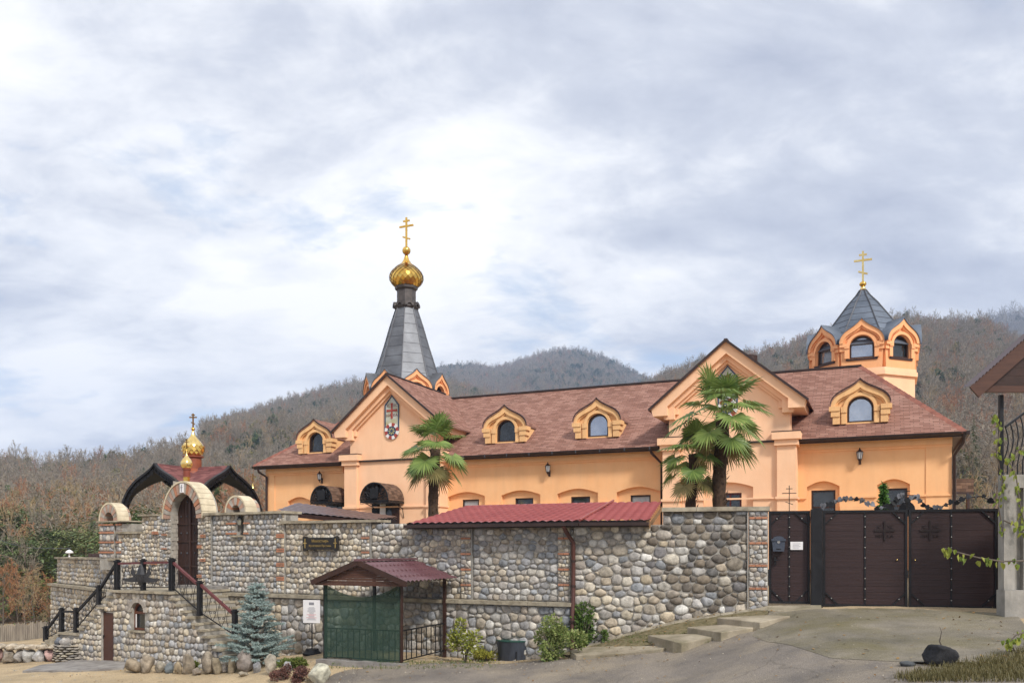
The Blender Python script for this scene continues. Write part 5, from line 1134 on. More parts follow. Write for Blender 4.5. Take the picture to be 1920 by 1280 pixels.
# ---- red tiled lean-to roof on the wall
def red_roof():
    R = thing('tiled_roof', 'red metal tile lean-to roof with brown gutter along the stone wall', 'roof', Matrix()); t5 = math.tan(radians(5))
    za = WB.z(960,981,-.35); xa, xb = WB.x(762,-.35), WB.x(1087,-.35); V, F = tile_sheet(xb-xa, 3.3, .62, 0, -t5); me = np_mesh('roof_sheet', V, F, M['redtile']); link('roof_sheet', me, R, WB.F @ T(xa, -.35, za))
    xc, xd = WA.x(1087,-.35), WA.x(1217,-.35); V, F = tile_sheet(xd-xc, 3.3, .62, t5, 0); link('roof_sheet', np_mesh('roof_sheet', V, F, M['redtile']), R, WA.F @ T(xc, -.35, za))
    def g(W, a, b):
        m = MB(W.F); m.box(a, b, -.46, -.34, za-.075, za-.0).box(a, b, -.335, .35, za-.10, za-.085).box(a, b, -.30, -.26, za-.08, za+.05); m.build('gutter', M['gutter'], R)
    g(WB, xa-.02, xb); g(WA, xc, xd)
    MB(WA.F).box(xd-.06, xd, -.33, .35, za-.1, za+.02).add([(xd+.001,-.33,za-.02),(xd+.001,2.9,za+.52),(xd+.001,2.9,za+.4),(xd+.001,-.33,za-.16)], [(0,1,2,3)]).build('fascia_board', M['rawwood'], R)
    q = MB(WB.F @ T(xb, -.35, za+.06)); q.tube([(-t5*d, d, .62*d/3.3) for d in (0, 3.3)], .03, 6); q.build('hip_cap', M['redtile'], R)
    P = thing('downpipe', 'brown downpipe running down the stone wall beside the shrubs', 'downpipe', WB.F); x = WB.x(1075,-.1)
    MB().tube([(x-.12,-.42,za-.07),(x-.1,-.3,za-.2),(x,-.1,za-.45),(x,-.1,LEDGE+.2),(x+.02,-.2,LEDGE-.1),(x+.02,-.24,-1.0)], .05, 8).build('pipe', mat('rusty_pipe', (.10,.042,.033), (.075,.03,.024), 4, .45), P, sharp=60)
    for z in (za-.9, LEDGE+.4, LEDGE-.4): MB().lathe([(.062,z),(.062,z+.05)], 8, (x+(.02 if z < LEDGE else 0), -.1 if z > LEDGE else -.24)).build('bracket', M['gutter'], P)
red_roof()
# ---- dark canopy roof behind the plaque wall
def carport():
    R = thing('canopy_roof', 'dark brown metal canopy roof behind the plaque wall', 'roof', Matrix()); a, b, c, d = pt(556,943,27.5), pt(748,972,25.6), pt(700,975,24.6), pt(518,957,25.6)
    b2 = pt(745,969,27.0)
    ex = (b2-a); L = ex.length; V, F = tile_sheet(1, 1, 0, amp=.0)
    nx, ny = 70, 9; VV = []
    for j in range(ny):
        for i in range(nx):
            u = i/(nx-1); v = j/(ny-1); p = (d.lerp(c, u)).lerp(a.lerp(b2, u), v); VV.append((p.x, p.y, p.z+.03*abs(sin(u*44))+(.02 if j % 2 else 0)))
    F = [(j*nx+i, j*nx+i+1, (j+1)*nx+i+1, (j+1)*nx+i) for j in range(ny-1) for i in range(nx-1)]
    link('roof_sheet', np_mesh('roof_sheet', VV, F, M['browntile'], True), R); VU = [(x, y, z-.07) for x, y, z in VV]; link('underside', np_mesh('underside', VU, F, M['frame'], True), R)
    m = MB(); m.bar(d-Vector((0,0,.08)), c-Vector((0,0,.08)), .06, .12); m.build('front_beam', M['frame'], R)
    for q in (.1,.5,.9):
        p = d.lerp(c, q); MB().box(p.x-.04, p.x+.04, p.y+.1, p.y+.18, .5, p.z-.1).build('post', M['black'], R)
    m = MB()
    for k in range(16):
        p = pt(655+k*5.5, 975, 25.2); m.tube([(p.x+.09*cos(q*.8)*(1-q/12), p.y, p.z-.05+.13*sin(q*.8)*(1-q/12)) for q in range(10)], .012, 3)
    m.build('scroll_frieze', M['black'], R)
carport()
# ---- well shelter
def shelter():
    W = Plane(pt(610,1237,19.6).xy, 22); R = thing('roofed_shelter', 'small roofed shelter with plum tile gable roof and green mesh screen before the wall', 'shelter', W.F); w = W.x(752); d = 2.15; b = gzf(*W.world(w/2, 1).xy)-.1; zr = W.z(655,1053); ze = W.z(600,1091)+.02; rx = W.x(655,-.3)+.0; oh = .42
    for x, y in ((0,0),(w,0),(w,d),(0,d)): MB().box(x-.035, x+.035, y-.035, y+.035, b-.3, ze+.05).build('post', M['black'] if x == 0 else M['frame'], R)
    lx, rxx = W.x(583,-.35), W.x(752,-.35)+.12; cx = (lx+rxx)/2+.02; yb = d+.12; hw = (rxx-lx)/2
    for s in (-1, 1):
        V, F = tile_sheet(yb+.38, hw, zr-ze, pitch=.19, step=.29); me = np_mesh('roof_sheet', V, F, M['plumtile'])
        fr = Matrix(((0,-s,0,0),(1,0,0,0),(0,0,1,0),(0,0,0,1))); link('roof_sheet', me, R, T(cx+s*hw, -.38, ze) @ fr)
    MB().bar((cx,-.4,zr+.05),(cx,yb,zr+.05),.16,.05).build('ridge_cap', M['plumtile'], R)
    for s in (-1, 1): MB().bar((cx, -.37, zr+.0), (cx+s*hw, -.37, ze-.02), .03, .12).build('barge_board', M['frame'], R)
    n = 6; h = (zr-ze-.1)
    for k in range(n):
        z0 = ze-.02+k*h/n; ww = hw*(1-(k+.1)/n)*.93
        if ww > .05: MB().box(cx-ww, cx+ww, -.30+.004*k, -.27, z0+.003, z0+h/n-.003).build('gable_board', M['brownwood'], R)
    MB().box(cx-hw*.95, cx+hw*.95, -.31, -.24, ze-.07, ze-.021).build('tie_beam', M['brownwood'], R)
    m = bpy.data.materials.new('green_mesh'); m.use_nodes = True; nt = m.node_tree; bs = nt.nodes['Principled BSDF']; bs.inputs['Base Color'].default_value = (.018,.045,.03,1); bs.inputs['Roughness'].default_value = .8
    tr = nt.nodes.new('ShaderNodeBsdfTransparent'); tr.inputs[0].default_value = (.75,.9,.82,1); mx = nt.nodes.new('ShaderNodeMixShader'); mx.inputs[0].default_value = .24; nt.links.new(bs.outputs[0], mx.inputs[1]); nt.links.new(tr.outputs[0], mx.inputs[2]); nt.links.new(mx.outputs[0], nt.nodes['Material Output'].inputs[0])
    V = []; n = 18; zl = W.z(680,1118)-ze
    for i in range(n+1):
        t = i/n; zt = ze-.03-(.30*4*t*(1-t)); V += [(t*w, -.045+.02*sin(t*25), b+.12+.03*sin(t*7)), (t*w, -.045+.012*sin(t*19), (b+zt)/2), (t*w, -.045, zt)]
    F = [(i*3+k, i*3+3+k, i*3+4+k, i*3+1+k) for i in range(n) for k in (0, 1)]; link('mesh_screen', np_mesh('mesh_screen', V, F, m, True), R)
    def rails(p, q, n):
        g = MB(); p = Vector(p); q = Vector(q)
        MB().bar(p+Vector((0,0,.78)), q+Vector((0,0,.78)), .03).build('top_rail', M['black'], R); MB().bar(p+Vector((0,0,.12)), q+Vector((0,0,.12)), .025).build('bottom_rail', M['black'], R)
        for k in range(1, n): e = p.lerp(q, k/n); MB().bar(e+Vector((0,0,.12)), e+Vector((0,0,.78)), .018).build('baluster', M['black'], R)
    rails((0,.0,b+.02),(w,.0,b+.02),13); rails((w,0,b+.02),(w,d,b+.02),9)
    slabs(R, -.1, w+.15, -.25, .1, b-.1, b+.10, .35, 'slate', 'base_slab')
shelter()
# ---- notice board on a stand
def notice():
    p = solve_ground(585,1227); R = thing('notice_stand', 'white printed notice on a thin black stand before the cobblestone wall', 'notice', T(p.x, p.y, p.z, radians(-12))); k = p.y/FPX
    MB().lathe([(.24,0),(.24,.05),(.18,.1),(.16,.16)], 14).build('base', M['black'], R, sharp=40); MB().tube([(0,0,.1),(0,0,102*k)], .016, 6).build('pole', M['black'], R)
    z0, z1 = (1227-1167)*k, (1227-1124)*k; MB().box(-17*k, 17*k, -.03, -.018, z0, z1).build('board', M['paper'], R); random.seed(3); rows = MB(); red = MB()
    for i in range(13):
        zz = z1-.2-i*.026; wd = random.uniform(.3,.75)*14*k; (red if i in (7,8,10) else rows).box(-wd, wd, -.033, -.0305, zz, zz+.009)
    rows.box(-.07,.07,-.033,-.0305,z1-.13,z1-.06); tag(rows.build('printed_lines', M['ink'], R), kind='stuff'); tag(red.build('red_printed_lines', M['redink'], R), kind='stuff')
notice()
# ---- gate
def gate():
    W = Plane(WA.world(WA.x(1440), 0).xy, 15); z0 = gzf(*W.world(.5, 0).xy); zt = W.z(1500,957)
    def leaf(name, label, xa, xb, zb, studs, vertical):
        R = thing(name, label, 'gate', W.F); t = .05
        for nm, c in (('stile', (xa, xa+t)), ('stile', (xb-t, xb))): MB().box(c[0], c[1], .0, .07, zb, zt).build('frame_stile', M['black'], R)
        MB().box(xa+t, xb-t, .0, .07, zt-t, zt).build('frame_rail', M['black'], R); MB().box(xa+t, xb-t, .0, .07, zb, zb+t).build('frame_rail', M['black'], R)
        n = 15; h = (zt-zb-2*t)/n
        for k in range(n): MB().box(xa+t+.002, xb-t-.002, .025+.002*(k % 3), .06, zb+t+k*h+.001, zb+t+(k+1)*h-.001).build('board', M['gate'], R)
        MB().box(xa+t, xb-t, .062, .068, zb+t, zt-t).build('backing_sheet', M['black'], R)
        for v in vertical:
            MB().box(v-.014, v+.014, .008, .024, zb+t, zt-t).build('stud_strip', M['black'], R); m = MB()
            for k in range(9): MB().ball((v, .004, zb+.16+(zt-zb-.3)*k/8), .014, 6).build('stud', M['zincstud'], R, True)
        for sx, x in ((1, xa+t), (-1, xb-t)):
            for sz, z in ((1, zb+t), (-1, zt-t)): MB().bar((x, .012, z+sz*.24), (x+sx*.24, .012, z), .03, .03).build('corner_brace', M['black'], R); MB().ball((x+sx*.12, -.006, z+sz*.12), .014, 6).build('stud', M['zincstud'], R, True)
        return R
    M['emblem'] = mat('dark_emblem', (.018,.010,.009), None, 5, .5); M['zincstud'] = mat('steel_stud', (.5,.48,.45), None, 4, .35, metal=.9)
    xa, xb = W.x(1441.5), W.x(1519); g = leaf('pedestrian_gate', 'narrow dark plum board gate with grey mailbox beside the stone wall', xa, xb, W.z(1480,1131), 1, [(xa+xb)/2])
    MB().box(xb-.02, xb+.04, .005, .05, W.z(1518,980), W.z(1518,968)).build('hinge', M['brick'], g); hx = W.x(1453.5); MB().box(hx-.02, hx+.02, -.03, .0, W.z(1453,1058), W.z(1453,1044)).bar((hx,-.05,W.z(1453,1050)),(hx+.1,-.05,W.z(1453,1050)),.02).build('handle', M['black'], g)
    ortho_cross(g, (xa+xb)/2, .03, zt, .55, M['black'], 'top_cross', .016)
    P = thing('gate_post', 'thick black post between pedestrian gate and double gate', 'post', W.F); a, b = W.x(1520), W.x(1541.5); MB().box(a, b, -.12, .12, z0-.4, W.z(1530,955)).build('shaft', M['black'], P); MB().box(a+.03, b-.03, -.09, .09, W.z(1530,955), W.z(1530,953)).build('cap', M['black'], P)
    x1, x2, x3 = W.x(1543), W.x(1703), W.x(1871); zb = W.z(1620,1137); names = (('left', 'brown board gate leaf nearer the black post, with dark cross'), ('right', 'brown board gate leaf nearer the neighbouring concrete pillar, with dark cross'))
    for (a, b, cpx, vpx), (_, lab) in zip(((x1, x2-.01, 1659, 1622), (x2+.01, x3, 1744, 1784)), names):
        g = leaf('driveway_gate', lab, a, b, zb, 1, [W.x(vpx)]); cx = W.x(cpx); cz = W.z(cpx, 994)
        MB().box(cx-.018, cx+.018, .0, .022, cz-.21, cz+.2).box(cx-.2, cx+.2, .001, .0215, cz-.02, cz+.02).build('cross', M['emblem'], g)
        for s, zz, tx in ((-1,.045,'IC'),(1,.045,'XC'),(-1,-.15,'НИ'),(1,-.15,'КА')): text(tx, g, (cx+s*.11, .018, cz+zz), .095, M['emblem'], 'cross_letters')
        hx = W.x(1682 if cpx < 1700 else 1716); MB().ball((hx, -.0, W.z(1690,1049)), .018, 6).build('knob', M['palegold'], g, True)
    P = thing('gate_post', 'black hinge post at the concrete pillar end of the double gate', 'post', W.F); MB().box(x3+.02, x3+.10, -.03, .1, z0-.4, zt+.03).build('shaft', M['black'], P)
    MB().tube([(x3+.14, -.06, z0-.3), (x3+.14, -.06, zt-.3)], .035, 8).build('pipe', mat('pale_pipe', (.42,.34,.3), (.25,.17,.14), 9, .6), P)
    # mailbox and paper
    B = thing('mailbox', 'grey arched metal mailbox on the pedestrian gate', 'mailbox', W.F); a, b = W.x(1447.5,-.06), W.x(1472,-.06); c = (a+b)/2; za, zb2 = W.z(1460,1033,-.06), W.z(1460,1014,-.06); r = (b-a)/2
    m_ = mat('grey_blue_mailbox', (.085,.10,.13), (.06,.07,.095), 5, .4, metal=.3); MB().ext([(a+.02,za),(b-.02,za),(b,zb2),(a,zb2)], -.12, -.002).build('body', m_, B); MB().ext([(a-.015,zb2+.002),(b+.015,zb2+.002),(b+.01,zb2+.05)]+arc(c, zb2+.05, r*.85, 0, 180, 8, .06)+[(a-.01,zb2+.05)], -.14, -.002).build('lid', m_, B); MB().box(c-.05, c+.05, -.126, -.12, za+.04, za+.06).build('slot', M['black'], B)
    MB().lathe([(.03,-.145),(.03,-.138)], 12).v; m = MB(Matrix.Translation((c, -.125, zb2-.02)) @ Matrix.Rotation(pi/2, 4, 'X')); m.lathe([(.03,0),(.03,.01)], 12); m.build('lock', M['zincstud'], B)
    N_ = thing('paper_notice', 'white paper notice taped on the pedestrian gate', 'notice', W.F); a, b = W.x(1482), W.x(1505.5); MB().box(a, b, -.004, -.001, W.z(1494,1030), W.z(1494,1015)).build('sheet', M['paper'], N_); m = MB()
    for k in range(4): m.box(a+.05, b-.05-.03*(k % 2), -.006, -.0045, W.z(1494,1019+k*2.6), W.z(1494,1018.4+k*2.6))
    tag(m.build('printed_lines', M['ink'], N_), kind='stuff')
    # metal garland with leaf plates on top of the double gate
    G = thing('iron_garland', 'wavy iron garland with dark leaf plates along the top of the gate', 'garland', W.F); P = [(1541,950),(1556,944),(1572,938),(1592,934),(1612,936),(1632,945),(1650,953),(1668,949),(1681,938),(1690,925),(1700,938),(1712,930),(1722,935),(1736,946),(1752,953),(1770,948),(1790,940),(1810,933),(1840,930),(1866,940)]
    pts = [(W.x(x), .03+.03*sin(i), W.z(x, y)) for i, (x, y) in enumerate(P)]; MB().tube(pts, .012, 5).build('wire', M['black'], G); rr = random.Random(6); M['leafplate'] = mat('grey_leaf_plate', (.30,.30,.32), (.06,.06,.07), 2.5, .4, metal=.6)
    for i in range(len(pts)-1):
        for q in (.2,.7):
            p = Vector(pts[i]).lerp(Vector(pts[i+1]), q)+Vector((0,0,rr.uniform(-.04,.03))); s = rr.uniform(.045,.08); m = MB(Matrix.Translation(p) @ Matrix.Rotation(rr.uniform(-1,1), 4, 'Y') @ Matrix.Rotation(rr.uniform(-.6,.6), 4, 'Z')); m.ext([(0,-s*1.2),(s*.8,-.2*s),(s*.85,s*.5),(s*.4,s*.8),(0,s*.55),(-s*.4,s*.8),(-s*.85,s*.5),(-s*.8,-.2*s)], -.012, -.004); m.build('leaf_plate', M['leafplate'] if rr.random() < .35 else M['black'], G)
    ortho_cross(G, W.x(1701), .03, zt-.05, .5, M['black'], 'top_cross', .016)
    m = MB(W.F @ Matrix.Translation((W.x(1700,.25), .25, W.z(1700,953))) @ Matrix.Rotation(pi/2, 4, 'X')); m.lathe([(.16,0),(.16,.03)], 18); o = m.build('round_disc', M['black']); tag(o, 'dark round disc standing behind the gate top', 'disc')
    c = pt(1657,950,20.5); C = thing('thuja', 'small bright green cone-shaped thuja behind the gate', 'plant', T(c.x, c.y, .3)); V, F = bushy(77, 2.9, .33, 2400, .1, True); link('foliage', np_mesh('foliage', V, F, leaf_mat('thuja_green', (.07,.16,.03), (.13,.24,.05), .15)), C); MB().tube([(0,0,0),(0,0,2.4)], [.03,.01], 6).build('stem', M['bark'], C)
gate()
# ---- steps, kerb and soil between wall and road
def steps():
    rr = random.Random(2)
    def slab(label, pts, h):
        P = [pt(*p)+Vector((0,0,.035)) for p in pts]; m = MB(); n = len(P); top = [(p.x, p.y, p.z) for p in P]; low = [(p.x, p.y, p.z-h-.15) for p in P]
        m.add(top+low, [tuple(range(n)), tuple(range(2*n-1, n-1, -1))]+[(i, i+n, (i+1) % n+n, (i+1) % n) for i in range(n)]); o = m.build('stone_step', M['stepslab']); bv = o.modifiers.new('edge', 'BEVEL'); bv.width = .018; bv.segments = 2; tag(o, label, 'step', 'slab steps up to the gate')
    M['stepslab'] = mat('worn_step_slab', (.40,.345,.26), (.24,.20,.145), 1.6, .9, bump=.5, bscale=18, detail=10, extra=stain(.7, 1.2, (.11,.10,.05), (1,1,1)))
    slab('longest and lowest weathered slab step, nearest the shrubs', [(1068,1221,18.6),(1095,1215,18.9),(1200,1212,18.3),(1268,1212,17.5),(1240,1218,17.3),(1175,1226,17.6),(1080,1231,17.95)], .16)
    slab('cracked weathered slab, second step from the bottom', [(1214,1193,18.2),(1300,1190,17.75),(1353,1194,17.25),(1278,1208,16.9),(1262,1204,17.05)], .17)
    slab('weathered slab, third step from the bottom', [(1288,1178,18.0),(1370,1172,17.8),(1424,1177,17.2),(1352,1188,16.9)], .16)
    slab('weathered slab, uppermost step below the gate threshold', [(1344,1160,18.0),(1440,1155,17.8),(1482,1157,17.4),(1425,1169,17.0)], .15)
    slab('mossy concrete threshold under the pedestrian gate', [(1412,1144,18.5),(1441,1137,18.62),(1540,1136,18.1),(1541,1146,17.85),(1470,1148,18.0)], .22)
    f = [WA.world(x, -.32).xy for x in np.linspace(-.4, WA.x(1440), 10)]; b = [WA.world(x, -.02).xy for x in np.linspace(-.4, WA.x(1440), 10)]
    sheet('soil_bed', b, [pl(1075,18.3),pl(1200,18.0),pl(1300,17.7),pl(1400,17.5),pl(1440,18.0)], 40, 10, M['soil'], .045)
    R = thing('wall_kerb', 'mortared kerb strip along the foot of the dark stone wall', 'kerb', WA.F); n = 12; L = WA.x(1438)
    for i in range(n):
        a, c = L*.08+L*.92*i/n, L*.08+L*.92*(i+1)/n; za, zc = (gzf(*WA.world(q, -.15).xy) for q in (a, c)); MB().add([(a+.004,-.24,za-.2),(c-.004,-.24,zc-.2),(c-.004,.05,zc-.2),(a+.004,.05,za-.2),(a+.004,-.2,za+.05),(c-.004,-.2,zc+.05),(c-.004,.05,zc+.09),(a+.004,.05,za+.09)], [(3,2,1,0),(4,5,6,7),(0,1,5,4),(1,2,6,5),(2,3,7,6),(3,0,4,7)]).build('kerb_stone', M['coping'], R)
steps()
# ---- rocks
def rock_mesh(seed, col_, sub=3):
    bm = bmesh.new(); bmesh.ops.create_icosphere(bm, subdivisions=sub, radius=1); r = np.random.default_rng(seed); dirs = r.normal(size=(15,3)); dirs /= np.linalg.norm(dirs, axis=1)[:, None]; cut = r.uniform(.55,.92,15); ph = r.uniform(0,6,6)
    for v in bm.verts:
        p = np.array(v.co); k = 1.0
        for d, c in zip(dirs, cut):
            q = p@d
            if q > c: k = min(k, c/q*.5+.5*1) if q > 0 else k; p = p-d*(q-c)*.85
        p = p*(1+.07*sin(p[0]*5+ph[0])*cos(p[2]*6+ph[1])+.05*sin(p[1]*11+ph[2])*sin(p[2]*10+ph[3])); v.co = p
    me = bpy.data.meshes.new('rock'); bm.to_mesh(me); bm.free(); me.polygons.foreach_set('use_smooth', [True]*len(me.polygons)); n = len(me.vertices); a = me.color_attributes.new('Col', 'FLOAT_COLOR', 'POINT'); c = np.ones((n, 4), np.float32); c[:, :3] = col_; a.data.foreach_set('color', c.ravel()); me.materials.append(M['rock']); return me
def rock(px, base, w, h, col_, seed, label, name='rock', group='rocks edging the spruce bed', dy=0, parent=None):
    p = solve_ground(px, base); k = p.y/FPX; o = link(name, rock_mesh(seed, col_)); o.matrix_basis = Matrix.Translation((p.x, p.y+w*k*.3+dy, p.z+h*k*.47)) @ Matrix.Rotation(seed, 4, 'Z') @ Matrix.Diagonal((w*k*.53, w*k*.48, h*k*.58, 1)); return tag(o, label, 'rock', group)
def rocks():
    L = [(246,1262,34,28,(.26,.21,.15),'tan rock at the left end of the rock row'),(272,1262,30,34,(.30,.25,.19),'second rock from the left end of the row'),(277,1238,36,26,(.27,.22,.15),'mossy brown rock perched behind the left rocks'),(300,1236,26,20,(.20,.12,.09),'reddish brown rock behind the row, below the arched window'),(298,1262,24,26,(.28,.25,.20),'grey tan rock third along the row'),(315,1262,18,22,(.16,.18,.19),'small blue grey stone in the rock row'),(333,1264,16,26,(.30,.24,.16),'narrow upright tan rock in the row'),(350,1264,26,40,(.24,.20,.15),'tall brown rock left of the green plant'),(312,1244,24,24,(.20,.22,.20),'grey green rock behind the small blue stone'),(343,1236,26,22,(.17,.17,.18),'dark grey rock behind the tall brown rock'),(366,1266,20,16,(.24,.20,.16),'low brown rock below the green plant'),(387,1264,32,42,(.26,.22,.17),'large upright brown rock before the juniper'),(404,1264,22,36,(.24,.20,.14),'brown rock leaning on the large upright rock'),(433,1262,20,30,(.34,.28,.19),'yellowish standing rock left of the speckled rock'),(455,1262,34,44,(.23,.20,.18),'speckled rock with pale lichen before the blue spruce'),(479,1262,18,24,(.26,.26,.27),'small grey rock right of the speckled rock'),(506,1266,24,40,(.36,.32,.26),'pointed pale upright rock before the spruce'),(538,1262,20,22,(.30,.30,.30),'grey rock between the heather clumps'),(420,1261,12,14,(.25,.22,.19),'little brown stone between two upright rocks'),(455,1268,18,10,(.30,.26,.20),'flat stone lying before the speckled rock')]
    for i, (px, b, w, h, c, lab) in enumerate(L): rock(px, b, w, h, c, 50+i, lab)
    rock(596,1284,52,44,(.50,.48,.38),90,'big pale greenish boulder at the right end of the rock row','boulder')
    rock(1772,1252,66,46,(.03,.03,.033),95,'big black rock lying at the edge of the driveway','rock','rocks by the driveway'); rock(1705,1252,30,14,(.07,.075,.08),96,'flat dark stone beside the black rock','rock','rocks by the driveway')
    p = solve_ground(1772,1240); o = MB().tube([(p.x+.1,p.y+.2,p.z+.1),(p.x+.02,p.y+.2,p.z+.28),(p.x+.05,p.y+.2,p.z+.42),(p.x+.02,p.y+.2,p.z+.5)], [.012,.01,.006,.003], 5).build('twig', M['bark']); tag(o, 'bare twig rising from behind the black rock', 'twig')
    # round dry-stone planter and block wall at the left
    p = solve_ground(128,1240); R = thing('dry_stone_planter', 'round dry-stacked planter of flat stones with boulders on top', 'planter', T(p.x, p.y+.5, p.z)); rr = random.Random(3); cols = [(.36,.31,.24),(.30,.27,.23),(.42,.37,.28),(.24,.22,.2),(.34,.26,.2)]
    meshes = [rock_mesh(200+i, cols[i % 5], 2) for i in range(8)]
    for lv in range(7):
        n = 15
        for k in range(n):
            a = 2*pi*(k+.5*(lv % 2))/n+rr.uniform(-.05,.05); o = link('flat_stone', meshes[rr.randrange(8)], R); r_ = .56-.008*lv; o.matrix_basis = Matrix.Translation((r_*cos(a), r_*sin(a), .04+lv*.068)) @ Matrix.Rotation(a+pi/2, 4, 'Z') @ Matrix.Diagonal((.15*rr.uniform(.8,1.15), .12, .042*rr.uniform(.8,1.15), 1))
    MB().lathe([(.5,0),(.5,.42)], 16).build('fill', M['soil'], R)
    for i, (x, y, s, c) in enumerate(((-.45,-.15,.2,(.14,.15,.17)),(-.12,-.25,.26,(.33,.31,.29)),(.2,-.2,.2,(.38,.28,.21)),(.45,-.1,.22,(.38,.38,.37)))):
        o = link('capping_boulder', rock_mesh(230+i, c), R); o.matrix_basis = Matrix.Translation((x, y, .55)) @ Matrix.Rotation(i, 4, 'Z') @ Matrix.Diagonal((s, s*.8, s*.62, 1))
    q0, q1 = pt(-60,1240,25.2), pt(90,1240,25.0); B = thing('block_wall', 'low wall of large rough stone blocks at the left edge', 'wall', T(q0.x, q0.y, q0.z, atan2(q1.y-q0.y, q1.x-q0.x))); L_ = (q1-q0).length; x = 0; cs = [(.36,.35,.33),(.44,.43,.42),(.34,.22,.20),(.33,.29,.24),(.30,.28,.26)]; i = 0
    while x < L_:
        w = rr.uniform(.28,.42); me = rock_mesh(260+i, cs[i % 5]); o = link('block', me, B); o.matrix_basis = Matrix.Translation((x+w/2, .1, .18)) @ Matrix.Diagonal((w*.6, .26, .25, 1)); 
        o = link('coping_block', rock_mesh(290+i, (.42,.36,.28)), B); o.matrix_basis = Matrix.Translation((x+w/2+.1, .1, .44)) @ Matrix.Diagonal((w*.62, .3, .1, 1)); x += w; i += 1
    S = MB(); pts = [pt(42,1257,22.9),(pt(75,1246,24)),(pt(150,1238,24.6)),(pt(240,1236,24.4)),(pt(232,1256,22.4)),(pt(150,1260,22.3))]; n = len(pts); top = [(p.x, p.y, gzf(p.x, p.y)+.05) for p in pts]; S.add(top+[(x_, y_, z_-.12) for x_, y_, z_ in top], [tuple(range(n)), tuple(range(2*n-1,n-1,-1))]+[(i, i+n, (i+1) % n+n, (i+1) % n) for i in range(n)]); tag(S.build('paving_slab', M['slate']), 'flat grey paving slab in front of the cellar door', 'slab')
    F_ = thing('picket_fence', 'weathered grey wooden picket fence at the left edge', 'fence', Matrix()); fm = mat('weathered_picket', (.30,.26,.21), (.17,.145,.12), 3, .95, stretch=(4,4,.5))
    for k in range(34):
        px = -40+k*3.9; Y = 30.5; p = on_ground(px, Y); h = rr.uniform(.55,.68); MB(T(p.x, p.y, p.z-.05, rr.uniform(-.1,.1))).ext([(-.032,0),(.032,0),(.032,h),(0,h+.05),(-.032,h)], -.01, .01).build('picket', fm, F_)
    a, b = on_ground(-40,30.55), on_ground(92,30.55); MB().bar(a+Vector((0,.03,.4)), b+Vector((0,.03,.4)), .03, .06).build('fence_rail', fm, F_)
rocks()
# ---- plants
def leaf_cloud(seed, n, rad, leaf, zc=.5, clumps=8, flat=.5):
    r = np.random.default_rng(seed); V = []; F = []; C = [(r.normal(0,.42,3)*np.array(rad)+np.array((0,0,rad[2]*zc*2)), r.uniform(.3,.55)) for _ in range(clumps)]
    for i in range(n):
        c0, k = C[r.integers(clumps)]; d = r.normal(size=3); d /= np.linalg.norm(d); c = c0+d*np.array(rad)*k*r.random()**.35; c[2] = max(c[2], .02); o = d+r.normal(0,.5,3)+np.array((0,0,.3)); o /= np.linalg.norm(o); s = np.cross(o, r.normal(size=3)); s /= np.linalg.norm(s); L = leaf*r.uniform(.7,1.3); b = len(V); V.extend([c, c+o*L*.5+s*L*.28, c+o*L, c+o*L*.5-s*L*.28]); F.append((b, b+1, b+2, b+3))
    return np.array(V), np.array(F)
def shrub(name, label, px, base, rad, n, leaf, m_, seed, stems=6, cat='shrub', dy=.0, zc=.5):
    p = solve_ground(px, base); R = thing(name, label, cat, T(p.x, p.y+dy, p.z)); V, F = leaf_cloud(seed, n, rad, leaf, zc); link('foliage', np_mesh('foliage', V, F, M[m_]), R); m = MB(); rr = random.Random(seed)
    for k in range(stems): a = rr.uniform(0, 6.28); m.tube([(0,0,-.05),(rad[0]*.3*cos(a),rad[1]*.3*sin(a),rad[2]*.8),(rad[0]*.7*cos(a),rad[1]*.7*sin(a),rad[2]*1.5)], [.014,.01,.004], 4)
    m.build('stems', M['bark'], R)
M['lf_green'] = leaf_mat('green_leaf', (.07,.13,.03), (.15,.22,.05)); M['lf_varieg'] = leaf_mat('variegated_leaf', (.16,.22,.06), (.48,.46,.20), .2); M['lf_yel'] = leaf_mat('yellow_green_leaf', (.20,.24,.04), (.38,.36,.07)); M['lf_heather'] = leaf_mat('heather', (.10,.05,.045), (.2,.10,.08), .1, .9); M['lf_rust'] = leaf_mat('rusty_leaf', (.16,.13,.05), (.28,.14,.06)); M['lf_grass'] = leaf_mat('grass_blade', (.07,.12,.025), (.17,.19,.05)); M['lf_verge'] = leaf_mat('verge_grass', (.085,.085,.03), (.19,.155,.065)); M['lf_ivy'] = leaf_mat('vine_leaf', (.13,.22,.04), (.33,.34,.06), .3)
shrub('shrub', 'tall loose green shrub beside the brown downpipe', 1092,1217,(.5,.35,.46),2800,.075,'lf_green',1,11,zc=.5); shrub('shrub', 'upright shrub with rusty leaves left of the downpipe', 1060,1214,(.36,.3,.5),1600,.07,'lf_rust',2,9,zc=.6)
shrub('variegated_shrub', 'pale yellow variegated shrub right of the blue tub', 1040,1238,(.52,.34,.42),2800,.075,'lf_varieg',3); shrub('shrub', 'thin young shrub with yellow green leaves right of the shelter', 872,1242,(.34,.22,.46),800,.08,'lf_yel',4,7,zc=.6); shrub('shrub', 'low yellow green cushion shrub left of the blue tub', 912,1238,(.42,.24,.2),2000,.05,'lf_yel',5); shrub('plant', 'tiny dark green plant at the foot of the dark stone wall', 1134,1206,(.08,.08,.16),220,.06,'lf_green',6,3,'plant')
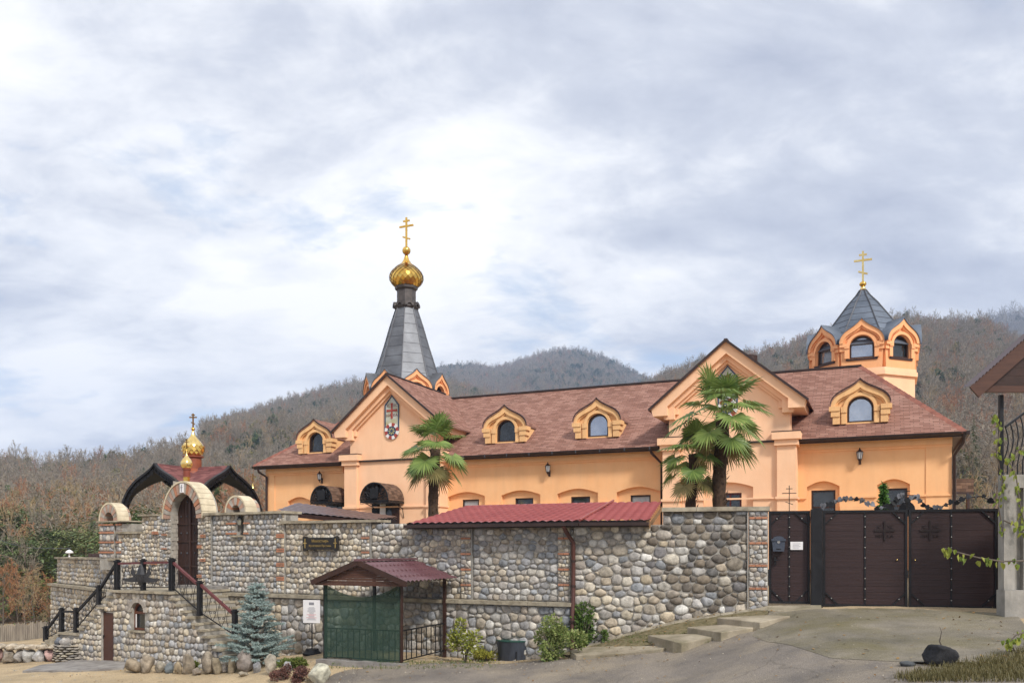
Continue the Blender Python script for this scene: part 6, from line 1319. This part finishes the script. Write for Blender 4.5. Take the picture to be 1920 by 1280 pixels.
shrub('plant', 'bright green feathery plant among the rocks', 366,1256,(.18,.15,.15),700,.06,'lf_grass',7,3,'plant'); shrub('heather', 'purple brown heather clump right of the pointed pale rock', 530,1274,(.2,.16,.2),1500,.045,'lf_heather',8,5,'plant'); shrub('heather', 'purple brown heather clump beside the pale boulder', 562,1278,(.24,.18,.18),1500,.045,'lf_heather',9,5,'plant'); shrub('juniper', 'dark green juniper bush left of the blue spruce', 415,1243,(.3,.26,.32),2600,.06,'conif',10,5,'shrub',.5); shrub('grass_tuft', 'green grassy tuft behind the pale boulder', 555,1252,(.3,.15,.1),700,.09,'lf_grass',11,2,'plant')
shrub('wild_shrub', 'bare brown shrub tangle at the left edge above the picket fence', 20,1196,(1.1,.8,.9),900,.1,'lf_rust',12,40,dy=3.2); shrub('wild_shrub', 'yellow green climbing shrub left of the terrace wall', 58,1192,(.75,.5,.85),1500,.11,'lf_yel',13,22,dy=3.0); shrub('wild_shrub', 'green and russet shrub beside the foot of terrace wall', 90,1188,(.5,.5,.6),1000,.1,'lf_green',14,16,dy=3.6)
def spruce():
    p = solve_ground(470,1256); H = (1256-1088)*p.y/FPX; R = thing('blue_spruce', 'blue spruce tree standing among the rocks', 'tree', T(p.x, p.y+.45, p.z)); r = np.random.default_rng(4); V = []; F = []
    def shoot(c, o, L):
        o = o/np.linalg.norm(o); a = np.cross(o, (.2,.3,.9)); a /= np.linalg.norm(a); b_ = np.cross(o, a)
        for k in range(22):
            t = r.uniform(0,1); an = r.uniform(0,6.28); d = (a*cos(an)+b_*sin(an))*.8+o*.75; d /= np.linalg.norm(d); s = c+o*L*t; l = .042*r.uniform(.8,1.2); w = np.cross(d, o); w = w/np.linalg.norm(w)*.0065; i = len(V); V.extend([s-w, s+w, s+d*l+w*.3, s+d*l-w*.3]); F.append((i, i+1, i+2, i+3))
    m = MB(); m.tube([(0,0,-.1),(0,0,H*.5),(0,0,H)], [.05,.03,.006], 6); nb = 0
    nb = 230
    for k in range(nb):
        t = (k/nb)**1.15; z = H*(.05+.88*t)+r.normal(0,.02); L = (.84*(1-t)**.9+.08)*r.uniform(.5,1.18); az = k*2.399+r.normal(0,.3); d = np.array((cos(az), sin(az), r.uniform(-.05,.5))); e = np.array((0,0,z))+d*L; m.tube([(0,0,z), tuple(e)], [.012,.004], 3); side = np.array((-sin(az), cos(az), .0)); ns = max(2, int(L/.1))
        for q in range(ns):
            u = .35+.65*(q+.5)/ns; c = np.array((0,0,z))+d*L*u
            for s_ in (-1, 1): shoot(c, d*.8+side*s_*r.uniform(.5,1)+np.array((0,0,r.uniform(0,.3))), .13*(1.15-u*.4))
        shoot(e-d*.05, d, .12)
    shoot(np.array((0,0,H*.9)), np.array((0,0,1.)), .2); shoot(np.array((0,0,H*.97)), np.array((0,0,1.)), .12)
    link('foliage', np_mesh('foliage', V, F, leaf_mat('blue_needles', (.17,.235,.22), (.34,.42,.40), .1, .7)), R); m.build('trunk', M['bark'], R)
spruce()
def tub():
    p = solve_ground(968,1239); k = p.y/FPX; r = 38*k; h = 38*k; R = thing('water_tub', 'dark blue plastic tub with green rim at the foot of the wall', 'tub', T(p.x, p.y+r, p.z-.03)); MB().lathe([(r*.93,0),(r,h),(r*.985,h),(r*.93,h-.06)], 28).build('body', M['tub'], R, sharp=40); MB().lathe([(r*.99,h-.0),(r*1.03,h+.002),(r*1.03,h+.03),(r*.97,h+.03)], 28).build('rim', M['tubrim'], R, sharp=40); MB().lathe([(.01,h-.045),(r*.95,h-.05)], 28).build('water', M['glasslit'], R); MB().box(-.01,.015,-r*1.0-.01,-r*.95,0.02,h*.55).build('seam', M['black'], R)
tub()
def palm(name_label, px, Yd, crown_py, scale, seed, n=26):
    X = (px-HX)/FPX*Yd; zc = CAMH+(HY-crown_py)/FPX*Yd; r = np.random.default_rng(seed); z0 = .3; R = thing('fan_palm', name_label, 'palm', T(X, Yd, z0), 'fan palms in the courtyard'); Hh = zc-z0
    m = MB(); N_ = 26; m.tube([(.04*sin(i*.3), .03*cos(i*.4), Hh*i/N_) for i in range(N_+1)], [.15*scale+.02*((i*7) % 3)/2 for i in range(N_+1)], 9); m.build('trunk', M['fibre'], R, True); m = MB()
    for i in range(150):
        a = r.uniform(0,6.28); z = Hh*r.uniform(.1,1); rad = .15*scale; e = Vector((cos(a), sin(a), 0)); s = e.cross(Vector((0,0,1)))*.03; p = e*rad+Vector((0,0,z)); q = p+e*r.uniform(.05,.10)+Vector((0,0,r.uniform(.05,.14))); m.add([tuple(p-s), tuple(p+s), tuple(q)], [(0,1,2)])
    tag(m.build('leaf_bases', M['fibre'], R), kind='stuff')
    for k in range(n):
        t = k/n; az = k*2.4+r.normal(0,.2); el = radians(76-135*t+r.normal(0,11)); pl_ = (.62+.2*r.random())*scale; d = np.array((cos(az)*cos(el), sin(az)*cos(el), sin(el))); b = np.array((0,0,Hh-.05-.22*t)); hub = b+d*pl_+np.array((0,0,-.06*t)); side = np.cross(d, (0.02,0.01,1.)); side /= max(np.linalg.norm(side), 1e-3); d0 = d; d = d+np.array((0,0,-.8*cos(el)-.15)); d /= np.linalg.norm(d); nrm = np.cross(side, d); V = []; F = []
        V += [b-side*.012, b+side*.012, hub+side*.01, hub-side*.01]; F.append((0,1,2,3)); L = .62*scale*r.uniform(.8,1.12); ns = 30
        for j in range(ns):
            a = radians(-128+256*(j+.5)/ns); o = d*cos(a)+side*sin(a)+nrm*.22*(1-abs(a)/2.3); o /= np.linalg.norm(o); w = np.cross(o, nrm); w = w/np.linalg.norm(w)*L*.036; l = L*(1-.22*abs(a)/2.2)*r.uniform(.92,1.06); droop = np.array((0,0,-1.))*l*r.uniform(.05,.26)
            p1 = hub+o*l*.62; p2 = hub+o*l+droop; fold = nrm*L*.012*(1 if j % 2 else -1); i = len(V); V.extend([hub-w*.25, hub+w*.25, p1+w+fold, p1-w-fold, p2]); F += [(i, i+1, i+2, i+3), (i+3, i+2, i+4, i+4)]
        F4 = [f for f in F if f[2] != f[3]]; 
        V2 = list(V); 
        for f in F:
            if f[2] == f[3]: V2.append(V[f[2]]+side*.002); F4.append((f[0], f[1], len(V2)-1, f[2]))
        link('frond', np_mesh('frond', V2, F4, M['palm'] if t < .84 else M['palmdry']), R)
M['palm'] = leaf_mat('palm_frond', (.10,.17,.04), (.25,.33,.09), .25, .4); M['palmdry'] = leaf_mat('old_palm_frond', (.16,.14,.05), (.30,.24,.10), .2, .6)
palm('single fan palm in front of the left gable', 814, 29.0, 842, 1.08, 1, 26); palm('tallest fan palm in front of the right gable', 1352, 22.6, 778, 1.14, 2, 28); palm('shorter fan palm left of the tallest one', 1298, 22.9, 852, .86, 3, 21)
# ---- pavilion with ogee arches behind the portal
def pavilion():
    Yc = 32.0; c = pt(362,1030,Yc); R = thing('ogee_pavilion', 'open pavilion with black ogee arches and shingled roof behind the portal', 'pavilion', T(c.x, c.y, 0, radians(65)), None); hs = 1.75
    KX = [0,.25,.5,.8,1.1,1.35,1.55,1.7,1.76]; KZ = [4.62,4.42,4.28,4.12,3.88,3.55,3.1,2.5,1.9]
    g = lambda x: 1.9+2.38*np.sqrt(np.clip(1-(np.abs(x)/1.77)**2, 0, 1))**.7+.36*np.exp(-np.abs(x)/.3)
    n = 61; xs = np.linspace(-hs, hs, n); X, Y = np.meshgrid(xs, xs); Z = np.maximum(g(X), g(Y))+.04; V = np.stack([X, Y, Z], -1).reshape(-1, 3); i = np.arange(n*n).reshape(n, n); F = np.stack([i[:-1,:-1], i[:-1,1:], i[1:,1:], i[1:,:-1]], -1).reshape(-1, 4); zz = Z.reshape(-1); F = F[(zz[F] > 3.0).all(1)]
    me = np_mesh('roof', V, F, M['shingle2'], True); auto_uv(me); rf = link('roof', me, R); link('roof_lining', np_mesh('roof_lining', V-np.array((0,0,.05)), F, M['black'], True), rf)
    for k in range(4):
        a = [(x, float(g(x))) for x in np.linspace(hs, -hs, 41)]; b = [(x*.90, float(g(x))-.22*(1-abs(x)/hs*.6)) for x in np.linspace(hs, -hs, 41)]; fr = Matrix.Rotation(k*pi/2, 4, 'Z') @ T(0, -hs, 0)
        m = MB(fr); mid = [((p[0]*.5+q[0]*.5), (p[1]*.5+q[1]*.5)) for p, q in zip(a, b)]; m.band([(x*1.02, z+.05) for x, z in a], [(x*.985, z-.03) for x, z in a], -.09, .05); m.band([(x*1.01, z+.02) for x, z in b], b, -.05, .05)
        for q in range(40):
            p0, p1 = (a[q], b[q+1]) if q % 2 else (b[q], a[q+1]); m.bar((p0[0], -.02, p0[1]), (p1[0], -.02, p1[1]), .03)
            if q % 2 == 0: m.bar((a[q][0], 0, a[q][1]), (b[q][0], 0, b[q][1]), .05)
        m.band(mid, [(x*.99, z-.03) for x, z in mid], -.03, .03); m.build('arch_truss', M['black'], R); MB(fr).box(hs-.09, hs+.04, -.06, .07, .2, 2.0).build('corner_post', M['black'], R)
    D = thing('gilded_dome', 'gilded onion dome with cross on a red drum above the pavilion', 'dome', T(c.x, c.y, 4.3)); z = lambda py: pt(362,py,Yc).z-4.3
    MB().lathe([(.46,0),(.42,z(884)),(.30,z(879)),(.30,z(859)),(.38,z(857)),(.38,z(855))], 16).build('drum', mat('red_drum_large', (.30,.085,.04), (.22,.06,.03), 4, .5), D, sharp=30)
    s = (z(806)-z(855))/2.1; MB().lathe([(r*.40, z(855)+q*s) for r, q in ONION], 24).build('onion', M['palegold'], D, smooth=True); V = []; F = []
    for row, (l, rr_) in enumerate(((.25,.90),(.45,1.0),(.68,1.01))):
        for k in range(14):
            a = (k+.5*(row % 2))*2*pi/14; h = pi/14; r_ = .41*rr_; b = len(V); V += [(r_*1.03*cos(a), r_*1.03*sin(a), z(855)+(l-.16)*s), (r_*cos(a-h), r_*sin(a-h), z(855)+(l+.05)*s), (r_*cos(a+h), r_*sin(a+h), z(855)+(l+.05)*s), (r_*.985*cos(a), r_*.985*sin(a), z(855)+(l+.2)*s)]; F.append((b, b+2, b+3, b+1))
    link('dome_scales', np_mesh('dome_scales', V, F, M['gold']), D)['kind'] = 'stuff'; MB().ball((0,0,z(804)), .07, 8).build('ball', M['gold'], D, True); ortho_cross(D, 0, 0, z(801), z(775)-z(801), M['cross_dark'], t=.045)
M['cross_dark'] = mat('tarnished_gold_cross', (.3,.17,.05), (.2,.1,.03), 5, .4, metal=.8)
pavilion()
def far_cupola():
    p = pt(474,932,36); k = 36/FPX; C = thing('gilded_cupola', 'tiny pale gilded spire with cross right of the pavilion arch', 'cupola', T(p.x, p.y, p.z)); MB().lathe([(.10,-.3),(.15,0),(.16,.1),(.11,.22),(.05,.38),(.02,.6)], 12).build('spire', M['palegold'], C, True); ortho_cross(C, 0, 0, .58, .42, M['cross_dark'], t=.03)
    MB().box(-.12,.12,-.12,.12,-2.8,-.3).build('post', M['black'], C)
far_cupola()
# ---- neighbouring house at the right edge
def neighbour():
    Y = 16.3; R = thing('neighbour_house', 'neighbouring house corner with brown roof overhang and concrete pillar at right edge', 'house', Matrix()); A, Bp = pt(1819,727,Y), pt(2010,560,Y); dz = Vector((0,1.1,-.0)); n = Vector((0,0,.05))
    L = (Bp-A); nx = 60; V = []
    for i in range(nx+1):
        for j in (0, 1): q = A+L*i/nx+Vector((0,-.15+j*.4,.05+.03*(i % 2))); V.append(tuple(q))
    F = [(2*i, 2*i+2, 2*i+3, 2*i+1) for i in range(nx)]; link('roof_sheet', np_mesh('roof_sheet', V, F, M['browntile']), R)
    MB().bar(A+Vector((.02,-.1,-.1)), Bp+Vector((0,-.1,-.1)), .04, .26).build('barge_board', M['brownwood'], R); zl = pt(1830,735,Y).z; rise = L.z/L.x; nb = 9
    for k in range(nb):
        za, zb = zl+k*.16, zl+k*.16+.155; xa = A.x+.12+max(0, (za-zl-.0))/rise; MB().box(xa+.1, Bp.x, Y+.05, Y+.08, za, zb).build('soffit_board', M['frame'], R)
    MB().bar((A.x+.25, Y+.02, zl+.06), (Bp.x, Y+.02, zl+.06), .05, .12).build('tie_beam', M['brownwood'], R)
    x = pt(1877,0,Y+.3).x; MB().box(x-.035, x+.035, Y+.27, Y+.34, pt(0,990,Y+.3).z, zl).build('porch_post', M['black'], R)
    x0 = pt(1877,0,Y).x; zt = pt(0,890,Y).z; zb = pt(0,1105,Y).z; w = pt(2000,0,Y).x
    MB().box(x0, x0+.2, Y-.1, Y+.1, zb, zt).box(x0+.2, x0+.4, Y+.06, Y+.1, zb, zt-.25).box(x0+.2, x0+.4, Y-.09, Y+.1, zt-.25, zt).box(x0+.4, w, Y-.05, Y+.1, zb, zt-.05).build('concrete_pillar', M['concrete'], R)
    S = StoneSet(R); MB().box(x0-.02, w, Y-.16, Y+.12, zb-1.2, zb-.002).build('stone_base', M['concrete'], R)
    zr0 = pt(0,905,Y).z; m = MB(); q0 = Vector((pt(1885,0,Y).x, Y, pt(0,800,Y).z)); q1 = Vector((pt(1960,0,Y).x, Y, pt(0,745,Y).z)); MB().bar(q0, q1, .05, .04).build('balcony_handrail', M['black'], R)
    for k in range(9): u = k/8; p = q0.lerp(q1, u); m.tube([(p.x+.06*sin(v*6), p.y, p.z+(zr0-p.z)*v) for v in np.linspace(0,1,8)], .014, 4)
    m.build('balcony_scrollwork', M['black'], R); MB().bar((q0.x, Y, zr0), (q1.x, Y, zr0), .04).build('balcony_rail', M['black'], R)
    pass
    # leafy vine and overhanging twig
    rr = random.Random(5)
    def leafy(name, label, pts, n, size, droop=.0):
        G = thing(name, label, 'plant', Matrix()); P = [pt(*q) for q in pts]; MB().tube([tuple(q) for q in P], [.012]*len(P), 5).build('stem', M['bark'], G)
        for k in range(n):
            u = rr.uniform(0, len(P)-1.001); a = P[int(u)].lerp(P[int(u)+1], u-int(u)); s = size*rr.uniform(.7,1.2); m = MB(Matrix.Translation(a+Vector((rr.uniform(-.06,.06), rr.uniform(-.08,.08), rr.uniform(-.05,.05)))) @ Matrix.Rotation(rr.uniform(0,6.28), 4, 'Z') @ Matrix.Rotation(rr.uniform(.5,1.5), 4, 'Y') @ Matrix.Rotation(rr.uniform(-.6,.6), 4, 'X'))
            m.add([(0,0,0),(s*.35,s*.38,.01),(s*.75,s*.28,-.01),(s*1.1,0,-.03),(s*.75,-s*.28,-.01),(s*.35,-s*.38,.01),(s*.5,0,-.02)], [(0,1,6),(1,2,6),(2,3,6),(3,4,6),(4,5,6),(5,0,6)]); m.build('leaf', M['lf_ivy'], G)
    leafy('climbing_vine', 'green leafy vine climbing the porch post', [(1882,1000,16.2),(1872,950,16.1),(1880,900,16.2),(1868,850,16.2),(1876,800,16.2),(1858,778,16.2)], 60, .085)
    leafy('climbing_vine', 'green leafy vine hanging before the porch railing', [(1925,1000,16),(1912,940,16),(1905,890,16),(1890,860,16.1),(1925,830,16)], 50, .09)
    leafy('leafy_twig', 'twig with yellow green leaves hanging before the gate', [(1935,1050,13),(1880,1052,13),(1835,1045,13),(1800,1036,13),(1772,1028,13)], 26, .10)
    leafy('leafy_twig', 'short leafy twig before the concrete pillar', [(1935,1000,13),(1905,985,13),(1882,975,13)], 14, .10); leafy('leafy_twig', 'green leafy shoots at the lower right corner', [(1935,1180,12.5),(1905,1190,12.5),(1890,1205,12.5),(1915,1230,12.5),(1935,1250,12.5)], 36, .09)
neighbour()
def log_roof():
    p = pt(1783,0,33); q = pt(1826,0,33); zt, zb = pt(0,897,33).z, pt(0,922,33).z; R = thing('shingled_canopy', 'small brown shingled canopy behind the right corner of the building', 'canopy', T(p.x, 33, 0)); me = MB().ext([(0,zb),(q.x-p.x,zb),(q.x-p.x+.0,zt),(0,zt)], 0, .6).build('roof', M['canopy'], R, uv=True); MB().box(0, q.x-p.x, -.03, .63, zb-.08, zb-.003).build('edge_beam', M['gutter'], R); MB().box(q.x-p.x-.15, q.x-p.x-.05, .2, .3, .5, zb-.08).build('post', M['frame'], R)
log_roof()
# ---- grass and litter at the lower right, weeds along the kerb, overhead cable
def grass():
    r = np.random.default_rng(31); V = []; F = []
    def patch(n, fx, h):
        for i in range(n):
            px, py = fx(); p = _sg(px, py)
            for k in range(3):
                a = r.uniform(0,6.28); l = h*r.uniform(.5,1.3); d = np.array((cos(a)*.5, sin(a)*.5, 1.))*l; w = np.array((-sin(a), cos(a), 0))*.006; b = np.array(p)+r.normal(0,.03,3)*np.array((1,1,0)); j = len(V); V.extend([b-w, b+w, b+d+w*.2, b+d-w*.2]); F.append((j, j+1, j+2, j+3))
    cache = {}
    def _sg(px, py):
        key = (int(px/12), int(py/8))
        if key not in cache: cache[key] = solve_ground(key[0]*12+6, key[1]*8+4)
        q = cache[key]; return (q.x+r.uniform(-.06,.06), q.y+r.uniform(-.25,.25), gzf(q.x, q.y)+.02)
    patch(2200, lambda: (lambda u: (1690+260*u, 1278-60*u*r.random()))(r.random()**.7), .09)
    o = link('grass', np_mesh('grass', V, F, M['lf_verge'])); tag(o, 'short grass on the verge at the lower right corner', 'grass', kind='stuff')
    V.clear(); F.clear(); patch(500, lambda: (r.uniform(620,930), r.uniform(1240,1252)), .05); patch(420, lambda: (r.uniform(1120,1330), r.uniform(1190,1208)), .05)
    o = link('weeds', np_mesh('weeds', V, F, M['lf_grass'])); tag(o, 'low weeds along the roadside and the soil bed', 'weeds', kind='stuff')
    a, b = pt(-40,990,60), pt(135,1027,36); m = MB(); m.tube([tuple(a.lerp(b, t)-Vector((0,0,.5*sin(pi*t)))) for t in np.linspace(0,1,14)], .015, 4); tag(m.build('cable', M['black']), 'thin overhead cable sagging before the conifers at left', 'cable')
grass()
def litter():
    r = np.random.default_rng(77); V = []; F = []; GV = []; GF = []
    def spot(px, py):
        Y0 = 11+(1280-py)/140*9
        return px, Y0
    def leaf(x, y, z, s):
        a = r.uniform(0, 6.28); t = r.normal(0,.25,2); u = np.array((cos(a), sin(a), t[0]))*s; w = np.array((-sin(a), cos(a), t[1]))*s*.55; c = np.array((x, y, z)); b = len(V); V.extend([c-u, c+w, c+u, c-w]); F.append((b, b+1, b+2, b+3))
    def stone(x, y, z, s):
        b = len(GV); a = r.uniform(0,6.28)
        for k in range(5): GV.append(np.array((x+s*cos(a+k*1.257)*r.uniform(.7,1.2), y+s*sin(a+k*1.257)*r.uniform(.7,1.2), z-.005)))
        GV.append(np.array((x+r.normal(0,s*.15), y, z+s*r.uniform(.5,.9))))
        for k in range(5): GF.append((b+k, b+(k+1) % 5, b+5))
    def many(n, x0, x1, y0, y1, fn, s0, s1, lift):
        X = r.uniform(x0, x1, n); Y = r.uniform(y0, y1, n); Z = gz(X, Y)+lift; S = r.uniform(s0, s1, n)
        for q in zip(X, Y, Z, S): fn(*q)
    many(260, 2, 10, 11, 17.6, leaf, .018, .04, .05); many(380, 1.5, 5.6, 17.3, 19.2, leaf, .018, .04, .07); many(220, -5, 2, 16.5, 19.5, leaf, .015, .035, .05); many(160, -12, -4.5, 19.5, 23, leaf, .015, .035, .03); many(200, 6.5, 9, 10.5, 12.5, leaf, .02, .045, .06)
    many(700, -15, -4.2, 19, 24.5, stone, .008, .03, .0); many(420, -4.5, 2, 17.6, 20.4, stone, .008, .028, .03); many(200, 2, 9, 11, 17.5, stone, .006, .018, .034)
    tag(link('fallen_leaves', np_mesh('fallen_leaves', V, F, leaf_mat('dry_leaf', (.16,.09,.04), (.34,.22,.08), .1, .8))), 'dry fallen leaves scattered over the driveway and soil bed', 'leaves', kind='stuff')
    tag(link('gravel', np_mesh('gravel', GV, GF, leaf_mat('loose_gravel', (.22,.19,.15), (.46,.41,.33), 0, .95))), 'loose gravel scattered over the sandy lot and roadside', 'gravel', kind='stuff')
litter()
# ---- air
hz = bpy.data.materials.new('haze'); hz.use_nodes = True; nt = hz.node_tree; nt.nodes.remove(nt.nodes['Principled BSDF']); pv = nt.nodes.new('ShaderNodeVolumePrincipled'); pv.inputs['Color'].default_value = (.52,.68,1,1); pv.inputs['Density'].default_value = .00032; nt.links.new(pv.outputs[0], nt.nodes['Material Output'].inputs['Volume'])
HB = MB().box(-2200, 2200, -2200, 2200, -8, 410).build('haze', hz); tag(HB, 'thin bluish haze in the valley air', 'haze', kind='stuff')
